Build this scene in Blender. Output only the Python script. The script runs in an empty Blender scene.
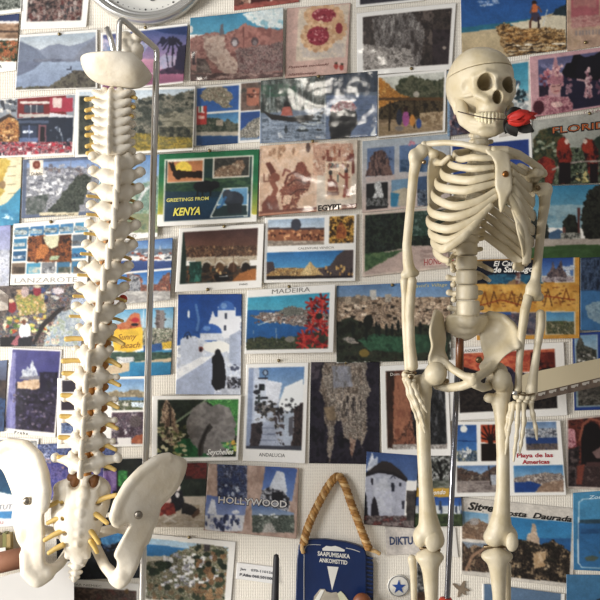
# Wall of pinned postcards with an anatomical spine and a hanging model skeleton in front of it
import bpy, math, random
import numpy as np
from mathutils import Vector, Matrix

SC = bpy.context.scene
COL = SC.collection
S = 0.0017          # metres on the wall for one unit of the measuring grid
D = 1.6             # camera to wall
ZC = 1.4            # camera height

# ---------------------------------------------------------------- camera, world, lights, exposure
cam_d = bpy.data.cameras.new('camera')
cam_d.sensor_width = 36.0
cam_d.lens = 36.0 * D / (600 * S)
cam = bpy.data.objects.new('camera', cam_d)
cam.location = (0, -D, ZC)
cam.rotation_euler = (math.pi / 2, 0, 0)
COL.objects.link(cam)
SC.camera = cam

world = bpy.data.worlds.new('room_ambient')
SC.world = world
world.use_nodes = True
world.node_tree.nodes['Background'].inputs[0].default_value = (0.98, 0.95, 0.93, 1)
world.node_tree.nodes['Background'].inputs[1].default_value = 0.23

def area(name, loc, aim, sx, sy, power, col):
    d = bpy.data.lights.new(name, 'AREA')
    d.shape = 'RECTANGLE'; d.size = sx; d.size_y = sy
    d.energy = power; d.color = col
    o = bpy.data.objects.new(name, d)
    o.location = loc
    o.rotation_euler = (Vector(aim) - Vector(loc)).to_track_quat('-Z', 'Y').to_euler()
    COL.objects.link(o)
    return o
area('assumed_low_sun_window', (-2.45, -0.98, 0.98), (-0.1, -0.15, 1.25), 0.45, 0.6, 68, (1.0, 0.965, 0.91))  # unseen window at the left, assumed from the side lighting on the bones
area('added_front_fill', (-2.0, -2.15, 1.75), (0.0, -0.1, 1.35), 1.1, 1.0, 46, (0.97, 0.98, 1.0))  # added soft fill from an unseen source, gives the bones form shading
area('assumed_glare_light', (0.08, -1.75, 2.17), (0.0, 0, 1.5), 0.15, 0.08, 1.1, (1.0, 0.93, 0.82))  # unseen source behind the camera, assumed and added for glare on the glossy cards

vs = SC.view_settings
vs.view_transform = 'Standard'
vs.look = 'None'
vs.exposure = 0.1
vs.gamma = 1.0
vs.use_curve_mapping = False

# ---------------------------------------------------------------- helpers
def lin(c):
    c = np.asarray(c, dtype=float)
    return np.where(c <= 0.04045, c / 12.92, ((c + 0.055) / 1.055) ** 2.4)
def hx(h):
    if len(h) == 3: h = ''.join(a * 2 for a in h)
    return np.array([int(h[i:i + 2], 16) / 255 for i in (0, 2, 4)])
def lc(h):
    return tuple(lin(hx(h))) + (1.0,)

def P(px, py, y):
    """point at depth y (metres, wall = 0, towards the camera negative) seen at grid position px, py"""
    k = S * (D + y) / D
    return np.array([(px - 300) * k, y, ZC + (300 - py) * k])

MATS = {}
def mat(name, col, rough=0.5, metal=0.0, noise=None, bump=0.0, scale=60.0, spec=0.5, coat=0.0, trans=0.0):
    if name in MATS: return MATS[name]
    m = bpy.data.materials.new(name); m.use_nodes = True
    nt = m.node_tree; b = nt.nodes['Principled BSDF']
    b.inputs['Base Color'].default_value = lc(col)
    b.inputs['Roughness'].default_value = rough
    b.inputs['Metallic'].default_value = metal
    b.inputs['Specular IOR Level'].default_value = spec
    b.inputs['Coat Weight'].default_value = coat
    tc = nt.nodes.new('ShaderNodeTexCoord')
    if noise:
        n = nt.nodes.new('ShaderNodeTexNoise'); n.inputs['Scale'].default_value = scale; n.inputs['Detail'].default_value = 5
        nt.links.new(tc.outputs['Object'], n.inputs['Vector'])
        r = nt.nodes.new('ShaderNodeValToRGB')
        r.color_ramp.elements[0].position = 0.3; r.color_ramp.elements[1].position = 0.7
        r.color_ramp.elements[0].color = lc(noise); r.color_ramp.elements[1].color = lc(col)
        nt.links.new(n.outputs['Fac'], r.inputs['Fac']); nt.links.new(r.outputs['Color'], b.inputs['Base Color'])
    if bump:
        n2 = nt.nodes.new('ShaderNodeTexNoise'); n2.inputs['Scale'].default_value = scale * 4; n2.inputs['Detail'].default_value = 4
        nt.links.new(tc.outputs['Object'], n2.inputs['Vector'])
        bp = nt.nodes.new('ShaderNodeBump'); bp.inputs['Strength'].default_value = bump; bp.inputs['Distance'].default_value = 0.002
        nt.links.new(n2.outputs['Fac'], bp.inputs['Height']); nt.links.new(bp.outputs['Normal'], b.inputs['Normal'])
    MATS[name] = m
    return m

def link_mesh(name, me, parent=None, origin=None):
    o = bpy.data.objects.new(name, me); COL.objects.link(o)
    o.location = origin if origin is not None else (0, 0, 0)
    if parent is not None:
        o.parent = parent
        o.location = Vector(o.location) - WORLD[parent.name]
        WORLD[o.name] = Vector(origin)
    else:
        WORLD[o.name] = Vector(o.location)
    return o
WORLD = {}

def mk(name, V, F, m, parent=None, smooth=True, cols=None, origin=None):
    """one mesh object from world-space vertices; the origin goes to the middle of the piece"""
    V = np.asarray(V, dtype=np.float32)
    c = (V.min(0) + V.max(0)) / 2 if origin is None else np.asarray(origin)
    me = bpy.data.meshes.new(name)
    F4 = F if isinstance(F, np.ndarray) else None
    if F4 is not None and F4.shape[1] == 4:
        n = len(F4)
        me.vertices.add(len(V)); me.vertices.foreach_set('co', (V - c).astype(np.float32).ravel())
        me.loops.add(n * 4); me.loops.foreach_set('vertex_index', F4.astype(np.int32).ravel())
        me.polygons.add(n); me.polygons.foreach_set('loop_start', np.arange(0, n * 4, 4, dtype=np.int32))
        me.update(calc_edges=True)
    else:
        me.from_pydata((V - c).tolist(), [], [list(map(int, f)) for f in F])
    if smooth: me.polygons.foreach_set('use_smooth', np.ones(len(me.polygons), dtype=bool))
    if cols is not None:
        a = me.color_attributes.new('print', 'FLOAT_COLOR', 'POINT')
        rgba = np.ones((len(V), 4), dtype=np.float32); rgba[:, :cols.shape[1]] = cols
        a.data.foreach_set('color', rgba.ravel())
    me.materials.append(m)
    me.validate()
    return link_mesh(name, me, parent, Vector([float(t) for t in c]))

def empty(name, loc):
    o = bpy.data.objects.new(name, None); COL.objects.link(o)
    o.location = [float(t) for t in loc]; o.empty_display_size = 0.05
    WORLD[o.name] = Vector(o.location)
    return o
def tag(o, label, cat, group=None):
    o['label'] = label; o['category'] = cat
    if group: o['group'] = group
    return o

def crom(pts, n=8):
    """Catmull-Rom through the points (any dimension)"""
    p = [np.asarray(q, float) for q in pts]
    if len(p) < 3:
        return np.array([p[0] + (p[1] - p[0]) * t for t in np.linspace(0, 1, n + 1)])
    p = [2 * p[0] - p[1]] + p + [2 * p[-1] - p[-2]]
    out = []
    for i in range(1, len(p) - 2):
        a, b, c, d = p[i - 1:i + 3]
        for t in np.linspace(0, 1, n, endpoint=False):
            out.append(0.5 * (2 * b + (c - a) * t + (2 * a - 5 * b + 4 * c - d) * t * t + (3 * b - a - 3 * c + d) * t ** 3))
    out.append(p[-2])
    return np.array(out)

def sweep(path, ra, rb=None, up=(0, 0, 1), sides=10, closed_ends=True):
    """tube along path; ra = half thickness across, rb = half thickness along the up direction; both may vary"""
    path = np.asarray(path, float); n = len(path)
    ra = np.broadcast_to(np.asarray(ra, float), (n,)); rb = ra if rb is None else np.broadcast_to(np.asarray(rb, float), (n,))
    T = np.gradient(path, axis=0); T /= np.linalg.norm(T, axis=1)[:, None] + 1e-12
    U = np.tile(np.asarray(up, float), (n, 1))
    if abs((T @ np.asarray(up, float))).max() > 0.96:
        U = np.tile(np.array([0.0, 1.0, 0.15]), (n, 1))
    U = U - (U * T).sum(1)[:, None] * T; U /= np.linalg.norm(U, axis=1)[:, None] + 1e-9
    B = np.cross(T, U)
    th = np.linspace(0, 2 * math.pi, sides, endpoint=False)
    V = (path[:, None, :] + (np.cos(th)[None, :] * ra[:, None])[..., None] * B[:, None, :]
         + (np.sin(th)[None, :] * rb[:, None])[..., None] * U[:, None, :]).reshape(-1, 3)
    F = []
    for i in range(n - 1):
        for j in range(sides):
            k = (j + 1) % sides
            F.append((i * sides + j, i * sides + k, (i + 1) * sides + k, (i + 1) * sides + j))
    V = V.tolist()
    if closed_ends:
        for e, i in ((0, 0), (1, n - 1)):
            c = len(V)
            V.append((path[i] + T[i] * (-1 if e == 0 else 1) * min(ra[i], rb[i]) * 0.55).tolist())
            for j in range(sides):
                k = (j + 1) % sides
                F.append((c, i * sides + k, i * sides + j) if e == 0 else (c, i * sides + j, i * sides + k))
    return V, F

def lathe(c, axis, prof, sides=16):
    """profile [(radius, along)] turned about axis at c"""
    z = np.asarray(axis, float); z = z / np.linalg.norm(z)
    x = np.cross(z, (0.3, 0.5, 0.81)); x /= np.linalg.norm(x); y = np.cross(z, x)
    V = []; F = []
    for r, h in prof:
        for j in range(sides):
            t = 2 * math.pi * j / sides
            V.append(np.asarray(c) + x * r * math.cos(t) + y * r * math.sin(t) + z * h)
    for i in range(len(prof) - 1):
        for j in range(sides):
            k = (j + 1) % sides
            F.append((i * sides + j, i * sides + k, (i + 1) * sides + k, (i + 1) * sides + j))
    F.append(tuple(range(sides))[::-1]); F.append(tuple((len(prof) - 1) * sides + j for j in range(sides)))
    return V, F

def box(x0, x1, y0, y1, z0, z1):
    V = [(x, y, z) for x in (x0, x1) for y in (y0, y1) for z in (z0, z1)]
    F = [(0, 1, 3, 2), (4, 6, 7, 5), (0, 4, 5, 1), (2, 3, 7, 6), (0, 2, 6, 4), (1, 5, 7, 3)]
    return V, F
def joinm(*ms):
    V = []; F = []
    for v, f in ms:
        o = len(V); V += [tuple(q) for q in v]; F += [tuple(i + o for i in q) for q in f]
    return V, F

# ---------------------------------------------------------------- bones: smooth distance fields turned into meshes
def poly_sd(px, pz, poly):
    poly = np.asarray(poly, float); d = np.full(px.shape, 1e9); inside = np.zeros(px.shape, bool)
    n = len(poly)
    for i in range(n):
        a = poly[i]; b = poly[(i + 1) % n]
        ex, ez = b - a; wx = px - a[0]; wz = pz - a[1]
        t = np.clip((wx * ex + wz * ez) / (ex * ex + ez * ez + 1e-12), 0, 1)
        d = np.minimum(d, (wx - ex * t) ** 2 + (wz - ez * t) ** 2)
        c = ((a[1] > pz) != (b[1] > pz))
        with np.errstate(divide='ignore', invalid='ignore'):
            xi = (b[0] - a[0]) * (pz - a[1]) / (b[1] - a[1] + 1e-15) + a[0]
        inside ^= c & (px < xi)
    d = np.sqrt(d)
    return np.where(inside, -d, d)

class Bone:
    """collects rounded pieces, then meshes their smooth union (surface nets)"""
    def __init__(self, h=0.0013): self.p = []; self.h = h
    def cap(self, a, b, ra, rb=None, k=0.003, sub=False):
        a = np.asarray(a, float); b = np.asarray(b, float); rb = ra if rb is None else rb
        r = max(ra, rb)
        def f(X, Y, Z):
            d = b - a; L2 = float(d @ d) + 1e-12
            t = np.clip(((X - a[0]) * d[0] + (Y - a[1]) * d[1] + (Z - a[2]) * d[2]) / L2, 0, 1)
            return np.sqrt((X - a[0] - d[0] * t) ** 2 + (Y - a[1] - d[1] * t) ** 2 + (Z - a[2] - d[2] * t) ** 2) - (ra + (rb - ra) * t)
        self.p.append((f, np.minimum(a, b) - r, np.maximum(a, b) + r, k, sub)); return self
    def chain(self, pts, rs, k=0.003):
        q = [np.asarray(p, float) for p in pts]
        fs = []
        for i in range(len(q) - 1):
            self.cap(q[i], q[i + 1], rs[i], rs[i + 1], k); fs.append(self.p.pop()[0])
        def f(X, Y, Z):
            g = fs[0](X, Y, Z)
            for e in fs[1:]: g = np.minimum(g, e(X, Y, Z))
            return g
        r = max(rs); a = np.array(q)
        self.p.append((f, a.min(0) - r, a.max(0) + r, k, False)); return self
    def ell(self, c, r, k=0.003, rot=None, sub=False):
        c = np.asarray(c, float); r = np.asarray(r, float)
        R = np.eye(3) if rot is None else np.array(rot)       # rows = local axes in world
        e = np.sqrt(((R * r[:, None]) ** 2).sum(0))
        def f(X, Y, Z):
            x = X - c[0]; y = Y - c[1]; z = Z - c[2]
            q = [(R[i, 0] * x + R[i, 1] * y + R[i, 2] * z) / r[i] for i in range(3)]
            k0 = np.sqrt(q[0] ** 2 + q[1] ** 2 + q[2] ** 2)
            k1 = np.sqrt((q[0] / r[0]) ** 2 + (q[1] / r[1]) ** 2 + (q[2] / r[2]) ** 2) + 1e-9
            return k0 * (k0 - 1) / k1
        self.p.append((f, c - e, c + e, k, sub)); return self
    def plate(self, pts, t, k=0.003, rnd=None, extra=()):
        """pts: world points round the outline (any depth); t half thickness; the sheet bends through them and the extra inner points"""
        raw = np.asarray(pts, float); ctrl = np.vstack([raw, np.asarray(extra, float).reshape(-1, 3)]); m_ = len(raw)
        pts = crom(np.vstack([raw[-2:], raw, raw[:2]]), 4)[8:8 + 4 * m_]
        q = ctrl[:, [0, 2]]; n = len(q)
        def U(r2): return np.where(r2 > 1e-14, r2 * np.log(r2 + 1e-14), 0)
        K = U(((q[:, None] - q[None]) ** 2).sum(-1)) + np.eye(n) * 1e-5
        A = np.zeros((n + 3, n + 3)); A[:n, :n] = K; A[:n, n] = 1; A[:n, n + 1:] = q; A[n, :n] = 1; A[n + 1:, :n] = q.T
        w = np.linalg.solve(A, np.concatenate([ctrl[:, 1], [0, 0, 0]]))
        rn = t * 0.95 if rnd is None else rnd
        y0, y1 = ctrl[:, 1].min(), ctrl[:, 1].max(); pad = t + 0.3 * (y1 - y0) + 0.004
        def f(X, Y, Z):
            xs = X[:, 0, :]; zs = Z[:, 0, :]
            d2 = poly_sd(xs, zs, pts[:, [0, 2]]) + rn
            yy = w[n] + w[n + 1] * xs + w[n + 2] * zs
            for i in range(n): yy = yy + w[i] * U((xs - q[i, 0]) ** 2 + (zs - q[i, 1]) ** 2)
            gx = np.gradient(yy, self.h, axis=0); gz = np.gradient(yy, self.h, axis=1)
            sl = np.sqrt(1 + gx ** 2 + gz ** 2)
            dy = np.abs(Y - yy[:, None, :]) / sl[:, None, :] - t + rn
            d2 = np.broadcast_to(d2[:, None, :], dy.shape)
            return np.minimum(np.maximum(d2, dy), 0) + np.sqrt(np.maximum(d2, 0) ** 2 + np.maximum(dy, 0) ** 2) - rn
        lo = np.array([pts[:, 0].min(), y0 - pad, pts[:, 2].min()]) - t; hi = np.array([pts[:, 0].max(), y1 + pad, pts[:, 2].max()]) + t
        self.p.append((f, lo, hi, k, False)); return self
    def half(self, pt, nrm, k=0.0005):
        """cut away everything on the side the normal points to"""
        pt = np.asarray(pt, float); nrm = np.asarray(nrm, float); nrm = nrm / np.linalg.norm(nrm)
        def f(X, Y, Z): return -((X - pt[0]) * nrm[0] + (Y - pt[1]) * nrm[1] + (Z - pt[2]) * nrm[2])
        self.p.append((f, None, None, k, True)); return self
    def mesh(self):
        h = self.h
        adds = [p for p in self.p if not p[4]]
        lo = np.min([p[1] for p in adds], 0) - 3 * h; hi = np.max([p[2] for p in adds], 0) + 3 * h
        n = np.ceil((hi - lo) / h).astype(int) + 1
        ax = [lo[i] + h * np.arange(n[i]) for i in range(3)]
        Fd = np.full(n, 0.05)
        for f, a, b, k, sub in self.p:
            if a is None: i0 = np.zeros(3, int); i1 = n
            else:
                m = k * 1.5 + 3 * h
                i0 = np.clip(np.floor((a - m - lo) / h).astype(int), 0, n); i1 = np.clip(np.ceil((b + m - lo) / h).astype(int) + 1, 0, n)
            if (i1 <= i0).any(): continue
            sl = tuple(slice(i0[i], i1[i]) for i in range(3))
            X, Y, Z = np.meshgrid(ax[0][sl[0]], ax[1][sl[1]], ax[2][sl[2]], indexing='ij')
            g = f(X, Y, Z); o = Fd[sl]
            if sub:
                hh = np.maximum(k - np.abs(-g - o), 0) / k
                Fd[sl] = np.maximum(o, -g) + hh * hh * k * 0.25
            else:
                hh = np.maximum(k - np.abs(g - o), 0) / k
                Fd[sl] = np.minimum(o, g) - hh * hh * k * 0.25
        return nets(Fd, lo, h)

def nets(Fd, lo, h):
    I = Fd < 0
    n = np.array(Fd.shape)
    c = [(i, j, k) for i in (0, 1) for j in (0, 1) for k in (0, 1)]
    def sh(A, o): return A[o[0]:n[0] - 1 + o[0], o[1]:n[1] - 1 + o[1], o[2]:n[2] - 1 + o[2]]
    cnt = sum(sh(I, o).astype(np.int8) for o in c)
    act = (cnt > 0) & (cnt < 8)
    idx = np.full(act.shape, -1, np.int64); cells = np.argwhere(act); idx[act] = np.arange(len(cells))
    vals = {o: sh(Fd, o)[act] for o in c}
    acc = np.zeros((len(cells), 3)); w = np.zeros(len(cells))
    for o in c:
        for a in range(3):
            if o[a] == 0:
                q = list(o); q[a] = 1; q = tuple(q)
                v0, v1 = vals[o], vals[q]; m = (v0 < 0) != (v1 < 0)
                t = np.where(m, v0 / np.where(m, v0 - v1, 1), 0)
                pos = np.tile(np.array(o, float), (len(cells), 1)); pos[:, a] += t
                acc[m] += pos[m]; w[m] += 1
    V = lo + h * (cells + acc / w[:, None])
    quads = []
    for a in range(3):
        b, d = (a + 1) % 3, (a + 2) % 3
        s0 = [slice(1, n[i] - 1) for i in range(3)]; s0[a] = slice(0, n[a] - 1)
        s1 = list(s0); s1[a] = slice(1, n[a])
        A0 = I[tuple(s0)]; A1 = I[tuple(s1)]
        for flip in (False, True):
            e = np.argwhere((A0 & ~A1) if not flip else (~A0 & A1))
            if not len(e): continue
            off = np.array([1, 1, 1]); off[a] = 0
            e = e + off
            q = []
            for db, dd in ((-1, -1), (0, -1), (0, 0), (-1, 0)):
                ee = e.copy(); ee[:, b] += db; ee[:, d] += dd
                q.append(idx[ee[:, 0], ee[:, 1], ee[:, 2]])
            q = np.stack(q, 1)
            quads.append(q[:, ::-1] if flip else q)
    return V, np.concatenate(quads)

def bone(name, B, m, parent):
    V, F = B.mesh()
    return mk(name, V, F, m, parent)
# ---------------------------------------------------------------- wall, desk below the frame
def wallpaper():
    m = bpy.data.materials.new('woven_cream_wallpaper'); m.use_nodes = True
    nt = m.node_tree; N = nt.nodes.new; L = nt.links.new; b = nt.nodes['Principled BSDF']
    b.inputs['Roughness'].default_value = 0.85; b.inputs['Specular IOR Level'].default_value = 0.2
    tc = N('ShaderNodeTexCoord')
    mp = N('ShaderNodeMapping'); mp.inputs['Scale'].default_value = (1, 1, 1); L(tc.outputs['Object'], mp.inputs['Vector'])
    wv = N('ShaderNodeTexWave'); wv.wave_type = 'BANDS'; wv.bands_direction = 'X'
    wv.inputs['Scale'].default_value = 105; wv.inputs['Distortion'].default_value = 1.6; wv.inputs['Detail'].default_value = 3; wv.inputs['Detail Scale'].default_value = 2.2
    wz = N('ShaderNodeTexWave'); wz.wave_type = 'BANDS'; wz.bands_direction = 'Z'
    wz.inputs['Scale'].default_value = 60; wz.inputs['Distortion'].default_value = 2.5; wz.inputs['Detail'].default_value = 3; wz.inputs['Detail Scale'].default_value = 3
    L(mp.outputs['Vector'], wv.inputs['Vector']); L(mp.outputs['Vector'], wz.inputs['Vector'])
    m1 = N('ShaderNodeMath'); m1.operation = 'MULTIPLY'; L(wz.outputs['Fac'], m1.inputs[0]); m1.inputs[1].default_value = 0.3
    mx = N('ShaderNodeMath'); mx.operation = 'MULTIPLY_ADD'; L(wv.outputs['Fac'], mx.inputs[0]); mx.inputs[1].default_value = 0.7; L(m1.outputs[0], mx.inputs[2])
    rp = N('ShaderNodeValToRGB'); rp.color_ramp.elements[0].color = lc('d8cfc2'); rp.color_ramp.elements[1].color = lc('f0e9db')
    rp.color_ramp.elements[1].position = 0.45
    L(mx.outputs[0], rp.inputs['Fac']); L(rp.outputs['Color'], b.inputs['Base Color'])
    bp = N('ShaderNodeBump'); bp.inputs['Strength'].default_value = 0.4; bp.inputs['Distance'].default_value = 0.0015
    L(mx.outputs[0], bp.inputs['Height']); L(bp.outputs['Normal'], b.inputs['Normal'])
    return m
V, F = box(-1.9, 1.9, 0, 0.12, 0, 2.7)
w = mk('wall_back', V, F, wallpaper(), smooth=False); w['kind'] = 'structure'
V, F = box(-1.9, 1.9, -2.6, 0.12, -0.08, 0)
w = mk('floor', V, F, mat('grey_vinyl_floor', '8d877c', 0.6, noise='7e786e', scale=8), smooth=False); w['kind'] = 'structure'
dk = empty('desk', (0, -0.33, 0)); tag(dk, 'white laminate desk standing under the postcard wall', 'desk')
M_DESK = mat('white_laminate', 'dad6ce', 0.5, noise='d2cdc4', scale=5)
V, F = box(-1.0, 1.0, -0.62, -0.03, 0.725, 0.76); mk('desk_top', V, F, M_DESK, dk, smooth=False)
for x in (-0.95, 0.91):
    for y in (-0.58, -0.1):
        V, F = box(x, x + 0.04, y, y + 0.04, 0, 0.725); mk('leg', V, F, mat('brushed_steel', 'cfccc6', 0.3, metal=0.95, noise='cfccc5', scale=30), dk, smooth=False)

# ---------------------------------------------------------------- printed cards: fine grids carrying their print as a colour attribute
def paper(name, rough, coat, wav):
    m = bpy.data.materials.new(name); m.use_nodes = True
    nt = m.node_tree; N = nt.nodes.new; L = nt.links.new; b = nt.nodes['Principled BSDF']
    at = N('ShaderNodeVertexColor'); at.layer_name = 'print'
    tc = N('ShaderNodeTexCoord'); n = N('ShaderNodeTexNoise'); n.inputs['Scale'].default_value = 330; n.inputs['Detail'].default_value = 3; n.inputs['Roughness'].default_value = 0.65; L(tc.outputs['Object'], n.inputs['Vector'])
    mr = N('ShaderNodeMapRange'); mr.inputs['From Min'].default_value = 0.3; mr.inputs['From Max'].default_value = 0.7; mr.inputs['To Min'].default_value = -0.58; mr.inputs['To Max'].default_value = 0.58; L(n.outputs['Fac'], mr.inputs['Value'])
    ma = N('ShaderNodeMath'); ma.operation = 'MULTIPLY_ADD'; L(mr.outputs['Result'], ma.inputs[0]); L(at.outputs['Alpha'], ma.inputs[1]); ma.inputs[2].default_value = 1.0; ma.use_clamp = False
    mul = N('ShaderNodeVectorMath'); mul.operation = 'SCALE'; L(at.outputs['Color'], mul.inputs[0]); L(ma.outputs[0], mul.inputs['Scale'])
    L(mul.outputs['Vector'], b.inputs['Base Color'])
    b.inputs['Roughness'].default_value = rough; b.inputs['Coat Weight'].default_value = coat; b.inputs['Coat Roughness'].default_value = 0.1
    b.inputs['Specular IOR Level'].default_value = 0.35
    n2 = N('ShaderNodeTexNoise'); n2.inputs['Scale'].default_value = 26; n2.inputs['Detail'].default_value = 1.5; L(tc.outputs['Object'], n2.inputs['Vector'])
    bp = N('ShaderNodeBump'); bp.inputs['Strength'].default_value = wav; bp.inputs['Distance'].default_value = 0.004
    L(n2.outputs['Fac'], bp.inputs['Height']); L(bp.outputs['Normal'], b.inputs['Normal']); L(bp.outputs['Normal'], b.inputs['Coat Normal'])
    return m
M_CARD = paper('printed_card', 0.5, 0.04, 0.1)
M_GLOSS = paper('glossy_printed_card', 0.4, 0.9, 0.4)
M_PIN = mat('brass_pin', '8a7a58', 0.35, metal=0.9); M_TACK = mat('clear_putty', 'c9b78c', 0.5)
RES = 1.4
CARDS = []
def vnoise(X, Y, sx, sy, seed):
    r = np.random.RandomState(seed % 100000); T = r.rand(64, 64)
    out = np.zeros(X.shape); amp = 1.0; tot = 0
    for o in range(4):
        x = X / sx * 2 ** o + 7.3 * o + 11; y = Y / sy * 2 ** o + 3.1 * o + 5
        xi = np.floor(x).astype(int); yi = np.floor(y).astype(int); fx = x - xi; fy = y - yi
        fx = fx * fx * (3 - 2 * fx); fy = fy * fy * (3 - 2 * fy)
        a = T[xi % 64, yi % 64]; b = T[(xi + 1) % 64, yi % 64]; c = T[xi % 64, (yi + 1) % 64]; d = T[(xi + 1) % 64, (yi + 1) % 64]
        out += amp * ((a * (1 - fx) + b * fx) * (1 - fy) + (c * (1 - fx) + d * fx) * fy); tot += amp; amp *= 0.75
    return out / tot
def inpoly(X, Y, pts): return poly_sd(X, Y, pts) <= 0.25
DET = [None]
def paint(C, X, Y, lx, ly, ops, seed):
    M = np.ones(X.shape, bool)
    rs = np.random.RandomState(seed)
    for k, o in enumerate(ops):
        t = o[0]
        if t == 'M':
            M = np.ones(X.shape, bool) if len(o) == 1 else (lx >= o[1]) & (lx <= o[3]) & (ly >= o[2]) & (ly <= o[4]); continue
        if t == 'MP': M = inpoly(X, Y, o[1]); continue
        if t == 'r': m = M & (X >= o[1]) & (X <= o[3]) & (Y >= o[2]) & (Y <= o[4]); C[m] = hx(o[5])
        elif t == 'R': m = M & (lx >= o[1]) & (lx <= o[3]) & (ly >= o[2]) & (ly <= o[4]); C[m] = hx(o[5])
        elif t == 'f': C[M] = hx(o[1])
        elif t == 'g':
            m = M & (X >= o[1]) & (X <= o[3]) & (Y >= o[2]) & (Y <= o[4]); w = ((Y[m] - o[2]) / (o[4] - o[2] + 1e-9))[:, None]
            C[m] = hx(o[5]) * (1 - w) + hx(o[6]) * w
        elif t == 'e': m = M & (((X - o[1]) / o[3]) ** 2 + ((Y - o[2]) / o[4]) ** 2 <= 1); C[m] = hx(o[5])
        elif t == 'p': m = M & inpoly(X, Y, o[1]); C[m] = hx(o[2])
        elif t in ('n', 'np'):
            if t == 'n': m = M & (X >= o[1]) & (X <= o[3]) & (Y >= o[2]) & (Y <= o[4]); pal, sc = o[5], o[6]
            else:
                qq = np.array(o[1], float); aj = min(5.0, 0.13 * float(np.sqrt(np.prod(np.ptp(qq, axis=0)))))
                rx_ = (vnoise(X, Y, 3.5, 3.5, k + seed) - .5) * aj; ry_ = (vnoise(X, Y, 3.5, 3.5, k + seed + 50) - .5) * aj
                m = M & inpoly(X + rx_, Y + ry_, o[1]); pal, sc = o[2], o[3]
            sx, sy = sc if isinstance(sc, tuple) else (sc, sc)
            v = np.clip((vnoise(X[m], Y[m], sx, sy, seed * 7 + k * 13) - 0.34) / 0.32, 0, 0.9999) * (len(pal) - 1)
            P_ = np.array([hx(c) for c in pal]); i = v.astype(int); w = (v - i)[:, None]
            lu = P_ @ np.array([.3, .59, .11]); DET[0][m] = np.clip((lu.max() - lu.min() - 0.10) * 2.4, 0.08, 0.9) * np.clip(1.5 - lu.mean() * 1.3, .35, 1)
            C[m] = P_[i] * (1 - w) + P_[np.minimum(i + 1, len(pal) - 1)] * w
        elif t == 'l':
            pts = o[1]; dd = np.full(X.shape, 1e9)
            for a, b in zip(pts, pts[1:]):
                ex, ey = b[0] - a[0], b[1] - a[1]; q = np.clip(((X - a[0]) * ex + (Y - a[1]) * ey) / (ex * ex + ey * ey + 1e-9), 0, 1)
                dd = np.minimum(dd, (X - a[0] - ex * q) ** 2 + (Y - a[1] - ey * q) ** 2)
            m = M & (dd <= (o[2] / 2) ** 2); C[m] = hx(o[3])
        elif t in ('s', 'b'):
            x0, y0, x1, y1, n, rx, ry, pal = o[1:9]
            for _ in range(n):
                cx = rs.uniform(x0, x1); cy = rs.uniform(y0, y1); ax = rx * rs.uniform(.5, 1.3); ay = ry * rs.uniform(.5, 1.3); c = pal[rs.randint(len(pal))]
                m = M & (np.abs(X - cx) <= ax) & (np.abs(Y - cy) <= ay)
                if t == 's': m[m] = ((X[m] - cx) / ax) ** 2 + ((Y[m] - cy) / ay) ** 2 <= 1
                C[m] = hx(c); DET[0][m] = .6
    return C

def glyphs(s, bold=0.0, shear=0.0, space=1.0):
    cu = bpy.data.curves.new('lettering', 'FONT'); cu.body = s; cu.size = 1.0; cu.offset = bold; cu.shear = shear; cu.space_character = space
    cu.resolution_u = 2; cu.fill_mode = 'BOTH'
    o = bpy.data.objects.new('lettering', cu); COL.objects.link(o)
    me = bpy.data.meshes.new_from_object(o.evaluated_get(bpy.context.evaluated_depsgraph_get()))
    co = np.empty(len(me.vertices) * 3); me.vertices.foreach_get('co', co); co = co.reshape(-1, 3)
    F = [tuple(p.vertices) for p in me.polygons]
    bpy.data.objects.remove(o); bpy.data.curves.remove(cu); bpy.data.meshes.remove(me)
    return co, F
GAIN = [(-100, 1.0), (700, 1.0)]
def gain(x): return float(np.interp(x, [a for a, b in GAIN], [b for a, b in GAIN]))

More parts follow.
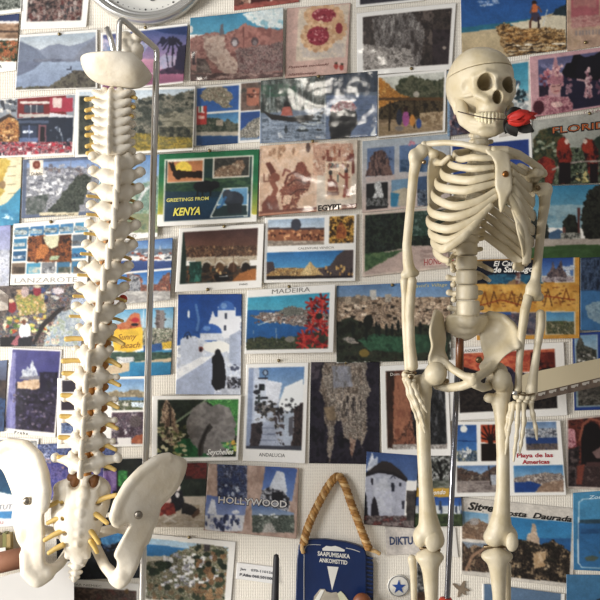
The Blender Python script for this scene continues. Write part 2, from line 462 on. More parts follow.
def card(label, quad, ops=(), texts=(), pins=(), bg='f0ece4', gloss=False, cat='postcard', name='postcard', curl=None, lift=0.0, group='postcards pinned to the wall', outline=None):
    """quad TL TR BR BL in grid units; upper-case ops use the card's own axes; texts: (string, x, baseline, cap height, width or None, colour, bold, shear)"""
    q = np.array(quad, float); seed = len(CARDS) + 3
    lo, hi = q.min(0), q.max(0)
    lay = 0
    for (a, b, l) in CARDS:
        if min(hi[0], b[0]) - max(lo[0], a[0]) > 2.8 and min(hi[1], b[1]) - max(lo[1], a[1]) > 2.8: lay = max(lay, l + 1)
    CARDS.append((lo, hi, lay))
    xl, xr = q[[0, 3], 0].mean(), q[[1, 2], 0].mean(); yt, yb = q[[0, 1], 1].mean(), q[[2, 3], 1].mean()
    nu = max(6, int((xr - xl) * RES)); nv = max(6, int((yb - yt) * RES))
    u, v = np.meshgrid(np.linspace(0, 1, nu + 1), np.linspace(0, 1, nv + 1), indexing='xy'); u = u.ravel(); v = v.ravel()
    rs = random.Random(seed * 31)
    cl = curl if curl is not None else (rs.uniform(0.0, 1.5), rs.uniform(-0.8, 1.2), rs.uniform(0, 1.0), rs.uniform(-.4, .4))
    def pos(u, v):
        p = (q[0] * ((1 - u) * (1 - v))[:, None] + q[1] * (u * (1 - v))[:, None] + q[2] * (u * v)[:, None] + q[3] * ((1 - u) * v)[:, None])
        y = -(0.0012 + lay * 0.0013 + lift + 0.001 * (cl[0] * v ** 2 + cl[1] * (2 * u - 1) ** 2 * .6 + cl[2] * (u * v) ** 3 * 2.5 + abs(cl[1]) * .6 + cl[3] * np.sin(6 * u) * .5 + .2))
        return p, y
    p, y = pos(u, v)
    C = np.tile(hx(bg), (len(u), 1)); DET[0] = np.full(len(u), 0.12)
    paint(C, p[:, 0], p[:, 1], xl + u * (xr - xl), yt + v * (yb - yt), ops, seed)
    g = gain((xl + xr) / 2)
    G = C.reshape(nv + 1, nu + 1, 3)
    for ax_ in (0, 1):
        Gp = np.pad(G, [(1, 1) if i == ax_ else (0, 0) for i in range(3)], mode='edge')
        G = (np.take(Gp, range(0, G.shape[ax_]), ax_) + 2.4 * G + np.take(Gp, range(2, G.shape[ax_] + 2), ax_)) / 4.4
    C = G.reshape(-1, 3)
    lum = (C * [0.3, 0.59, 0.11]).sum(1)[:, None]
    C = lum + (C - lum) * 0.8
    gr = vnoise(p[:, 0], p[:, 1], 2.0, 2.0, seed + 77)[:, None] - 0.5
    dev = np.abs(C - hx(bg)).max(1) > 0.06
    C = np.where(dev[:, None], np.clip(C, 0, 1) ** 1.2, C) * (1 + np.where(dev[:, None], 0.16, 0.015) * gr + np.where(dev[:, None], 0.30, 0.0) * (vnoise(p[:, 0], p[:, 1], 11, 9, seed + 5)[:, None] - .5))
    cols = np.hstack([lin(np.clip(C * g, 0, 0.97)), np.where(dev, DET[0], 0.04)[:, None]])
    k = S
    V = np.stack([(p[:, 0] - 300) * k, y, ZC + (300 - p[:, 1]) * k], 1)
    w = nu + 1
    I = np.arange(len(u)).reshape(nv + 1, w)
    F = np.stack([I[:-1, :-1].ravel(), I[1:, :-1].ravel(), I[1:, 1:].ravel(), I[:-1, 1:].ravel()], 1)
    rim = np.concatenate([I[0, :-1], I[:-1, -1], I[-1, :0:-1], I[:0:-1, 0]])
    n0 = len(V); back = V[rim].copy(); back[:, 1] += 0.0006
    V = np.vstack([V, back]); cols = np.vstack([cols, np.tile(np.append(lin(hx('e6e0d4')), 0.0), (len(rim), 1))])
    j = np.arange(len(rim)); jn = (j + 1) % len(rim)
    F = np.vstack([F, np.stack([rim[j], rim[jn], n0 + jn, n0 + j], 1)])
    o = mk(name, V, F, M_GLOSS if gloss else M_CARD, cols=cols)
    tag(o, label, cat, group)
    for ti, t in enumerate(texts):
        s, x, yb_, h, wd, col = t[:6]; bold = t[6] if len(t) > 6 else 0.0; sh = t[7] if len(t) > 7 else 0.0
        co, tf = glyphs(s, bold, sh)
        if not len(co): continue
        co[:, 0] -= co[:, 0].min()
        W0 = co[:, 0].max(); sc = h / 0.70
        sxx = sc if wd is None else wd / W0
        tx = x + co[:, 0] * sxx; ty = yb_ - co[:, 1] * sc
        uu = (tx - xl) / (xr - xl); vv = (ty - yt) / (yb - yt)
        tp, tyy = pos(uu, vv)
        TV = np.stack([(tp[:, 0] - 300) * k, tyy - 0.0004 - 0.0004 * ti, ZC + (300 - tp[:, 1]) * k], 1)
        mk('lettering', TV, tf, mat('ink_' + col, col, 0.6), o, smooth=False)
    for (x, yy_) in pins:
        uu = np.array([(x - xl) / (xr - xl)]); vv = np.array([(yy_ - yt) / (yb - yt)]); tp, ty = pos(uu, vv)
        c = ((tp[0, 0] - 300) * k, float(ty[0]), ZC + (300 - tp[0, 1]) * k)
        PV, PF = lathe(c, (0, -1, 0), [(0.0022, 0), (0.0030, 0.001), (0.0026, 0.0025), (0.0012, 0.0034)], 10)
        mk('pin', PV, PF, M_PIN, o)
    return o
# ---------------------------------------------------------------- the postcards, row by row
def town(x0, y0, x1, y1, n=60, pal=('d8cfc0', 'b8a890', '8a7a68', 'e8e0d4', '6a5a50'), w=1.6, h=1.3): return ('b', x0, y0, x1, y1, n, w, h, list(pal))
GRN = ['1c2a20', '2e4030', '48583c', '67734a', '24301f']
card('postcard of grey green foliage above the blue and brown striped card', [(-26, -40), (24, -40), (22, 12.5), (-26, 18)],
     [('M', -24, -40, 22, 11), ('n', -30, -45, 30, 14, ['4a5048', '6a7066', '8c9086', 'b4b6ac', '3a4038'], (5, 4))])
card('postcard with navy sky strip, brown bands and an orange market picture', [(-26, 19), (20, 14), (17, 71), (-26, 76)],
     [('r', -30, 10, 30, 23, '3c4a78'), ('r', -30, 21.5, 30, 24.5, 'e8e0d8'), ('n', -30, 24, 30, 40, ['8a6a50', 'b08c6c', 'c4a488'], (14, 3)), ('r', -30, 31, 30, 33, '5a4438'), ('r', -30, 39, 30, 41, 'e4ddd2'),
      ('n', -30, 41, 30, 62, ['2a3a24', '5a5a34', 'b05a34', 'd07a4a', '404a30', 'e0c8a0'], 5), ('r', -30, 62, 30, 80, 'efeae2')], [('A', 0, 69.5, 3.4, None, '4a4642')])
card('white bordered postcard of mottled red brown stonework touching the top frame edge', [(25, -34), (92, -34), (87, 28), (21.5, 30)],
     [('M', 29, -30, 83.5, 21.5), ('n', 20, -35, 95, 30, ['3c3434', '6a5450', '8a6a62', 'a4928a', '7a4a44', '544a4c'], (7, 6)), ('s', 26, -10, 84, 22, 60, 1.6, 2.6, ['b8a8a0', '6a3c38', '4a4648', '9a8a84'])], curl=(1.5, .5, .5, 0))
card('postcard of a misty lake between blue mountains beside the skull base', [(20.5, 35.5), (98, 30), (98, 89), (16, 91.5)],
     [('M', 18.5, 35, 96.5, 89), ('g', 10, 28, 100, 54, 'a2b2c0', 'd2d8dc'), ('p', [(10, 42), (21, 42), (30, 46), (41, 51), (47, 48), (50, 46), (60, 45), (70, 47), (82, 44), (92, 40), (100, 34), (100, 72), (10, 72)], '8f98ac'),
      ('p', [(10, 43), (21, 43), (32, 47), (40, 53), (46, 58), (50, 62), (10, 72)], '7d879c'), ('p', [(100, 37), (92, 42), (80, 52), (74, 60), (100, 66)], '8a8f9e'), ('g', 10, 62, 84, 92, 'a4b4cc', '8d9cb8'),
      ('p', [(10, 63), (30, 62), (42, 63), (34, 70), (20, 76), (10, 77)], '767f96'), ('n', 34, 59.5, 76, 62.5, ['6e7488', '8a90a0'], 6), ('np', [(84, 71), (76, 71), (66, 76), (58, 82), (48, 87), (30, 88), (12, 88), (12, 94), (100, 94), (100, 68)], ['4c4640', '6a6458', '827a6a', '5a5a48'], 4),
      ('r', 67, 69, 72, 70.5, '4a5060'), ('r', 71, 67, 72.2, 70, '4a5060')], pins=[(59, 35)], curl=(.4, .3, 0, 0))
card('postcard of a navy blue pub with red shopfronts beside an orange house', [(-26, 101), (79, 93.5), (75, 155), (-26, 160)],
     [('M', -26, 98, 73.5, 155), ('f', '9aa0a8'), ('b', 0, 98, 20, 114, 26, 2, 2, ['d8d4cc', '7a8088', '4a4c54']), ('p', [(18, 98), (66, 95), (66, 116), (18, 118)], '8a2c2c'), ('r', 20, 101.5, 50, 104, 'd8d0c8'), ('r', 24.5, 105, 44, 113, '4a4e5c'), ('l', [(31, 105), (31, 113)], 1, 'c8c4c0'), ('l', [(37, 105), (37, 113)], 1, 'c8c4c0'), ('r', 19, 114, 50, 117.5, 'c8c0b8'),
      ('r', 50, 98, 73, 112, 'b83a50'), ('r', 53, 98, 62, 108, 'e0c8c0'), ('p', [(50, 113), (73, 116), (73, 119), (50, 118)], 'd8d8dc'), ('p', [(18, 119), (50, 117.5), (73, 118), (73, 142), (18, 144)], '2c3548'), ('r', 19, 120.5, 49, 123.5, '55627c'), ('r', 22, 126, 37, 138, '3e4a66'), ('r', 20, 138, 38, 143, '6a7ea8'), ('s', 23, 128, 36, 133, 5, 1.7, 2.2, ['dfe6f0']), ('l', [(29.5, 126), (29.5, 143)], 1.2, '7a8ab0'),
      ('r', 38.5, 125, 46.5, 142, '8a5a64'), ('r', 40.5, 127, 45, 142, '241c24'), ('s', 50, 126, 72, 142, 12, 1, 2, ['8a94a8', '5a6678', 'b0b8c4']),
      ('np', [(-26, 124), (0, 120), (9, 114.5), (19, 122), (19, 142), (-26, 146)], ['7a4a28', 'b8743a', 'd89a54', '8a5a30', 'e0b070'], 4), ('p', [(-26, 124), (0, 119), (9, 114.5), (17, 119), (9, 117), (0, 123), (-26, 128)], '4a3830'), ('b', -20, 134, 18, 141, 14, 1.2, 1.2, ['f0c890', '5a3420']),
      ('n', -26, 142, 80, 160, ['7a2a3a', 'b84a54', 'e0b8b4', '4a4a5a', 'c4606a'], (5, 3)), ('b', 0, 143, 73, 156, 30, 1.6, 1.6, ['f0e0dc', '3a3040', 'c8384a'])], curl=(.5, .2, .2, 0))
card('postcard of a dark green mountain above a yellow flower field behind the steel rod', [(77, 90), (196, 87), (194, 151), (76, 158)],
     [('M', 80, 91, 194, 152), ('g', 70, 85, 200, 104, 'b8ccdc', 'd8dcdc'), ('np', [(70, 96), (95, 104), (120, 108), (140, 100), (152, 97), (163, 95), (175, 97), (185, 93), (200, 90), (200, 160), (70, 160)], ['4a5048', '5e6258', '7c7a6c', '9a9482', '3e443e'], (13, 8)), ('p', [(110, 95), (135, 93), (135, 108), (118, 106)], '6f90b4'),
      ('np', [(160, 116), (175, 112), (194, 118), (194, 132), (165, 132)], ['8a8674', 'aaa48e', '6a6858'], (12, 5)), ('n', 76, 134, 196, 160, ['7a7038', 'b09438', 'c8ac48', '6a6a44', 'a08c50'], (6, 3)), ('np', [(160, 128), (194, 128), (194, 138), (160, 137)], ['3c403a', '56584c', '8a826a'], 4), ('n', 79, 97, 90, 155, ['3a403a', '5a5c50', '2e342e'], 7)])
card('postcard of a dark palm on a violet and pink sunset beach', [(102, 34), (188.5, 24.5), (184, 84), (102, 93)],
     [('M', 104, 32, 186.5, 86.5), ('g', 100, 24, 190, 62, '34508c', 'b08fb0'), ('np', [(100, 40), (150, 44), (140, 60), (100, 66)], ['8a9cc0', 'c8bcd0', '7086b8'], 9), ('p', [(145, 28), (165, 26), (187, 25), (187, 36), (165, 34)], '2b4278'), ('g', 100, 60, 190, 74, 'd29ab0', 'b87a98'), ('np', [(158, 62), (164, 56), (178, 58), (176, 70), (160, 70)], ['a8a8c4', 'c0a8bc'], 6), ('np', [(160, 72), (170, 69), (180, 66), (187, 60), (187, 74), (160, 76)], ['3c2c44', '564058'], 4), ('p', [(179, 48), (187, 46), (187, 72), (176, 70), (177, 58)], '3a3450'), ('g', 100, 75, 190, 95, 'b4708c', '8a5478'),
      ('l', [(173, 47), (173, 67)], 1, '2a2438'), ('l', [(167, 54), (169, 68)], .8, '2a2438')] +
     [('l', [(172.5, 44), (172.5 + 5 * math.cos(a), 43 + 4 * math.sin(a) - 1), (172.5 + 10 * math.cos(a), 44 + 7.5 * math.sin(a) + 3)], 1.5, '2a2840') for a in [0.1, .7, 1.4, 2.0, 2.6, 3.1, 3.7, 4.3, 4.9, 5.5, 6.0]] + [('e', 172.5, 43, 4, 4, '2a2840'), ('e', 163.5, 42, 3, 4, '2c2c48'), ('l', [(163, 40), (158, 46)], 1.3, '2c2c48')], pins=[(145, 29)])
card('postcard of a red tiled roof cut by the frame above the pink palace', [(234, -40), (300, -44), (299, 2.5), (234, 11)],
     [('f', '8c6c5c'), ('n', 230, -40, 300, 12, ['6a4438', '8a5a4c', '4a302c', 'a8806c'], 8), ('r', 251, -10, 271, 5.5, '5c2824'), ('l', [(250, -5), (250, 7)], 2, 'd8c4b0'), ('l', [(271, -5), (271, 5)], 2, 'd8c4b0'), ('r', 274, -10, 300, 3, '5a4434'), ('np', [(234, 6), (300, -2), (300, 3), (234, 12)], ['a05048', 'b86a5c', '8a4038'], (9, 2))])
card('glossy postcard of a pink palace front under teal sky with a painted glare patch', [(191, 19.5), (283.5, 9), (283, 78.5), (191, 82.5)],
     [('g', 190, 5, 290, 36, '2f86ac', '5aa4c0'), ('np', [(243, 15), (256, 12), (284, 9), (284, 30), (262, 28), (250, 22)], ['c4d2d4', 'e4e6e0', '8ab8c4'], 8), ('np', [(190, 40), (203, 36), (212, 34), (222, 35), (236, 31), (246, 25), (254, 28), (266, 30), (284, 32), (284, 84), (190, 84)], ['7a4c48', '9a6a60', 'b48478', '8a5a54'], (12, 8)),
      ('np', [(236, 31), (246, 25), (254, 28), (284, 33), (284, 48), (236, 50)], ['a06a60', 'b47c70', '8f5a52'], 9), ('e', 235, 43, 4, 5, '6a5658'), ('e', 235, 44, 2.6, 3.4, 'b0a8a8'), ('e', 255, 42.5, 3.4, 4.4, '5e4a4c'), ('e', 255, 44, 2, 2.8, '8a7a7a'), ('l', [(243.5, 28), (244, 48)], 1, '7a4844'), ('np', [(203, 37), (224, 35), (226, 50), (238, 64), (236, 76), (224, 74), (210, 60), (204, 48)], ['b89c8c', 'cab4a4', '9a7c70'], 6),  # pale sandy polygon puts a softened glare streak into the print colour
      ('np', [(236, 50), (284, 44), (284, 72), (240, 76)], ['6a4644', '8a6a66', 'a89088', '564444', '9a7c74'], (3, 3)), ('np', [(191, 60), (206, 60), (214, 78), (191, 82)], ['4a3c3c', '6a5650', '8a7a70'], 4), ('e', 192, 31, 1.5, 4, 'e0dcd4'), ('p', [(220, 36), (221, 26), (223, 25), (224, 35)], '6a6a72'), ('n', 190, 74, 290, 84, ['5a4240', '7a5a54', 'b89c90'], (8, 3)), ('r', 192, 50, 197, 72, 'a87c72'), ('r', 193, 53, 196, 66, '4a3a40')], gloss=True, curl=(.5, 7, 1, 0))
card('recipe card with two raspberry pastries on a beige ground', [(287, 9), (350.5, 3.5), (347, 74), (285, 79)],
     [('f', 'd4b0a2'), ('p', [(299, 9), (349, 5), (345, 57), (296, 62)], 'dccab4'), ('n', 300, 44, 344, 58, ['d4c4b0', 'c4b8b0', 'dccab6'], 6)] +
     [('e', 324 + 17.5 * math.cos(t * .37), 16.5 + 9.5 * math.sin(t * .37), 3, 3, ['e2bc92', 'd2a478'][t % 2]) for t in range(17)] + [('e', 324, 16.5, 16, 9, 'dcae84'), ('n', 313, 9, 336, 25, ['8a2c3c', 'a83a48', 'c46a6a', 'b04450'], 3)][:1] + [('e', 324, 16, 12, 7, 'a83c4a'), ('s', 314, 10, 334, 22, 30, 1, 1, ['c86a70', '8a2436', 'e0a09c'])] +
     [('e', 338 + 7 * math.cos(t * .6), 29 + 10 * math.sin(t * .6), 2.4, 2.6, 'dcb088') for t in range(11)] + [('e', 338, 29, 7, 9, 'd8ac80'), ('e', 339, 29, 3.5, 5.5, 'a03844')] +
     [('e', 318 + 15 * math.cos(t * .35), 37 + 13.5 * math.sin(t * .35), 2.9, 2.9, ['e6c29a', 'd0a074'][t % 2]) for t in range(18)] + [('e', 318, 37, 14.5, 13, 'deb48a'), ('e', 318, 36.5, 11, 9.5, 'a83a4a'), ('s', 309, 29, 327, 44, 40, 1, 1, ['c86a70', '8a2436', 'e0a09c', '942c3c'])] +
     [('l', [(318 + 10.5 * math.cos(t * .7), 37 + 9 * math.sin(t * .7)), (318 + 14 * math.cos(t * .7), 37 + 12.5 * math.sin(t * .7))], .7, 'b07a50') for t in range(9)] + [('e', 336, 67, 2.2, 3.2, 'b85048'), ('e', 341.5, 68, 2.2, 3.2, 'b85048'), ('e', 336, 64, 1.4, 1, '4a4a3a'), ('e', 342, 65, 1.4, 1, '4a4a3a')],
     [('Pastowa voolonki', 289, 67, 2.6, 41, '7a5048', 0.01, .35), ('idattisoopp', 289, 74.5, 2.6, 28, '7a5048', 0.01, .35)], cat='card', name='recipe_card', curl=(1.8, .8, 1.0, 0))
card('postcard edge with a dark night strip cut by the frame above the brown waterfall card', [(356, -36), (424, -42), (424, 1), (356, 8)],
     [('M', 360, -36, 420, 2), ('n', 350, -40, 430, 10, ['2c2e38', '4a4650', '3a3844'], 6)])
card('glossy white bordered postcard of a dark brown waterfall gorge', [(356.5, 14), (456, 3.5), (451.5, 70), (357, 76.5)],
     [('M', 362.5, 13.5, 450, 68), ('n', 350, 0, 460, 80, ['2e2420', '3e322c', '544640', '2a201e', '6a5c54'], (9, 14)), ('np', [(372, 20), (390, 14), (410, 12), (424, 30), (420, 66), (392, 70), (376, 50)], ['463c38', '6a625e', '8a8480', '544a46', 'a09a94'], (4, 12)), ('np', [(362, 44), (380, 48), (410, 50), (416, 70), (362, 72)], ['7a726c', 'a49c94', 'c0b8b0', '5e5650'], (4, 3)),  # pale grey polygon at lower left paints glare into the print
      ('n', 432, 30, 450, 66, ['32262a', '44363a', '2a1e20'], 8), ('e', 444, 48.5, 2, 1.6, 'a8988c')], gloss=True, curl=(.5, -4.5, .6, .2), pins=[(412, 70)])
card('postcard of a man on a sunny beach with a heap of palm fronds', [(460, -30), (566, -34), (565.5, 50), (462, 63)],
     [('g', 455, -36, 570, 30, '24549c', '2f6cb0'), ('p', [(455, 30), (500, 26), (530, 20), (566, 10), (566, 60), (455, 70)], 'c6b28e'), ('p', [(455, 29), (500, 23.5), (512, 22), (530, 19), (530, 23), (500, 28), (455, 34)], '2f7c96'), ('g', 460, 34, 520, 70, 'ccb890', 'b8a27c'), ('p', [(510, 24), (566, 14), (566, 34), (530, 32)], 'd8ccb0'),
      ('s', 480, 1, 496, 6, 12, 3, 1.2, ['7a98c4', '9ab0d0']), ('np', [(552, 15), (556, 9), (566, 5), (566, 16)], ['1e3040', '2c4048'], 4),
      ('np', [(496, 28), (504, 23), (511, 26), (520, 30), (540, 28), (565, 31), (565, 50), (545, 55), (508, 58), (502, 48), (500, 38)], ['5a4024', '8a6638', 'b08850', 'd0b080', '4a3420'], (7, 2.2)), ('s', 506, 29, 538, 42, 60, 2.6, 1, ['a8783c', '7a5228', 'c89a5c']), ('s', 506, 44, 565, 56, 46, 5, .7, ['e4d8c0', '3a2c20', 'c8b490']),
      ('e', 534, 3.5, 2.4, 3, '3a2420'), ('e', 534.3, 9, 3.2, 5, 'd8743c'), ('p', [(531, 13), (538, 13), (541, 19), (536, 22), (531, 20)], '4a4258'), ('l', [(532, 18), (530, 22), (530, 28)], 1.8, '6a3a28'), ('l', [(538, 18), (538.5, 28)], 1.8, '3a2420'), ('l', [(532, 8), (530, 13)], 1.4, '8a5038'), ('l', [(538, 7), (541, 12)], 1.4, '8a5038'), ('l', [(547, 10), (542.5, 26)], .9, 'c0c4c4')], curl=(.8, .4, .4, 0))
card('pale beige postcard with a rose red sunset picture in the upper corner', [(567, -40), (630, -44), (630, 42), (566.5, 51.5)],
     [('f', 'bfa284'), ('n', 560, -40, 640, 60, ['b89a7c', 'c8a88e', 'b0907a'], 14), ('p', [(571, -40), (598, -40), (599, 15), (571, 18)], 'b4646a'), ('n', 573, -10, 596, 8, ['b4646a', 'bf8078', 'b07470'], 8), ('np', [(571, 18), (600, 15), (630, 12), (630, 24), (571, 28)], ['b47a74', 'c89a90', 'a86a68'], (9, 3)), ('p', [(598, -40), (630, -40), (630, 13), (599, 16)], 'b8907a')] + [('r', 575 + 3.3 * t, 31 - .2 * t, 577 + 3.3 * t, 36 - .2 * t, '9a8a82') for t in range(16)], pins=[(585, 41)])
card('postcard of a flower crowned temple dancer before a black temple roof', [(529, 57.5), (630, 44), (630, 103), (531, 118)],
     [('f', 'cfa0a4'), ('M', 538.5, 55, 630, 109), ('g', 530, 40, 640, 80, '454a72', '8a84a8'), ('n', 538, 64, 572, 86, ['6a6890', '8c88ac', '54587e'], 9), ('r', 560, 76, 640, 120, '2a2642'), ('p', [(562, 72), (566, 64), (571, 63), (576, 46), (580, 56), (588, 60), (600, 52), (640, 40), (640, 84), (566, 78), (562, 74)], '16121c'), ('p', [(578, 60), (600, 54), (600, 76), (574, 80)], '1a1624'), ('n', 538, 86, 548, 112, ['2a2034', '3c2c40'], 5),
      ('s', 540, 72, 551, 86, 14, 2.4, 2.4, ['a85868', 'c07a84', '7a3c50']), ('p', [(547, 84), (552, 70), (555, 53), (558, 70), (563, 84)], 'c08c94'), ('s', 547, 66, 563, 86, 40, 1.4, 1.4, ['e0b4b4', '8a4c5c', 'c88a90', 'd8a8a0']), ('e', 555, 88, 5.4, 7, 'd4a098'), ('e', 555, 81, 7.5, 4, 'b87a84'), ('l', [(551.5, 87), (554, 87)], .8, '5a3038'), ('l', [(557, 86.6), (559.5, 86.2)], .8, '5a3038'), ('l', [(554, 92), (558, 91.6)], 1, 'a8404c'),
      ('M',), ('np', [(531, 112), (534, 101), (546, 96), (556, 98), (568, 97), (572, 104), (571, 114), (531, 118)], ['8a4a5c', 'b87a84', 'd8a4a4', 'a05e6c'], 3), ('e', 538, 108, 5.5, 7, '5a2434'), ('e', 556, 105, 6, 3, 'e0b8b0'),
      ('s', 585, 70, 590, 98, 26, 1.6, 2.4, ['b08a92', 'd4b0b0', '8a5a66']), ('l', [(577, 80), (588, 82)], 2, 'c09a9c'), ('l', [(586, 88), (584, 97)], 2, 'b8888e'), ('l', [(589, 88), (591, 97)], 2, 'b8888e'), ('s', 566, 78, 570, 95, 16, 1.6, 2, ['9a7480', '6a4658']), ('s', 596, 76, 606, 96, 16, 1.6, 2, ['8a6478', '6a4658'])],
     [('T H A I L A N D', 581, 115, 2.4, 48, '8a5a60')])
card('teal sky postcard with a white seabird behind the skull and rose', [(498, 64), (530, 59.5), (531, 133), (498, 138)],
     [('f', 'ddd6cc'), ('M', 498, 64, 528, 131), ('g', 490, 55, 535, 92, '2f92b4', '5fb0c4'), ('r', 490, 92, 535, 135, 'c8c8c4'), ('e', 517, 84, 3, 3, '4a6478'), ('p', [(513, 92), (518, 84), (520, 98), (522, 104), (514, 106)], 'e0dcd4'), ('s', 516, 90, 529, 104, 22, 2.4, 1.6, ['1c2c34', '2e4650', '80a0a8']), ('np', [(508, 104), (528, 102), (528, 114), (508, 118)], ['d0ccc8', '8a9498', 'e4e0d8'], 4)])
card('white bordered navy sky postcard behind the collarbone under the rose', [(450, 140), (531, 132.5), (533, 205), (452, 211)],
     [('M', 453, 143, 528.5, 207), ('g', 440, 130, 540, 190, '24408c', '3a5ca8'), ('n', 453, 180, 530, 210, GRN, 6)])
card('pink and blue postcard with four rounded pictures of a rock and a waterfall', [(362.5, 141.5), (450, 134), (450, 204), (362, 213)],
     [('g', 355, 130, 455, 215, 'aebdc8', 'd8beb0'), ('R', 367, 145.5, 394, 173, '6f86ac'), ('np', [(366, 176), (370, 158), (375, 152), (383, 151), (388, 157), (392, 176)], ['5a4444', '7a5c54', '94746a', '4a3a3c'], (3, 9)), ('s', 386, 150, 392, 160, 6, 1, 1.4, ['4a5c80']), ('R', 366, 173.5, 395, 179, 'cdbab2'),
      ('R', 399.5, 145, 428, 172, '6a86b0'), ('n', 400, 160, 428, 172, ['3a5878', '6a86a8'], 5), ('R', 366.5, 180, 387.5, 206, '2e2e30'), ('np', [(374, 184), (380, 181), (382, 192), (385, 204), (374, 206), (371, 200), (376, 192)], ['b8b8b8', 'e4e4e0', '70706e'], 3), ('n', 366, 198, 388, 206, ['2a2c2c', '8a8a88', '4a4a4a'], 3),
      ('R', 391.5, 178.5, 415, 206, '7aa0bc'), ('p', [(392, 192), (404, 188), (415, 190), (415, 206), (398, 206), (399, 198)], 'c4b8a0'), ('p', [(391, 193), (399, 194), (396, 206), (391, 206)], '3a8cb0'), ('R', 417, 178, 440, 205, '4a6488'), ('n', 417, 190, 440, 206, ['3c4858', '8a98a8', '2a3444'], 4), ('s', 409, 141, 415, 146, 5, 1.6, 1.6, ['c07a84', 'd090a0'])])
card('glossy postcard of an island and a seaside castle with a small flag badge', [(194.5, 86.5), (262, 81), (260.5, 142), (194, 146.5)],
     [('M', 196.5, 86, 238.5, 111), ('g', 190, 80, 240, 112, '2c5fae', '3a74c0'), ('np', [(200, 96), (206, 89), (216, 85), (226, 88), (234, 98), (228, 103), (233, 107), (222, 108), (214, 101), (204, 101)], ['8a7a68', 'b0a08a', '6a6a54', 'c8bca8'], 3), ('M', 196.5, 113, 238.5, 144.5), ('g', 190, 108, 240, 124, '3a7cb8', '6aa8cc'), ('np', [(196, 126), (206, 119), (218, 118), (224, 122), (228, 119), (234, 124), (238, 123), (238, 134), (196, 135)], ['2c3c30', '4a5444', '807a68', '344838'], 4), ('r', 216, 120, 223, 126, 'a89a86'), ('n', 196, 132, 240, 136, ['c8bca8', 'a8a090'], 5), ('g', 196, 136, 240, 146, '2a5a90', '1f4a80'),
      ('M', 240.5, 84.5, 261, 112), ('n', 238, 80, 264, 114, ['6a564c', '8a7064', '54504a'], 7), ('r', 247, 88, 259, 106, 'b8745c'), ('r', 247, 94, 259, 95.5, '7a4438'), ('b', 248, 90, 258, 106, 8, 1, 1.4, ['5a3830', 'd8a890']), ('M', 240.5, 114, 260, 141.5), ('r', 238, 110, 262, 145, '2f5aa0'), ('np', [(240, 132), (248, 124), (254, 119), (262, 116), (262, 136), (250, 140), (240, 138)], ['8a8478', 'c0b8a8', '54544c', 'd8d0c4'], 2.5), ('r', 240, 138, 262, 145, '8aa0b8'),
      ('M', 197, 104.5, 206.5, 123), ('f', 'c23a34'), ('r', 198.5, 105, 205, 113, 'e8e4dc'), ('r', 199.5, 106, 201.2, 112, '3a7a4a'), ('r', 203, 106, 204.6, 112, 'c23a34'), ('r', 198.5, 116, 205, 119, 'e8b8a8')], gloss=True, curl=(.6, .5, .4, 0))
card('glossy postcard of a woman in a slim boat and a black bonnet on a lake', [(261, 81.5), (377.5, 71.5), (377, 136.5), (260, 144)],
     [('g', 255, 70, 380, 146, '5a6a78', '8494ac'), ('np', [(258, 78), (326, 72), (326, 108), (258, 114)], ['343c38', '4a524c', '6a7470', '8a948e'], (3, 12)), ('np', [(326, 71), (380, 68), (380, 92), (326, 96)], ['2c3a4c', '46566a', '3a4658'], (3, 10)), ('np', [(262, 86), (296, 84), (296, 96), (262, 98)], ['2a5a44', '4a6a58', '3a4a44'], (6, 4)), ('n', 262, 118, 326, 146, ['6c7a8a', '8c9aac', 'a4b0c0', '586674'], (12, 2)), ('n', 326, 96, 380, 140, ['586c8a', '7488a8', '65789a'], (14, 2)),
      ('p', [(262, 111), (272, 115), (290, 118), (318, 115), (324, 112), (318, 120), (292, 122), (272, 120)], '2c2826'), ('e', 286.5, 106, 2.8, 4, '1e1a1c'), ('np', [(281, 116), (283, 108), (290, 107), (293, 116)], ['b05a4c', 'c87a68'], 3), ('e', 286, 130, 1.5, 4, '3a444c'), ('s', 300, 116, 322, 132, 14, 5, 1.6, ['2e3030', 'b8c0c4', '3a4246']), ('l', [(325, 96), (325, 133)], .6, 'b8c0c8'), ('l', [(270, 88), (270, 110)], .8, 'a8b0b0'), ('l', [(302, 84), (302, 112)], .8, '98a4a4'), ('l', [(313, 82), (313, 112)], .8, 'a8b0b0'),
      ('p', [(331, 110), (336, 107), (350, 107), (356, 113), (357, 125), (351, 132), (349, 139), (331, 140), (329, 124)], '1c1e24'), ('np', [(330, 112), (333, 105), (342, 101), (352, 102), (357, 108), (354, 112), (344, 109), (336, 113)], ['c8b8b4', 'e0d0cc', 'b07078', '8a9080', 'c0606c'], 2.5), ('p', [(370, 136), (375, 127), (375, 136)], 'e8ecec')], gloss=True, curl=(.3, 1.0, .6, .5), pins=[(318, 77)])
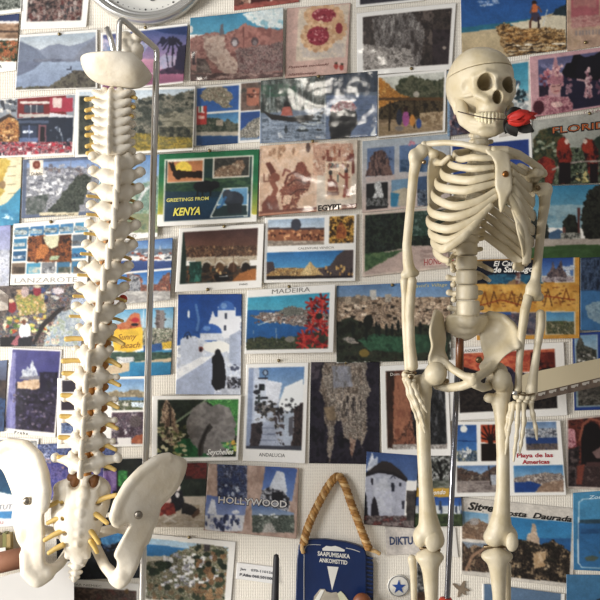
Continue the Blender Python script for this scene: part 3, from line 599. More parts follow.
card('white bordered postcard of an orange thatched hut and villagers under trees', [(376.5, 76), (446.5, 69.5), (444.5, 132.5), (376.5, 139)],
     [('M', 378.5, 75, 443, 134), ('g', 370, 66, 450, 90, 'd8d8d0', 'c4c4b4'), ('np', [(396, 88), (400, 80), (412, 77), (424, 80), (432, 82), (446, 78), (446, 106), (400, 104)], ['3c4430', '5a5e44', '76745a', '484c38'], 5), ('n', 370, 98, 450, 122, ['3a3022', '55462f', '6e5c40', '2c241a'], 5), ('np', [(378, 76), (386, 84), (400, 94), (410, 98), (396, 101), (378, 108)], ['b8762c', 'd8963c', 'a0642a', 'e0aa54'], (3, 4)), ('r', 378, 98, 446, 101, '6a4c2c'), ('n', 370, 120, 450, 140, ['8a7254', 'b49a78', '9c845f'], (10, 3)), ('np', [(420, 114), (444, 112), (444, 126), (420, 124)], ['b49a74', 'c8b08c', '8a7050'], 5),
      ('l', [(390, 102), (389, 131)], 1.6, '3a2c1c'), ('l', [(414, 102), (414, 128)], 1.4, '3a2c1c'), ('e', 399, 118, 3, 8, '3c4050'), ('e', 405.5, 119, 3.4, 8, 'b05a98'), ('e', 405.5, 110, 2, 2.4, '3a2018'), ('e', 412, 121, 2.8, 6, 'd08a3c'), ('e', 418.5, 124, 2.6, 5, '3f5a9a'), ('e', 399, 129, 4.5, 2.4, '8a8078'), ('e', 416, 95, 3, 3, 'b8b0a0')], curl=(1, .4, .8, 0))
card('postcard of violet and brown figures half hidden behind the skull', [(447, 72), (506, 66), (506, 129), (447, 137)],
     [('n', 440, 60, 510, 140, ['3a2c38', '5a4450', '8a6a70', '2a2430', 'a08488', '46506a'], (4, 5)), ('r', 447, 70, 449.5, 137, '8aa8c4'), ('s', 450, 100, 462, 135, 18, 2, 2.4, ['b08a8c', '3a3040', '6a6a80'])])
card('map card with yellow land and turquoise sea at the frame edge', [(-26, 160), (22.5, 157), (20, 224.5), (-26, 230)],
     [('f', 'ece0b8'), ('np', [(-26, 158), (7, 158), (10, 164), (6, 172), (3, 182), (5, 190), (0, 200), (-26, 206)], ['d8b84a', 'e0c660', 'c8a440'], 8), ('e', 3, 185, 3.4, 4, 'a8885c'), ('p', [(22, 187), (14, 196), (8, 203), (2, 206), (-26, 210), (-26, 240), (24, 240), (24, 187)], '4aa0c4'), ('n', 0, 210, 24, 228, ['3a8cb8', '58aacc'], 8)] + [('l', [(8, 167 + 9 * t), (16, 166.5 + 9 * t)], .7, '9a8c6a') for t in range(4)] + [('s', 3, 214, 13, 220, 12, 1.6, .6, ['d8eef4'])])
card('pale lilac postcard of a snowy sky under the yellow map', [(-26, 229), (11.5, 225), (9.5, 310), (-26, 314)],
     [('g', -30, 220, 14, 270, 'a0a4d4', 'ccd0e4'), ('n', -30, 250, 14, 290, ['d4d8e4', 'b8bccc', 'e4e6ec', 'a0a4b0'], (6, 8)), ('n', -30, 286, 14, 316, ['b8a898', 'd8d0c4', '8a7c70'], (7, 4))])
card('blue framed postcard of a tree lined grey city avenue with a seal label', [(23.5, 160), (112, 155.5), (106, 214), (22, 218.5)],
     [('f', '6a7690'), ('M', 27, 161, 104, 213), ('g', 20, 155, 112, 172, '7090c8', 'a8bcdc'), ('n', 20, 168, 112, 220, ['8a8c96', 'b4b4b8', '6a6c76', 'cac8c8'], (5, 4)), ('b', 44, 165, 100, 176, 50, 2, 1.4, ['9a9aa6', '787886', 'b8b8c0', '8a7a78']), ('b', 28, 176, 74, 196, 60, 2.4, 1.6, ['d0d0d4', '70727c', '9a9ca4', 'e0e0e2']), ('np', [(46, 214), (58, 200), (76, 178), (86, 174), (92, 178), (88, 190), (82, 206), (78, 216)], ['3c443c', '50584c', '646a5c', '2c322c'], (3, 3)), ('np', [(27, 198), (50, 194), (44, 214), (27, 216)], ['4a5450', '666e68', '8a8c8c'], 4), ('l', [(71, 160), (70, 177)], .7, '8a8c98'), ('r', 80, 205, 97, 212, 'a8a8b0'), ('M',), ('r', 30, 160, 43.5, 175.5, 'ece0cc'), ('e', 37, 165, 3.8, 4.2, '8a3c28'), ('e', 37, 165, 1.8, 2, 'b06a50'), ('r', 40, 212.5, 79, 216, 'ddd0b0')],
     [('Dublin', 31.5, 174, 3.2, 10.5, '3a3430'), ('BOULEVARD  DE  LA  VILLE', 42, 215.7, 1.7, 35, '6a5c48')])
card('white LANZAROTE postcard with a cave picture ringed by small sea views', [(14.5, 224), (91, 217), (88, 284), (11, 285)],
     [('R', 28.5, 236, 71.5, 260.5, '5a3018'), ('np', [(29, 237), (46, 236), (50, 248), (56, 252), (62, 240), (72, 236), (72, 262), (29, 262)], ['4a2410', '8a4a20', 'b8682c', '30180c'], 5), ('p', [(44, 237), (60, 236), (58, 246), (52, 249), (47, 245)], 'd8d4b0'), ('p', [(52, 256), (60, 256), (58, 260), (50, 260)], 'b8c8a0'), ('p', [(42, 244), (48, 246), (50, 251), (44, 258), (36, 260), (38, 250)], 'c87a38')] +
     [z for i in range(5) for z in (('R', 14.5 + 15 * i, 225, 28 + 15 * i, 234.5, ['4a88b4', '3a80b8', '3f90c8', '4a8cbc', '4aa0cc'][i]), ('n', 14.5 + 15 * i, 230 - i, 28 + 15 * i, 235 - i, ['8ab0c4', 'd8d4c8', '5a7888'], (6, 2)))][:10] +
     [z for i in range(3) for z in (('R', 14 - i * .3, 237 + 12.5 * i, 27, 247.5 + 12.5 * i, ['3f88b0', '2f6c9c', 'a08a70'][i]), ('n', 14, 243 + 12.5 * i, 26, 246.5 + 12.5 * i, [['d8d4cc', '7aa0b0'], ['e0e4e8', '3a5c80'], ['6a5444', '3a3028']][i], 4), ('R', 73, 237 + 12.5 * i, 87, 247.5 + 12.5 * i, ['6a7c8c', '3f90c4', '8a8478'][i]), ('n', 73, 241 + 12.5 * i, 87, 244.5 + 12.5 * i, [['4a4c50', '8a8c90'], ['2c5480', 'd0d8dc'], ['54483c', 'a89880']][i], 4))] +
     [z for i in range(5) for z in (('R', 13.5 + 15 * i, 262.5, 26.5 + 15 * i, 273.5, ['8a7460', '4a9ec0', '8a8c90', '4a86ac', '4a90bc'][i]), ('n', 14 + 15 * i, 267, 26 + 15 * i, 273.2, [['4a3c30', '6a5644'], ['d8ccb4', '7ab0c0'], ['d0d0d0', '54565a'], ['4a5c50', '8a8070'], ['6a5c50', '9a8c78']][i], 3))],
     [('LANZAROTE', 17, 282.5, 5, 62, 'a29c94', -.012)], pins=[(50, 222)])
card('postcard of a crowded floating fruit market with straw hats', [(-2, 286.5), (92, 283), (82, 346), (1, 346.5)],
     [('n', -5, 280, 95, 350, ['4a5464', '8a8078', 'b0a490', '3a3c44', 'a87060', '6a7488'], (6, 4)), ('np', [(0, 286), (26, 284), (14, 310), (0, 318)], ['5a4c48', '8a7a70', '3a3436'], 5), ('s', 20, 290, 60, 300, 26, 3, 2, ['b83c44', '4a5a8a', 'd8d4cc', '3a3440', 'd0a878']), ('np', [(16, 296), (44, 294), (48, 312), (20, 316)], ['c8b058', '6a8a48', 'd89a58', 'e0d8b0'], 3), ('s', 4, 316, 48, 332, 46, 2.6, 1.8, ['8ab058', 'd8c860', 'e0a040', 'd85a3c', 'e8e0c0', '5a7a3c']), ('e', 59, 291, 6, 3.4, 'dcd0d4'),
      ('p', [(72, 300), (90, 296), (90, 346), (70, 346)], 'b8c4d8'), ('np', [(60, 312), (82, 308), (80, 346), (44, 346)], ['c0c8d0', '8a9aa8', 'd8dce0', 'a8b4a0'], 4), ('s', 46, 322, 60, 344, 40, 1.6, 1.6, ['e8d8c0', 'c8d4b0', 'a8bcc8', 'e0b8a0']), ('p', [(60, 308), (66, 307), (46, 326), (36, 344), (33, 344), (42, 324)], '3a3434'), ('p', [(0, 338), (18, 336), (14, 346), (0, 347)], '2a2626'), ('p', [(12, 344), (18, 336), (24, 334), (22, 346)], 'c07078'),
      ('e', 26, 331, 6, 9, 'e8eaf0'), ('e', 25, 319.5, 4.5, 2.6, 'dcd0b0'), ('e', 25, 322, 2.4, 2.6, '8a5a44'), ('p', [(20, 338), (34, 336), (32, 346), (19, 346)], '2e2c34'), ('e', 13, 307, 4.4, 6, 'a82c34'), ('e', 12, 301, 3.4, 2, 'd8c098'), ('e', 26, 292, 4, 5, 'c0a8a4'), ('e', 38, 291, 4, 5, 'a83444'), ('e', 38, 286.5, 3.4, 1.8, 'd8ccb0')])
card('postcard of a green hillside with pale caption beside the white spine', [(100, 158.5), (161, 155), (158.5, 237), (100, 243)],
     [('g', 95, 150, 165, 184, '5f8cc8', 'a8c4dc'), ('np', [(100, 184), (120, 178), (140, 186), (160, 176), (160, 232), (100, 236)], ['7a9a8c', 'a4b8a4', '5a8474', 'c8d0bc', '86a884'], (9, 8)), ('l', [(138, 204), (146, 190), (156, 184)], 3, 'd8dcd8'), ('r', 95, 233, 165, 250, 'f2efe8'), ('n', 100, 214, 160, 233, ['8a9a70', 'a8a880', '6c8468'], 6)], [('WINDERMERE KID', 96, 238.5, 3.4, 42, '9a948c')])
card('postcard of a marina above red brick quayside houses beside the steel rod', [(112, 244), (173.5, 238), (171, 300), (112, 305)],
     [('M', 112, 241, 173, 271), ('g', 110, 236, 176, 250, '4a78bc', '8ab0d8'), ('n', 112, 249, 176, 256, ['6a7888', '8a94a0', '5a6a78'], 5), ('s', 122, 252, 172, 261, 50, 2, .9, ['e8e8e8', '4a5464', 'b05a44', 'd8d8d8']), ('l', [(161, 246), (161, 258)], .6, 'e0e0e0'), ('l', [(154, 248), (154, 258)], .6, 'e0e0e0'), ('g', 110, 261, 176, 272, '4a64a0', '34508c'), ('M', 112, 272.5, 173, 303), ('g', 110, 268, 176, 292, '2f74c4', '8ab8e0'), ('np', [(128, 272), (141, 276), (144, 284), (150, 287), (158, 285), (164, 276), (170, 272), (172, 292), (128, 296)], ['8a5044', 'b0705a', '5a4a4c', 'c88a6c'], 3), ('np', [(130, 274), (140, 277), (142, 292), (130, 294)], ['8a8c94', 'c8c8c8', '54565e'], 3), ('n', 112, 291, 174, 306, ['c4c0bc', 'a8a4a0', 'd8d4cc'], (9, 3)), ('l', [(150, 276), (150, 290)], .7, '3a4a5a')])
card('green and yellow framed KENYA postcard with elephants and a safari buck', [(160, 155), (259.5, 150), (257, 222), (158, 227)],
     [('g', 150, 180, 265, 215, '1f7a4c', 'c4b840'), ('r', 150, 140, 265, 182, '1f7a4c'), ('M', 164.5, 158, 252.5, 220.5), ('f', 'dcdccc'), ('M', 165.5, 159, 251.5, 219.5), ('g', 160, 155, 256, 200, '2c4c3c', '26465a'), ('n', 165, 178, 252, 192, ['3a5c40', '24463a', '4a6c4a'], (10, 4)), ('g', 160, 198, 256, 222, '24506c', '1c3c58'), ('e', 205, 187, 11, 6, '20242a'), ('e', 215, 185.5, 5, 4, '20242a'), ('l', [(198, 190), (198, 197)], 1.6, '1c2024'), ('l', [(203, 191), (203, 198)], 1.6, '1c2024'), ('l', [(211, 190), (211, 196)], 1.4, '1c2024'),
      ('R', 167, 159.5, 204, 182, 'e4dccc'), ('M', 168.2, 160.7, 202.8, 180.8), ('g', 160, 158, 206, 184, 'c07c4c', 'd89060'), ('e', 184, 170, 8.5, 8, 'e8c848'), ('np', [(170, 164), (174, 164), (176, 171), (186, 172), (203, 172), (203, 179), (186, 178), (178, 180), (175, 178)], ['2c1c14', '3a2418'], 5), ('l', [(170, 163), (174, 168)], 1.2, '2c1c14'), ('l', [(173, 162), (176, 170)], 1.2, '2c1c14'),
      ('M',), ('R', 212.5, 158, 249.5, 179.5, 'e4dccc'), ('M', 213.7, 159.2, 248.3, 178.3), ('n', 210, 155, 252, 182, ['3a3a34', '54524a', '2c2c28', '6a645a'], 4), ('np', [(215, 172), (222, 167), (232, 166), (236, 162), (243, 161), (246, 168), (240, 175), (228, 179), (215, 179)], ['8a6a50', 'b09478', '6a4c38', 'c8b498'], 3), ('MP', [(210.5, 218), (224, 189), (248.5, 187.5), (248, 216.5)]), ('f', 'dfe4dc'), ('MP', [(212.5, 216.8), (224.8, 190.2), (247.5, 188.7), (247, 215.5)]), ('g', 205, 185, 250, 205, '7ab0d4', '5c9cc8'), ('r', 205, 206, 250, 220, '2c4448'), ('e', 234, 200, 10, 8, '3c4450'), ('e', 228, 196, 5, 6, '48505c'), ('l', [(226, 198), (222, 206), (218, 208)], 2.4, '3f7ab0'), ('r', 228, 204, 242, 214, '2e363e')],
     [('GREETINGS FROM', 167.5, 200.5, 3.4, 42, 'd8d070', .02), ('KENYA', 174.5, 214.5, 7.4, 27, 'e8dc60', .03, .25)], pins=[(209, 151.5)])
card('sandy EGYPT postcard of temple reliefs and a painted pharaoh panel', [(260, 146.5), (357.5, 140), (356, 209), (259, 217)],
     [('f', 'dcb898'), ('n', 255, 138, 328, 214, ['dcb898', 'e6c8ae', 'd4ae90'], 12), ('R', 317, 141, 357, 212, 'd8c8b4'), ('n', 313, 144, 353, 176, ['d0a084', 'e0b89c', 'b87c60', 'e4c8b0'], (4, 6)), ('b', 322, 150, 353, 172, 26, 1.4, 3.2, ['9a5440', 'b87858', '7a4434', 'd8ac90']), ('r', 349, 154, 354, 174, '8a3c2c'), ('r', 325, 162, 351.5, 200, 'e8cdb0'), ('r', 326.5, 163.5, 350, 198, 'e0c0a0'),
      ('r', 328, 164, 348, 169, 'c49a78'), ('b', 328, 164, 348, 170, 16, 1, 1.6, ['7a4438', '4a5048', 'a86a50']), ('p', [(328, 180), (334, 180), (335, 191), (328, 191)], '94543f'), ('l', [(330, 173), (331, 180), (336, 184), (337, 191)], 2.4, '8a4838'), ('e', 330.5, 173, 1.8, 2.6, '3a3430'), ('l', [(346, 174), (346, 184), (344, 197)], 3, 'a8503c'), ('l', [(346, 184), (348, 197)], 2.4, 'a8503c'), ('l', [(349, 178), (343, 178), (339, 174)], 1.6, 'a0503c'), ('e', 346, 171, 2, 2.6, '4a302a'), ('r', 327, 192, 339, 196, '8a5c48'), ('l', [(338, 176), (338, 182)], 1.4, '5a6a60'),
      ('p', [(266, 164), (270, 162.5), (276, 172), (271, 175)], '7a4030'), ('e', 275, 178, 5, 4.5, '94543f'), ('l', [(272, 182), (276, 190), (272, 200), (268, 208)], 5, 'a0604a'), ('l', [(283, 176), (285, 170), (290, 172)], 2.2, '9a5844'), ('np', [(280, 190), (288, 182), (295, 172), (297, 164), (303, 163), (311, 176), (310, 188), (300, 196), (296, 206), (300, 212), (284, 212), (282, 200)], ['8a4c3a', 'a86850', '7a3c2e', 'c89878'], 3), ('l', [(288, 186), (296, 180), (306, 184)], 1.2, '5a2c22'), ('l', [(290, 196), (298, 190), (308, 190)], 1.2, '5a2c22'), ('p', [(284, 196), (292, 196), (290, 204), (283, 206)], 'e0bc9e'), ('p', [(300, 200), (312, 194), (312, 210), (304, 210)], 'dcb898'), ('l', [(296, 172), (288, 176), (285, 184)], 2.2, '7a3c2e'), ('e', 302, 168, 4, 4.5, '945240'), ('np', [(262, 206), (268, 196), (276, 196), (280, 212), (262, 212)], ['9a5a46', '84483a'], 4), ('l', [(264, 174), (264, 182), (269, 182), (269, 175)], 1.2, '9a6a54'), ('s', 270, 148, 296, 158, 14, 1.5, 3, ['c09878', 'b08868']), ('e', 308, 148, 2.2, 5, '6a4c40'),
      ('R', 255, 208, 317, 214, '8a5040'), ('R', 255, 210.5, 317, 212.5, 'c88e70'), ('R', 342, 208, 357, 214, '7a4436'), ('R', 342, 210, 357, 212, 'b88468'), ('R', 255, 214.5, 360, 218, 'e4d0bc')],
     [('EGYPT', 318.5, 212.5, 5.4, 23, '2a2420', .04)], gloss=True, curl=(6, .6, .4, .2), pins=[(312, 142)])
card('white bordered postcard of a lit Paris bridge at dusk', [(180, 229), (264.5, 224), (262, 287.5), (176, 292)],
     [('M', 182, 230.5, 257, 282.5), ('g', 175, 225, 265, 255, '4c3434', '8a5c48'), ('n', 178, 246, 262, 260, ['5a3c30', '8a6044', '3a2c2c', 'a07c58', '6a4a3c'], (3, 4)), ('s', 186, 247, 256, 258, 40, .9, 1.2, ['b89068', '4a3430', '8a6444']), ('n', 178, 266, 262, 288, ['2c2c2c', '4a3c30', '6a4a34', '3a4640'], (8, 3)), ('p', [(186, 258), (262, 256), (262, 260), (186, 261)], 'c8b8a0'), ('n', 196, 259, 250, 266, ['a8947c', 'c8b89c'], 5)] +
     [('e', 207 + 13 * t, 268, 4.6, 5, ['3a3028', '6a4c34', '5a3c2c', '2c2420'][t]) for t in range(4)] + [('l', [(202 + 13 * t, 268), (204 + 13 * t, 263), (208 + 13 * t, 261), (212 + 13 * t, 264)], 1, 'd8d0c0') for t in range(4)] + [('s', 188, 267, 256, 282, 30, 1.0, 2.6, ['c89858', '6a4a30', 'e0c088', '2a2624', '8a5c38']), ('l', [(234, 243), (234, 272)], .8, '8a6c54'), ('l', [(216, 247), (216, 266)], .6, '8a6c54'), ('p', [(180, 230), (184, 230), (187, 258), (186, 284), (180, 284)], '24382f'), ('n', 190, 262, 202, 282, ['2f6c5c', '1c3c34', '3f8070'], (3, 8)), ('p', [(232, 282), (240, 274), (254, 269), (262, 272), (262, 284)], 'b8743c'), ('p', [(214, 276), (228, 274), (230, 280), (218, 282)], '1c1a1c'), ('l', [(220, 277), (228, 276)], 1, 'c8c8c4')], [('PARIS', 241, 286.6, 1.8, 8, '4a4642')], pins=[(223, 227), (210, 289)])
card('white postcard of a palace front, glowing fountain and glass pyramid', [(265, 218), (356.5, 214), (355, 281), (264, 283)],
     [('M', 268, 218.5, 324, 245), ('g', 260, 212, 330, 230, '8aa8c8', 'c8d4dc'), ('r', 260, 229, 330, 241, 'a06444'), ('b', 268, 230, 324, 240, 60, 1.2, 1.2, ['5a3024', 'd8a070', 'c88454', '7a4430']), ('r', 260, 228, 330, 230, '5a4a4a'), ('e', 296, 225, 5, 6, '4a4c58'), ('n', 260, 241, 330, 247, ['c8b8a4', '8a7a6c', 'b0a490'], (5, 2)), ('M', 329, 217.5, 353.5, 244.5), ('n', 325, 212, 356, 246, ['4a3418', 'c89038', 'e8b850', '7a5420', '2c2414'], 6), ('np', [(336, 244), (337, 228), (341, 222), (346, 230), (346, 244)], ['a85a2c', 'c87c3c', '8a4424'], 4), ('n', 329, 239, 354, 246, ['2c2018', 'd8a040'], 3),
      ('M', 267, 251.5, 353, 278.5), ('g', 260, 248, 356, 270, '2a74b8', '58a4d4'), ('n', 262, 268, 356, 280, ['a87c48', 'd8b068', '6a4c34', 'e8cc8c'], (4, 3)), ('p', [(316, 270), (330, 266), (337, 256), (345, 250), (354, 250), (354, 276), (316, 276)], '5a4c4c'), ('b', 322, 266, 353, 275, 26, 1, 1.6, ['c89450', '3a3034', 'e0b468']), ('p', [(300, 275), (310, 262), (323, 275)], 'd8bc84'), ('p', [(310, 262), (312, 275), (323, 275)], 'c4a46c'), ('p', [(267, 262), (273, 262), (275, 270), (267, 274)], '54484c'), ('r', 262, 276, 356, 280, '2c2428')],
     [('CALENTURE VENECIA', 298, 249.5, 2.2, 36, '8a847c')])
card('HONDURAS postcard of a pale road along dark green trees', [(362.5, 213), (449, 206.5), (448, 268), (362, 277)],
     [('f', 'd6c4b4'), ('M', 364.5, 212, 448, 271), ('n', 360, 205, 450, 256, ['1c2420', '2c3a2e', '41523f', '14181a', '35433a'], (6, 8)), ('n', 410, 210, 436, 236, ['2f4c3c', '48685a', '24382f', '6a8478'], 4), ('p', [(364, 256), (396, 250), (412, 246), (430, 246), (450, 250), (450, 275), (364, 275)], 'c4aca0'), ('np', [(364, 254), (390, 252), (404, 250), (382, 262), (364, 272)], ['3a5a38', '54744a', '6a8454'], 5), ('n', 420, 250, 450, 262, ['b89a90', 'a08880', 'ccb4a8'], (9, 2)), ('R', 425, 260.5, 450, 268.5, 'd8bcb0')],
     [('HONDURAS', 424, 267.6, 6.4, 33, 'a83438', .0)], pins=[(356.5, 249)] and [])
card('FLORIDA postcard of three scarlet macaws on a branch', [(531.5, 121.5), (630, 109), (630, 182), (532.5, 186)],
     [('g', 525, 105, 640, 150, 'c0bcb4', 'a4a89c'), ('n', 530, 148, 640, 190, ['24301f', '3c4a34', '566448', '8a927a', '182018'], (5, 6)), ('np', [(533, 140), (540, 130), (550, 128), (562, 136), (560, 150), (552, 162), (533, 164)], ['2a3424', '4a5434', '6a5a38', '3a4028'], 4), ('np', [(590, 142), (600, 136), (640, 130), (640, 160), (600, 160)], ['2a3a30', '3a4c3a'], 5), ('s', 534, 142, 560, 156, 26, 2.5, 1.4, ['7a8468', 'a8ac94', '30402c']),
      ('np', [(536, 162), (544, 157), (553, 160), (555, 170), (551, 184), (545, 184), (543, 170)], ['8a2a20', 'b03a28', '6a1c1a'], 4), ('np', [(556, 150), (558, 141), (563, 137), (568, 142), (571, 156), (569, 168), (567, 184), (560, 184), (558, 166)], ['8a2418', 'a83424', '5a1a18', '24161c'], (5, 9)), ('e', 562, 145, 5.5, 7, 'a8321f'), ('e', 566, 142, 2, 3, 'e0c8b8'), ('np', [(581, 146), (585, 139), (591, 140), (597, 150), (597, 164), (596, 182), (590, 182), (586, 164)], ['962a1c', 'b03a26', '5a1a18', '2a181c'], (5, 9)), ('e', 587, 147, 5.5, 7, 'b03822'), ('e', 584.5, 142, 2, 2.6, 'e0c8b8'), ('l', [(552, 170), (566, 164), (580, 162), (630, 161)], 1.8, 'a89a90'), ('r', 558, 163, 570, 184, '201418'), ('r', 589, 164, 597, 184, '221418'), ('s', 572, 174, 590, 184, 14, 2, 2, ['c8b878', '8a8454', '3a3a24'])],
     [('FLORIDA', 551.5, 131.5, 7.4, 66, '241c1c', .05, .0), ('FLORIDA', 552.2, 130.7, 6.0, 65, 'b86030', .0, .0)], pins=[(589, 115)])
card('postcard of a lakeside park with a broad green lawn and dark trees', [(521, 187), (630, 184), (630, 258), (524, 262.5)],
     [('g', 515, 180, 640, 228, '2c86b0', '8ab0be'), ('n', 540, 205, 590, 226, ['86aab8', '9cbac2', '74a0b2'], (14, 5)), ('p', [(540, 236), (552, 232), (557, 229.5), (564, 233), (572, 236), (572, 240), (540, 240)], '4a6c90'), ('np', [(583, 204), (588, 192), (596, 186), (630, 182), (630, 240), (584, 240), (580, 220)], ['1a1c18', '2c2e26', '3e4034', '14140f'], (5, 6)), ('np', [(562, 238), (562, 222), (568, 215), (574, 216), (577, 228), (577, 240)], ['242820', '363c30', '1a1c18'], 4), ('np', [(530, 240), (530, 222), (534, 210), (537, 222), (541, 214), (546, 220), (548, 240)], ['22261f', '343a30'], 4), ('r', 562, 227, 564.5, 242, '7a4c44'), ('r', 576.5, 208, 579, 240, '6a3c38'), ('n', 560, 233, 580, 240, ['8a8c84', 'c0bcb0', '4a4c46'], 3),
      ('n', 515, 239, 640, 248, ['a89c90', 'b8aca0', '968a80'], (18, 2)), ('p', [(515, 250), (540, 247), (580, 245), (640, 246), (640, 262), (515, 264)], '3f6030'), ('n', 515, 249, 640, 258, ['3a5c2c', '46683a'], (20, 4))])
card('Sunny Beach postcard with yellow banner, tower block and bay behind the rod', [(104, 311), (174, 307), (171, 374.5), (100, 378)],
     [('g', 95, 305, 180, 320, '5aa4d0', '9ccae0'), ('r', 95, 318, 180, 345, 'a8c8d8'), ('np', [(112, 326), (126, 322), (130, 316), (134, 313), (139, 314), (141, 322), (142, 328), (112, 330)], ['c86a3c', 'd88a5c', 'b8502c'], 4), ('e', 135.5, 318, 4.6, 5, 'd87c50'), ('e', 135.5, 320, 3.8, 2.4, 'c83038'), ('e', 135, 324.5, 3.6, 1.6, '2a2024'),
      ('p', [(113, 329), (124, 330), (142, 327), (144, 338), (142, 348), (130, 352), (114, 350)], 'f0c234'), ('p', [(100, 352), (130, 354), (146, 350), (172, 350), (172, 378), (100, 380)], '4a9cc8'), ('n', 110, 352, 172, 362, ['3a5c48', '547060', '2c4844'], (6, 3)), ('r', 117, 357, 134, 364, 'dcdcd8'), ('b', 117, 357, 134, 364, 12, 1, 1.4, ['b0b0b0', 'c8c8c8']), ('p', [(104, 366), (134, 362), (172, 358), (172, 361), (146, 366), (116, 374), (102, 374)], 'd8c09c'), ('g', 130, 362, 172, 378, '3a98c4', '2a84b4'),
      ('r', 156, 310, 164, 333, '7a6c68'), ('b', 156, 310, 164, 333, 30, 3, .5, ['a89c98', '5a4c4c']), ('r', 160, 310, 164.5, 333, '9a908c'), ('n', 143, 328, 173, 348, ['3a4a3c', '8a8478', 'c8bca8', '54644c', 'd8d0c0'], 4), ('p', [(162, 343), (172, 341), (171, 348), (163, 349)], 'e0b83c'), ('p', [(144, 346), (162, 343), (162, 350), (144, 352)], '3a64a0'), ('l', [(144, 308), (143, 326)], 1, 'e0e8ec')],
     [('Sunny', 117.5, 339, 6, 19, '9a6a2c', .0, .3), ('Beach', 121, 347.5, 6, 19, '9a6a2c', .0, .3)])
card('yellow Camino de Santiago map postcard with cathedral pictures', [(472, 260), (578.5, 257.5), (578, 338), (476, 340)],
     [('f', 'd69a3a'), ('n', 470, 282, 580, 312, ['c88a30', 'd8a040', 'e0ac50'], 9), ('M', 474, 260, 576, 284), ('r', 470, 255, 542, 284, '1c2030'), ('np', [(486, 276), (500, 274), (542, 276), (542, 284), (486, 284)], ['2a6484', '3a7c98', '245470'], 6), ('np', [(505, 284), (516, 278), (524, 284)], ['b08a5c', '8a6a4c'], 3), ('s', 515, 272, 521, 286, 14, 1.4, 2, ['a89088', '7a4c48', 'c8b8b0']), ('M',), ('r', 540, 257, 573.5, 282.5, 'd8d0c0'), ('g', 541, 257, 572.5, 276, '2a54a4', '6a94cc'), ('s', 562, 266, 572, 276, 12, 3, 1.6, ['c8d0dc']), ('np', [(545, 281), (546, 274), (550, 270), (552, 262), (554, 270), (558, 266), (560, 260), (562, 270), (566, 276), (568, 281)], ['5a4c50', '8a7470', '3c3440'], 3), ('n', 541, 277, 572.5, 282, ['a8989c', 'c8bcbc', '6a5c60'], 3)] +
     [('l', [(480 + 9 * t, 303 + 4 * math.sin(t * 2.1)), (484 + 9 * t, 292 + 3 * math.sin(t * 3.3)), (488 + 9 * t, 304 + 3 * math.cos(t * 1.7))], 1.1, ['8a4c1c', '6a4020', 'a05c20'][t % 3]) for t in range(10)] + [('l', [(478, 306), (500, 300), (520, 305), (545, 296), (574, 300)], 1.2, 'a0441c'), ('s', 500, 286, 574, 308, 40, 2, .7, ['7a4c20', 'a8682c']),
      ('r', 544, 311, 574, 334.5, 'd8c8a8'), ('g', 545, 312, 573, 324, '4a8cb8', '7ab0c8'), ('n', 545, 321, 573, 334, ['4a5a34', '8a7c58', '34442c', 'a89c7c'], 4), ('r', 476, 312, 541, 335, 'b8a8a0'), ('n', 477, 313, 540, 334, ['54586c', '8a7a80', '3c404c', '7a5c64'], 5), ('r', 488, 312, 510, 315, '3a64a8')],
     [('El Camino', 494, 265.5, 5, 33, 'e8e4dc', .02, .25), ('de Santiago', 493, 271.8, 5.6, 40, 'f0ece4', .025, .25)])
card('blue postcard of frosty trees over a snow globe disc', [(579.5, 258), (630, 256), (630, 331), (579.5, 330)],
     [('g', 575, 250, 640, 334, '2a4060', '3a6a9c'), ('n', 579, 258, 640, 290, ['1c2a40', '34486a', '5a7090', '24344c'], (3, 8)), ('r', 575, 291, 640, 334, '3f78ac'), ('np', [(584, 306), (592, 302), (612, 302), (614, 322), (598, 324), (587, 318)], ['7a98ac', '9cb4c0', '6488a0'], 5)])
card('navy framed postcard of a white villa under trees above the beige arm', [(571, 333), (630, 330), (630, 408), (573, 410)],
     [('f', '2a4c9c'), ('R', 574, 334, 596.5, 366, 'a8c0d0'), ('M', 575, 335, 595.5, 365), ('g', 570, 330, 600, 350, '6a9cc4', 'a8c4d4'), ('np', [(574, 348), (578, 336), (584, 346), (590, 348), (597, 352), (597, 366), (574, 366)], ['3a3c38', '54584c', '8a8478', '2a2c28'], 4), ('s', 576, 354, 596, 364, 20, 1.8, 1, ['e0dcd4', 'b8b4ac', '3a3c3a']), ('M', 574, 370, 630, 406), ('f', '9ab0b4'), ('M', 576, 371, 630, 404), ('n', 570, 370, 632, 406, ['4a4844', '6a645c', '8a847a', '35342f'], (8, 3)), ('M',), ('r', 599, 337, 602, 342, 'e8e8e8')])
card('wide white bordered postcard of a red volcanic sunset behind the forearm', [(440, 348.5), (563.5, 342), (567, 415), (443, 421)],
     [('M', 458, 351.5, 555.5, 410.5), ('n', 430, 340, 570, 372, ['a83c2c', 'c85a3c', 'd87a50', 'b84834'], (16, 6)), ('p', [(440, 372), (460, 366), (480, 372), (500, 366), (512, 372), (530, 374), (556, 362), (570, 356), (570, 425), (440, 425)], '1c1420'), ('np', [(495, 368), (508, 366), (516, 374), (520, 384), (495, 388)], ['34304a', '443c58', '28243c'], 6), ('np', [(440, 380), (470, 376), (500, 384), (560, 390), (560, 414), (440, 416)], ['1c1618', '2e2624', '463c36', '161214'], 4), ('n', 530, 352, 556, 368, ['6a2420', '8a3428', '3a1a1c'], 7)], [('LANZAROTE', 464, 350.3, 3, 19, '5a5450')])
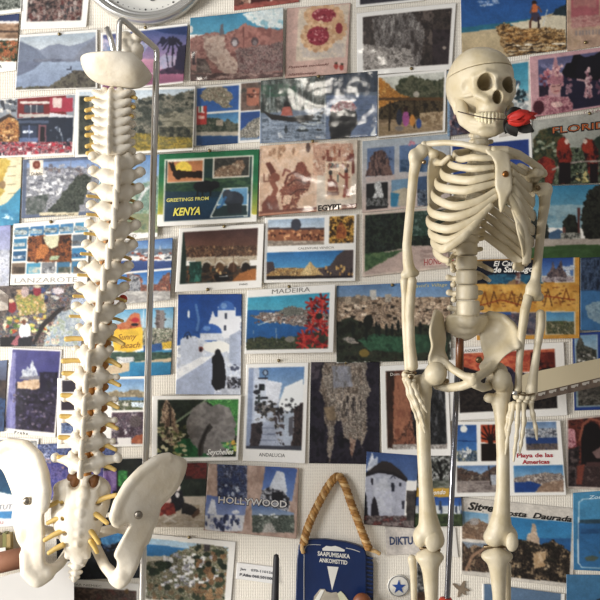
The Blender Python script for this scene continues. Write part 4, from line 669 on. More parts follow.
card('glossy purple postcard of a floodlit white cathedral on a rock', [(10.5, 347.5), (62.5, 349.5), (56, 437.5), (2, 432)],
     [('M', 8.5, 350, 57.5, 430), ('g', 0, 345, 64, 385, '5f5ca0', '4a4a88'), ('n', 0, 382, 64, 436, ['2c2438', '4a4060', '3a3048', '241c30'], (7, 6)), ('np', [(22, 377), (23, 369), (26, 370), (28, 366), (30, 370), (33, 360), (35, 366), (37, 370), (38, 377)], ['c8ccd8', 'e0e4e8', '9aa0b8'], (2, 6)), ('p', [(20, 377), (38, 376), (48, 378), (40, 380), (20, 379)], '8a8894'), ('np', [(18, 382), (30, 380), (47, 379), (47, 386), (36, 389), (18, 388)], ['d8b894', 'e8ccac', 'b8906c'], 6), ('r', 40, 372, 58, 392, '2c2440'), ('s', 46, 372, 58, 392, 16, 2, 2, ['34304c', '4a4464', '201a30']), ('n', 6, 352, 16, 430, ['7a78b4', '9a98c8', '6a68a8'], (5, 22)), ('s', 14, 392, 54, 428, 60, 1.5, 1.2, ['5a5078', '6a6084', '342c44', '7a6c80'])], [('P r a h a', 19, 434.5, 2.6, 13, '54504c', .02)], gloss=True, curl=(1.0, -1.6, .4, .3))
card('dark teal postcard edge peeking out beyond the purple cathedral card', [(-26, 363), (8, 360), (5, 431), (-26, 433)], [('g', -30, 355, 10, 384, '7a8cb0', '5a5c70'), ('n', -30, 380, 10, 400, ['5a4a40', '3c3434'], 5), ('n', -30, 398, 10, 436, ['24406c', '3a5c8c', '1c3050'], 6)])
card('white four picture postcard of a coast and a cafe behind the lower spine', [(58, 378), (147.5, 376), (146.5, 445.5), (58, 448)],
     [('R', 62.5, 379.5, 76, 391, '3c3440'), ('R', 62.5, 397, 76, 409, '34303c'), ('R', 62, 419, 75, 432, '5a6c9c'), ('n', 62, 419, 76, 432, ['4a6498', '8a9cc0', '3a4464'], 4), ('R', 62, 398, 76, 409, '40303c'), ('M', 100, 379.5, 144.5, 410.5), ('g', 100, 376, 146, 392, '6a9cd0', 'a8c4dc'), ('np', [(100, 394), (116, 390), (124, 393), (136, 389), (145, 392), (145, 398), (100, 400)], ['a89878', '8a7c60', 'c8b898'], 4), ('r', 100, 397, 146, 402, '5a8cbc'), ('n', 112, 400, 146, 411, ['54603c', '8a8868', '3a4430', 'd8d4c8'], 4), ('e', 116, 404, 3, 4, 'e0dcd4'), ('r', 132, 402, 146, 407, 'c8d4dc'), ('M', 112, 412.5, 144, 444), ('n', 110, 410, 146, 445, ['5a4450', '8a7480', '3a3040', 'b0a0a4'], 5), ('e', 136, 421, 6, 6, '6a5c5c'), ('s', 120, 428, 134, 436, 12, 2, 2, ['e8e4e4', '4a3440']), ('np', [(130, 442), (137, 435), (145, 434), (145, 444)], ['c86a3c', 'b05c3c', 'd88a5c'], 3), ('r', 118, 437, 132, 444, 'ece6e0')])
card('blue mottled wildflower postcard between the iliac crest and low back', [(38, 444), (116, 440.5), (114, 496), (40, 500)],
     [('n', 30, 438, 120, 470, ['3a4880', '5a6ca8', '8a98c4', '2c3460', 'b0b8d8'], 4), ('n', 30, 462, 120, 500, ['4a4c98', '6464b4', '8a7cbc', '3a3a7c'], 6), ('s', 42, 456, 64, 468, 10, 2, 1.2, ['d0a8a0', 'c8c4dc']), ('r', 104, 470, 118, 490, '8a6cb0')])
card('black postcard with green and lilac lights behind the broad hip plate', [(104, 459), (160, 457.5), (158, 510), (104, 512)], [('n', 100, 455, 165, 515, ['14181c', '24282c', '1c2420', '2c3430'], 7), ('n', 119, 470, 128, 486, ['3a9c4c', '2c6c3c', '54b45c'], 4), ('n', 104, 470, 117, 490, ['8a68ac', 'a088c0', '6a4c90'], (3, 8))])
card('white postcard with grey picture peeking out above the iliac crest', [(-26, 436), (39.5, 438.5), (37, 466), (-26, 468)], [('M', -20, 440, 36.5, 464), ('n', -26, 436, 40, 470, ['8a8c90', 'b4b4b4', '6a6c70', 'd0ccc4'], 5)])
card('blue postcard with white wave lines at the frame edge beside the hip', [(-26, 469), (18, 468), (17, 526), (-26, 528)],
     [('g', -30, 465, 20, 494, '204c74', '2f6488'), ('l', [(-26, 492), (4, 493), (12, 496), (20, 495)], 1.6, 'e4e8ea'), ('r', -30, 497, 20, 530, 'ece8e4'), ('r', -30, 511, 20, 518, '4a96d0')], [('AVUTUT', -16, 509.5, 5, 29, '8a8c94', .0, .2), ('U', 1, 524, 3, 3, 'b05a60')])
card('tall postcard of white Santorini domes and a figure in black', [(178.5, 294.5), (242, 294), (241, 394.5), (176, 394)],
     [('g', 170, 290, 245, 345, '2453a4', '3568b6'), ('l', [(196, 305), (199, 320), (197, 330)], 2.4, '5a88c8'), ('e', 188.8, 314, 1.1, 4, 'e8ecf0'), ('np', [(176, 364), (182, 338), (190, 336), (206, 338), (212, 320), (241, 316), (241, 396), (176, 396)], ['c8d0e0', 'e4e8ee', 'b8c0d4', 'f0f2f4'], (10, 9)), ('p', [(209, 322), (212, 317), (240, 316), (240, 340), (209, 334)], 'e8eaf0'), ('r', 218, 307, 236, 318, 'dfe3ec'), ('e', 226.5, 310, 8.4, 9, '4478c8'), ('e', 224, 306, 3, 3, '7aa4dc'), ('r', 218, 310, 236, 319, 'e4e8f0'), ('r', 225, 313, 227.4, 318.5, '3a4258'), ('p', [(216, 334), (218, 326), (224, 320), (231, 326), (234, 334)], 'eceef4'), ('r', 224, 325.5, 226.4, 330, '3a4258'), ('p', [(211, 318), (213, 311), (215, 318)], 'e0e4ec'),
      ('e', 211, 333, 10.8, 9, '3a6ec4'), ('r', 200, 333.5, 222, 340, 'dde2ec'), ('e', 207, 328.5, 3.6, 2.6, '6a98d8'), ('p', [(181, 340), (183, 338), (191, 337), (198, 340), (198, 362), (181, 364)], 'd0d8e8'), ('l', [(184, 338), (186, 333), (189, 332), (191, 337)], 1, '2c3a58'), ('e', 187.5, 337, 1.2, 2.2, '2c3a58'), ('p', [(176, 378), (200, 362), (216, 356), (214, 394), (176, 396)], 'b4bfd8'), ('p', [(176, 370), (200, 358), (213, 356), (205, 362), (176, 380)], 'f0f2f6'), ('e', 201, 349, 2.2, 2.6, '8a3c34'), ('e', 201, 350, 1.2, 1.6, '2c2430'), ('e', 217, 347, 14, 6, 'f0eee6'), ('p', [(230, 336), (241, 330), (241, 366), (230, 362)], 'b8c2d8'),
      ('p', [(216, 353), (218, 349.5), (220.5, 352), (224, 360), (226, 378), (224.5, 388), (216, 390), (212, 384), (213, 368), (212, 358)], '1a1820'), ('e', 218, 352.5, 2.8, 3.4, '1a1820'), ('s', 228, 378, 240, 390, 36, 1.8, 1.6, ['24242c', '54545c', '8a8a94', '3a3a42']), ('n', 222, 388, 241, 395, ['d0d4dc', 'b0b4c0'], 4), ('s', 232, 364, 238, 370, 5, 1.6, 1.6, ['5a6078'])])
card('white MADEIRA postcard of a blue bay with scarlet poinsettias', [(247.5, 290.5), (335, 284.5), (333, 352), (245, 353.5)],
     [('M', 247, 295, 328.5, 348.5), ('g', 240, 290, 335, 312, '2fa0c4', '58b8d0'), ('g', 240, 310, 335, 345, '2470b4', '2a64a4'), ('np', [(250, 316), (262, 313), (278, 312), (284, 309), (292, 306), (302, 308), (318, 312), (330, 314), (330, 330), (302, 326), (284, 323), (266, 321), (258, 318)], ['6a5c58', '9a8478', 'c8bcb0', '4a4c50', 'a89488'], 2.6), ('p', [(278, 312), (286, 308), (292, 306.5), (300, 309), (308, 314), (280, 316)], '7a7a70'), ('s', 254, 313, 312, 323, 70, 1.1, .8, ['e0d8d0', '8a5c4c', '4a4c54', 'b89c8c']), ('np', [(247, 340), (260, 337), (280, 338), (296, 336), (312, 332), (330, 330), (330, 352), (247, 352)], ['24342c', '3c4c34', '6a6a48', '2a3028', '545c44'], 3), ('e', 290, 339, 5, 3, '8a8478'), ('l', [(276, 328), (277, 342)], .6, 'a8acb0'), ('l', [(254, 330), (254, 340)], .6, '9aa4b0'), ('l', [(258, 325), (272, 320)], .8, 'd8dcd8')] +
     [('l', [(cx, cy), (cx + 6.5 * math.cos(a + cx), cy + 6.0 * math.sin(a + cx))], 2.3, ['c8302c', 'a01c22', 'd84438', '7a181c'][k % 4]) for (cx, cy) in [(312, 304), (322, 300), (323, 308), (314, 315), (320, 322), (311, 327), (324, 330), (304, 336), (314, 340), (323, 345), (303, 344)] for k, a in enumerate([0.3, 1.2, 2.0, 2.9, 3.8, 4.7, 5.6])] + [('s', 306, 298, 328, 348, 30, 1.2, 1, ['2c1c1c', '4a2020', 'e06a54', '3a3428'])] + [('e', 319, 316, 3.5, 3, '2a2c24'), ('e', 322, 339, 3, 4, '3a3c30')],
     [('MADEIRA', 271, 292.8, 4.6, 38, '8a8680')], pins=[(288, 286.5)])
card('postcard of a pale hillside city above dark cypress gardens', [(336.5, 286), (450, 281), (450.5, 359.5), (336.5, 363)],
     [('g', 330, 278, 455, 300, '5a84b4', '8aa8c8'), ('n', 335, 297, 452, 336, ['8a7460', 'b89c80', 'd4bca0', '5a4a40', 'c4a88c'], (5, 4)), ('b', 338, 298, 450, 336, 110, 2.2, 1.4, ['d8c0a4', '5a4838', 'e4d0b8', '8a705a', 'b09478', '3c342c']), ('r', 370, 290, 376, 300, 'c8c4bc'), ('r', 385, 294, 391, 302, 'b8ac9c'), ('b', 338, 296, 370, 304, 14, 3, 2, ['b8a48c', '8a7a68']), ('np', [(336, 322), (350, 318), (370, 326), (396, 330), (420, 326), (450, 322), (450, 362), (336, 362)], ['24261c', '3a4030', '2c3a2a', '4a4a38', '1c1e18'], 6), ('np', [(358, 340), (372, 334), (392, 336), (412, 338), (400, 352), (370, 350)], ['2f5a40', '447454', '244834'], 5), ('np', [(410, 334), (446, 336), (446, 352), (416, 352)], ['2c4c38', '3c6448'], 5), ('e', 364, 353, 5, 4, '8a7434'), ('s', 346, 338, 356, 345, 6, 4, 2, ['8a847c', 'a89c90'])] +
     [('e', x, y, 1.5, 6.5, '1c2420') for x, y in [(353, 330), (366, 334), (376, 328), (379, 330), (386, 330), (392, 330), (398, 326), (404, 332), (420, 328), (432, 330), (444, 330)]] + [('e', 368, 322, 5, 7, '1e221c')],
     [("David's Village", 411, 288.5, 3.2, 36, 'c8c088', .0, .2)], pins=[(392, 285)])
card('white SEYCHELLES postcard of a huge grey coco de mer nut', [(153, 395.5), (241.5, 395), (238.5, 459.5), (152.5, 461)],
     [('M', 158, 399, 237.5, 456), ('n', 150, 394, 245, 460, ['1c241c', '2c3a2a', '24301f', '141814'], (8, 6)), ('np', [(205, 399), (240, 398), (240, 440), (226, 420), (214, 406)], ['3a8a3c', '5aa84c', '2c6c34', '7cc068'], (3, 4)), ('np', [(172, 440), (200, 436), (210, 456), (180, 458)], ['2a7a44', '1c5c34'], (3, 5)), ('l', [(168, 428), (190, 412), (206, 400)], 2, '8a9a7c'), ('np', [(161, 424), (163, 406), (167, 399), (174, 408), (178, 424), (181, 440), (174, 446), (162, 440)], ['6a5040', 'a08468', 'c0a88c', '544034'], (3, 8)), ('l', [(170, 404), (172, 436)], 1.4, '2c241c'), ('s', 158, 424, 186, 456, 60, 2.2, 1.6, ['8a8c58', 'b8b080', '3a3c24', '5c6038', 'd0c8a0']),
      ('np', [(186, 426), (190, 412), (198, 404), (206, 402), (213, 406), (220, 403), (230, 408), (236, 422), (236, 436), (231, 448), (222, 455), (212, 456), (204, 452), (200, 450), (192, 442)], ['78726e', '8a8480', '9a948f', '847e79'], (18, 14)), ('p', [(198, 454), (199, 444), (203, 434), (207, 426), (210, 423), (213, 427), (207, 434), (204, 444), (203, 455)], '4a4440'), ('l', [(200, 456), (201, 444), (205, 434), (209, 426)], 1.6, '2c2622'), ('s', 224, 441, 236, 452, 20, 2.6, 1.4, ['3aa050', '2c8040', 'c8d060', '7cc470']), ('e', 233.5, 442, 2.2, 2.6, 'd8a83c')],
     [('Seychelles', 208, 454, 5.5, 27, 'eceae4', .02, .35)])
card('white ANDALUCIA postcard of a stepped street between white houses', [(246.5, 364), (308.5, 362.5), (305, 463), (243, 460.5)],
     [('M', 247.5, 367, 303, 449), ('g', 240, 360, 310, 400, '5a88c0', '9cb8d4'), ('r', 240, 398, 310, 450, 'b4bccb'), ('p', [(240, 360), (259, 366), (259, 400), (256, 448), (240, 448)], 'c4cddf'), ('p', [(248, 367), (254, 367), (251, 448), (244, 448)], '98a6c2'), ('p', [(255, 378), (268, 378), (266, 420), (254, 440)], 'd0d7e4'), ('p', [(266, 380), (282, 383), (278, 402), (266, 408)], 'dfe2ea'), ('p', [(279, 404), (285, 387), (303, 379), (304, 414), (280, 414)], 'eceeec'),
      ('s', 256, 400, 276, 420, 60, 2.2, 1.8, ['2c2a2c', '4c4846', '8a8480', 'b8bcc4', '3a3a38', '5a5048']), ('s', 275, 408, 285, 444, 44, 1.6, 2, ['2c282a', '54484a', '8a8480', 'a8acb8', '3a3436']), ('np', [(252, 424), (262, 422), (262, 446), (250, 448)], ['3c3438', '5a4c4e', '2a262c'], 4), ('p', [(284, 414), (295, 408), (295, 438), (285, 440)], 'b8c2d0'), ('p', [(289, 418), (293, 416), (293, 434), (289, 436)], '6a6870'), ('np', [(294, 408), (304, 402), (304, 448), (290, 448), (294, 432)], ['2c2224', '4a3a38', '5c4844', '1e181c'], (3, 6)), ('s', 280, 396, 296, 414, 16, 1.6, 1.2, ['3a3a3c', '6a6a6c', '8a8c8c']),
      ('p', [(263.5, 422), (273, 422), (276, 436), (281, 446), (259, 446), (262, 436)], 'aeb6c8'), ('l', [(263, 428), (274, 428)], .9, '7a8298'), ('l', [(262.5, 434), (275, 434)], .9, '7a8298'), ('l', [(261, 440), (278, 440)], .9, '7a8298'), ('e', 265.5, 372.5, 2.8, 3.2, '3a4458'), ('e', 265.5, 372.5, 1.6, 2, 'a8c0dc'), ('l', [(265.5, 375), (265.5, 379)], .8, '3a4458'), ('l', [(259, 378), (267, 378)], 1.6, '2c3040'), ('r', 259, 384, 264.5, 390, '24242c'), ('r', 256, 397, 268, 399, '24242c'), ('e', 257, 392, 3.6, 2.4, '34343e'), ('s', 255, 386, 264, 412, 16, 1.4, 1.6, ['2a2a30', '5a5a64', '3a4440']), ('r', 240, 445.5, 306, 450, '4a4c58')],
     [('ANDALUCIA', 260.5, 456.5, 3.6, 26, '54504c')], pins=[(277, 360.5)])
card('tall borderless postcard of a pale dripstone curtain in a dark cave', [(311, 362), (379.5, 362), (379.5, 464), (309, 463)],
     [('n', 300, 355, 385, 470, ['221c2c', '2e2838', '3a3444', '1a1622'], (9, 10)), ('np', [(324, 362), (366, 362), (366, 378), (370, 390), (366, 400), (366, 430), (362, 447), (360, 440), (356, 438), (350, 441), (344, 436), (341, 422), (336, 420), (334, 426), (333, 448), (329, 462), (327, 444), (328, 430), (324, 416), (324, 402), (320, 390), (322, 376)], ['6a5c50', '9a8a7a', 'b8a898', '544a44', 'c8bcac', '84786c'], (3.5, 10)), ('np', [(336, 394), (362, 394), (360, 412), (340, 418)], ['5a5048', 'a89888', 'cabcac', '3c3434'], (1.8, 14)), ('np', [(350, 438), (356, 440), (352, 457), (350, 452)], ['b89c88', '8a6454'], 3), ('np', [(324, 408), (334, 406), (336, 420), (328, 420)], ['a08a6c', '7a6650'], 4), ('np', [(309, 362), (322, 362), (318, 378), (311, 380)], ['4a404c', '645860', '38303c'], 4), ('np', [(332, 366), (350, 366), (352, 386), (334, 388)], ['8a8a94', 'a8a8b0', '74706e'], (3, 7))], pins=[(345, 362.5)])
card('white bordered postcard of a red rock canyon behind the hanging hand', [(380, 366), (447.5, 362.5), (451, 455), (382, 456)],
     [('M', 386.5, 369.5, 445, 449), ('n', 375, 360, 455, 450, ['5a3428', '8a5440', 'a86c50', '44281f', 'b07a60'], (7, 16)), ('np', [(394, 372), (412, 382), (410, 420), (396, 440), (392, 410)], ['9c6048', 'b47858', '8a503c'], (6, 18)), ('np', [(416, 366), (446, 366), (446, 450), (418, 450), (412, 420)], ['1c1c1e', '2e2e30', '4a4a4c', '121214', '66666a'], (5, 11)), ('n', 385, 444, 450, 452, ['c8c0b8', '8a8078', 'e0dcd4'], 3), ('np', [(386, 370), (394, 370), (392, 448), (386, 448)], ['3a241c', '5a382c'], (3, 12))], [('Dom', 391, 374.5, 3, 9, 'e0d8cc')])
card('collage postcard of a bare tree and a white hall behind the shin', [(405, 453), (459, 449), (462, 525), (405, 527)],
     [('n', 400, 445, 465, 488, ['3a3c38', '5a5c56', '9a9c98', 'c8c8c4', '2c2c2a'], (5, 5)), ('l', [(440, 488), (441, 472), (438, 462)], 3, '1e1e1c'), ('l', [(441, 474), (448, 464)], 1.6, '1e1e1c'), ('l', [(441, 476), (432, 466)], 1.6, '1e1e1c'), ('n', 405, 480, 462, 489, ['4a5044', '6a6e60', '8a8c84'], (7, 2)), ('r', 400, 487.5, 465, 496.5, 'd0a43c'), ('g', 400, 496.5, 465, 510, '2a58a8', '5a84c0'), ('r', 410, 505, 465, 514, 'd0d4d4'), ('b', 412, 505, 462, 514, 20, .8, 4, ['5a6a88', '3a465c']), ('n', 400, 513, 465, 530, ['3a4a2c', '54643c', '2c3824'], (6, 3)), ('r', 405, 497, 411, 527, '54504c'), ('l', [(417, 480), (418, 487)], 1, 'e8e8e8')], [('mondo', 428, 494, 4.4, 17, 'f0ece0', .02, .3)])
card('postcard of a round whitewashed windmill tower under dark roof', [(366.5, 451), (418.5, 455), (413.5, 527.5), (363.5, 523.5)],
     [('g', 360, 445, 420, 480, '3c5890', '5a78ac'), ('p', [(366, 470), (372, 452), (376, 470)], 'd8dce4'), ('p', [(367, 466), (377, 456), (377, 466)], 'c0c8d8'), ('p', [(365, 473), (374, 466), (382, 460.5), (390, 462), (400, 470), (407, 478), (396, 474), (380, 470)], '3c3436'), ('p', [(365, 474), (376, 471), (392, 472), (406, 479), (404, 516), (366, 516)], 'b4b6c4'), ('np', [(372, 476), (390, 476), (392, 512), (374, 514)], ['b8bac8', 'c8cad2', 'a8acba'], 9), ('p', [(365, 473), (380, 470), (394, 472), (407, 479), (406, 481), (392, 474), (378, 472), (365, 476)], '28242a'), ('r', 371, 478, 372.8, 484, '2c2a34'), ('r', 391, 482, 394, 491, '2e3040'), ('l', [(390, 478), (393, 475), (395, 478)], .8, '2e3040'), ('r', 399, 482, 401, 486, '2e3040'), ('r', 401.5, 500, 404, 508, '3a3a48'),
      ('p', [(362, 484), (366, 496), (368, 524), (362, 524)], '1c1a20'), ('p', [(372, 500), (374, 496), (376, 500), (380, 522), (370, 522)], '2c2630'), ('n', 362, 515, 416, 530, ['7a6c68', '9a8c88', '3c3234', '8a4c48'], (5, 3)), ('n', 406, 490, 418, 520, ['3a3434', '5c5450'], 4)])
card('three picture Playa de las Americas postcard with moon and palm views', [(453, 421.5), (559.5, 420), (565, 494), (453, 496)],
     [('M', 456.5, 424, 476.5, 460), ('g', 450, 420, 480, 452, '2456a0', '4a88cc'), ('l', [(456, 440.5), (477, 440.5)], .8, '1c4484'), ('n', 455, 450, 478, 462, ['24405c', '8a94a0', '3a4a50', 'd0c8a8'], 3), ('e', 463, 428.5, 3.6, 3.6, 'e8e8e0'), ('s', 459, 448, 470, 455, 12, 1.6, 1.6, ['e0e0dc', '9aa4b0']), ('M', 480.5, 424, 500, 460), ('g', 478, 420, 505, 442, 'a83a20', 'd85c30'), ('r', 478, 443, 502, 462, '24140f'), ('p', [(487, 462), (488, 438), (492, 438), (493, 462)], '1c0f0c')] + [('l', [(490, 440), (490 + 14 * math.cos(a), 440 - 16 * math.sin(a))], 1.5, '2a120e') for a in [.2, .6, 1.0, 1.35, 1.75, 2.1, 2.5, 2.9]] +
     [('M', 526, 422, 557.5, 450), ('g', 520, 418, 560, 434, '5a80b0', 'a8b8c8'), ('n', 524, 428, 560, 438, ['b0b4b8', '6a7484', 'd8d8d8', '4a4c58'], (7, 2)), ('r', 520, 437, 560, 445, '2c4c88'), ('n', 524, 443, 560, 451, ['4a4444', '8a7468', '2c3450'], 3), ('M', 456.5, 464.5, 497, 491), ('g', 450, 462, 500, 474, '5a84bc', '98b4d0'), ('np', [(456, 466), (470, 470), (480, 474), (497, 464), (497, 484), (456, 484)], ['5a4a44', '7a5c4c', '3a3030', '9a8a7a'], 4), ('n', 455, 480, 498, 492, ['9a8c84', 'b0a49c', '7a6c68'], (8, 2)), ('r', 490, 474, 498, 484, 'b0b4bc'), ('l', [(488, 466), (490, 484)], 1.2, '3a2c28'), ('M', 512.5, 465, 561, 492), ('g', 505, 460, 565, 478, '2a78b8', '8ab0cc'), ('np', [(512, 478), (526, 475), (545, 472), (562, 474), (562, 484), (512, 482)], ['8a7c74', 'b8a898', '5a4c4c', 'd0c4b8'], 3), ('p', [(512, 482), (530, 481), (540, 484), (534, 492), (512, 492)], '1f4c98'), ('np', [(540, 484), (552, 480), (562, 480), (562, 494), (532, 494)], ['a88c74', '8a6c58', 'c0a890'], 4)],
     [('Playa de las', 516, 457, 4, 36, 'a82430', .03), ('Americas', 521, 463.5, 4, 27, 'a82430', .03)])
card('postcard of a dark archway in a red brick wall', [(566, 418.5), (630, 412), (630, 491), (566, 488)],
     [('f', 'cfc0b4'), ('M', 568, 417, 630, 487), ('n', 560, 410, 635, 495, ['5a241c', '7a3428', '8a4434', '44201c', '3a1c1c'], (5, 4)), ('p', [(581, 466), (581, 436), (584, 426), (590, 422), (597, 424), (602, 434), (604, 464)], '1a1012'), ('l', [(579, 440), (583, 424), (590, 418.5), (599, 421), (604, 434)], 2.4, 'a05a44'), ('np', [(568, 428), (574, 430), (576, 446), (568, 448)], ['c07a80', 'd8a0a4', '8a3c4c'], 3), ('np', [(566, 450), (580, 446), (576, 488), (566, 488)], ['1c1414', '34282a', '4a3c3c', '6a5a58'], 4), ('p', [(592, 452), (600, 447), (612, 449), (612, 458), (596, 458)], '8a6c68'), ('n', 576, 464, 630, 488, ['3a2626', '5c4440', '2c1c1e', '6a5450'], 4), ('p', [(577, 466), (584, 464), (581, 484), (576, 484)], '8a4434'), ('p', [(586, 462), (604, 462), (606, 466), (586, 466)], '5a3c3a')])
card('cream Sitges postcard of palms and a church above the blue sea', [(461, 497), (576.5, 508.5), (572.5, 587.5), (461, 574)],
     [('f', 'd8d0c4'), ('MP', [(462.5, 511.5), (488, 514), (488, 540), (462.5, 538)]), ('g', 460, 510, 490, 524, '6aa4cc', 'a8c4d4'), ('np', [(462, 526), (470, 520), (478, 519), (488, 524), (488, 542), (462, 540)], ['8a6c54', 'a8896c', '6a5040', 'c0a88c'], 4), ('e', 474, 521.5, 5, 3.6, 'a8a09a'), ('MP', [(462.5, 541.5), (489, 544), (489, 572), (462, 570)]), ('n', 460, 540, 490, 575, ['4a3a30', '7a5c48', '2c2420', 'a08468'], (6, 5)), ('l', [(466, 570), (472, 556), (484, 548)], 3, 'a88468'), ('p', [(462, 541), (468, 548), (474, 544), (482, 547), (489, 544), (489, 541)], '8a94a0'),
      ('MP', [(494, 515.5), (571.5, 522.5), (568.5, 582.5), (492, 575)]), ('g', 490, 512, 575, 545, '2f84bc', '3f94c8'), ('g', 536, 538, 575, 554, '2f70ac', '24609c'), ('r', 490, 552, 575, 586, 'c8a878'), ('np', [(526, 546), (527, 534), (531, 532), (532.5, 524), (535.5, 524), (536, 532), (539, 538), (539, 548)], ['d0b8a0', 'b89c84', 'e0ccb4'], 4), ('np', [(494, 546), (510, 538), (524, 540), (540, 544), (554, 540), (562, 546), (570, 552), (570, 584), (492, 578)], ['1e1814', '342a22', '54463a', '14100e', '786450', 'a08868'], 4), ('np', [(533, 552), (546, 551), (545, 566), (534, 568)], ['c8a880', 'b89468', 'd8bc98'], 5)] +
     [z for x, y in [(512, 540), (524, 543), (548, 545), (558, 548), (530, 550), (505, 556), (550, 560)] for z in [('l', [(x, y), (x + .6, y + 22)], 1, '241a14')] + [('l', [(x, y), (x + 4 * math.cos(a), y - 2.6 * math.sin(a)), (x + 6.5 * math.cos(a), y + 1.6 - 2 * math.sin(a))], 1, ['1c1814', '3a3428'][int(a * 10) % 2]) for a in [.1, .7, 1.3, 1.9, 2.5, 3.0, 3.7, 5.6]]] + [('s', 494, 560, 568, 582, 50, 1.4, 1.2, ['8a7860', 'c0aa88', '1c1612', '4a3c30'])],
     [('Sitges', 467.5, 514.3, 7.6, 31, '1a1816', .035, .3), ('Costa  Daurada', 499, 516.2, 5.4, 71, '1a1816', .028, .3)])
card('blue lagoon postcard with a thin white rounded frame line', [(572.5, 492.5), (630, 488.5), (630, 572), (573, 569)],
     [('g', 568, 485, 632, 575, '4f9cc4', '3a84b8'), ('g', 577, 520, 632, 566, '2c6ca4', '3a80b8'), ('n', 577, 519, 632, 523, ['2c4a5c', '3f6478'], 4), ('n', 580, 528, 632, 533, ['1f5488', '2c6498'], (8, 1.6)), ('p', [(584, 557), (592, 555), (598, 557), (594, 560), (586, 560)], '5a6a60'), ('e', 602, 552, 4, 1.2, '54605c'), ('l', [(630, 496), (582, 499), (578.5, 502), (577.5, 540), (577.5, 562), (581, 566.5), (630, 569)], .9, 'dce8ec')], [('Zone', 588, 498, 3.6, 18, 'd8ecf4', .0, .2)])
card('plain sea blue postcard edge at the lower corner under the lagoon card', [(566, 574), (630, 575), (630, 630), (566, 628)], [('g', 560, 570, 635, 632, '4a86b0', '3a76a4'), ('e', 600, 600, 4, 2, '24303a')])
card('plain slate blue postcard edge below the Sitges card', [(482, 583), (564.5, 593.5), (563, 630), (482, 628)], [('M', 484, 586, 560, 630), ('g', 480, 580, 566, 632, '6a86a4', '5a7898')])
card('white coastal village postcard with a strip of bright blue sea', [(144, 533), (236, 541.5), (229, 630), (142, 624)],
     [('f', 'eae6de'), ('MP', [(147, 538), (228, 547), (224, 603), (146, 598)]), ('g', 140, 535, 232, 562, '9cc4e0', 'd8e4ea'), ('p', [(146, 544), (166, 546), (190, 549), (180, 556), (146, 556)], '3a8ccc'), ('p', [(146, 556), (172, 556), (168, 562), (146, 564)], 'd8d0bc'), ('np', [(146, 562), (166, 559), (180, 550), (196, 546), (206, 542), (228, 548), (226, 604), (146, 600)], ['8a8064', 'a89c84', '54603c', 'c8c0b0', '6a6450'], 4), ('b', 162, 554, 218, 588, 110, 2, 1.5, ['ecebe8', 'd8d8dc', 'b8b8c0', 'f2f0ec', '9a98a0']), ('s', 148, 562, 168, 574, 12, 4, 3.2, ['2c3c2c', '3a4a34']), ('s', 196, 550, 228, 600, 60, 3.4, 2.8, ['2e3c2a', '44503a', '8a6848', 'a07a54', '24301f']), ('s', 150, 585, 220, 600, 40, 3, 2.4, ['8a7454', '3a4430', 'a8845c']), ('r', 204, 542, 210, 551, '4a4448'), ('s', 196, 544, 202, 549, 5, 1.6, 2, ['2c3a2c']), ('r', 220, 539, 225, 546, 'c8c0b0')], [('CORTEGANA', 172, 538, 1.8, 18, 'a8a29a')], pins=[(187, 537)])
card('postcard of children sitting on sand before a dark green shed', [(148, 463.5), (207.5, 462), (205, 526), (144, 526)],
     [('n', 140, 460, 210, 500, ['1c2620', '2c3a30', '24302a', '3a4238'], (6, 7)), ('n', 186, 462, 208, 478, ['6a2424', '8a3430', '3c2020'], (7, 4)), ('r', 140, 495, 210, 530, 'c0b4a4'), ('n', 144, 504, 208, 528, ['b8a894', 'ccbfae', 'a8987f'], (10, 3)), ('e', 178, 486.5, 3, 4, 'e0d4cc'), ('np', [(171, 500), (173, 490), (183, 490), (185, 506), (174, 512)], ['1e2028', '2c2c38', '14161c'], 4), ('e', 178, 494, 2, 3, 'd8d4d4'), ('e', 169, 499.5, 3, 3.4, 'd8c0b4'), ('np', [(161, 506), (165, 502), (174, 502), (176, 512), (168, 515), (161, 514)], ['9a3a34', 'b04c40', '7a2c2c'], 4), ('l', [(165, 514), (176, 521)], 2, 'd8d0c4'), ('l', [(176, 514), (165, 521)], 2, 'e0d8cc'), ('np', [(182, 512), (184, 502), (192, 504), (200, 510), (192, 514)], ['2c2a2c', '3c3838'], 4), ('p', [(192, 515), (199, 507), (200, 512), (194, 517)], '6a4c3c')])
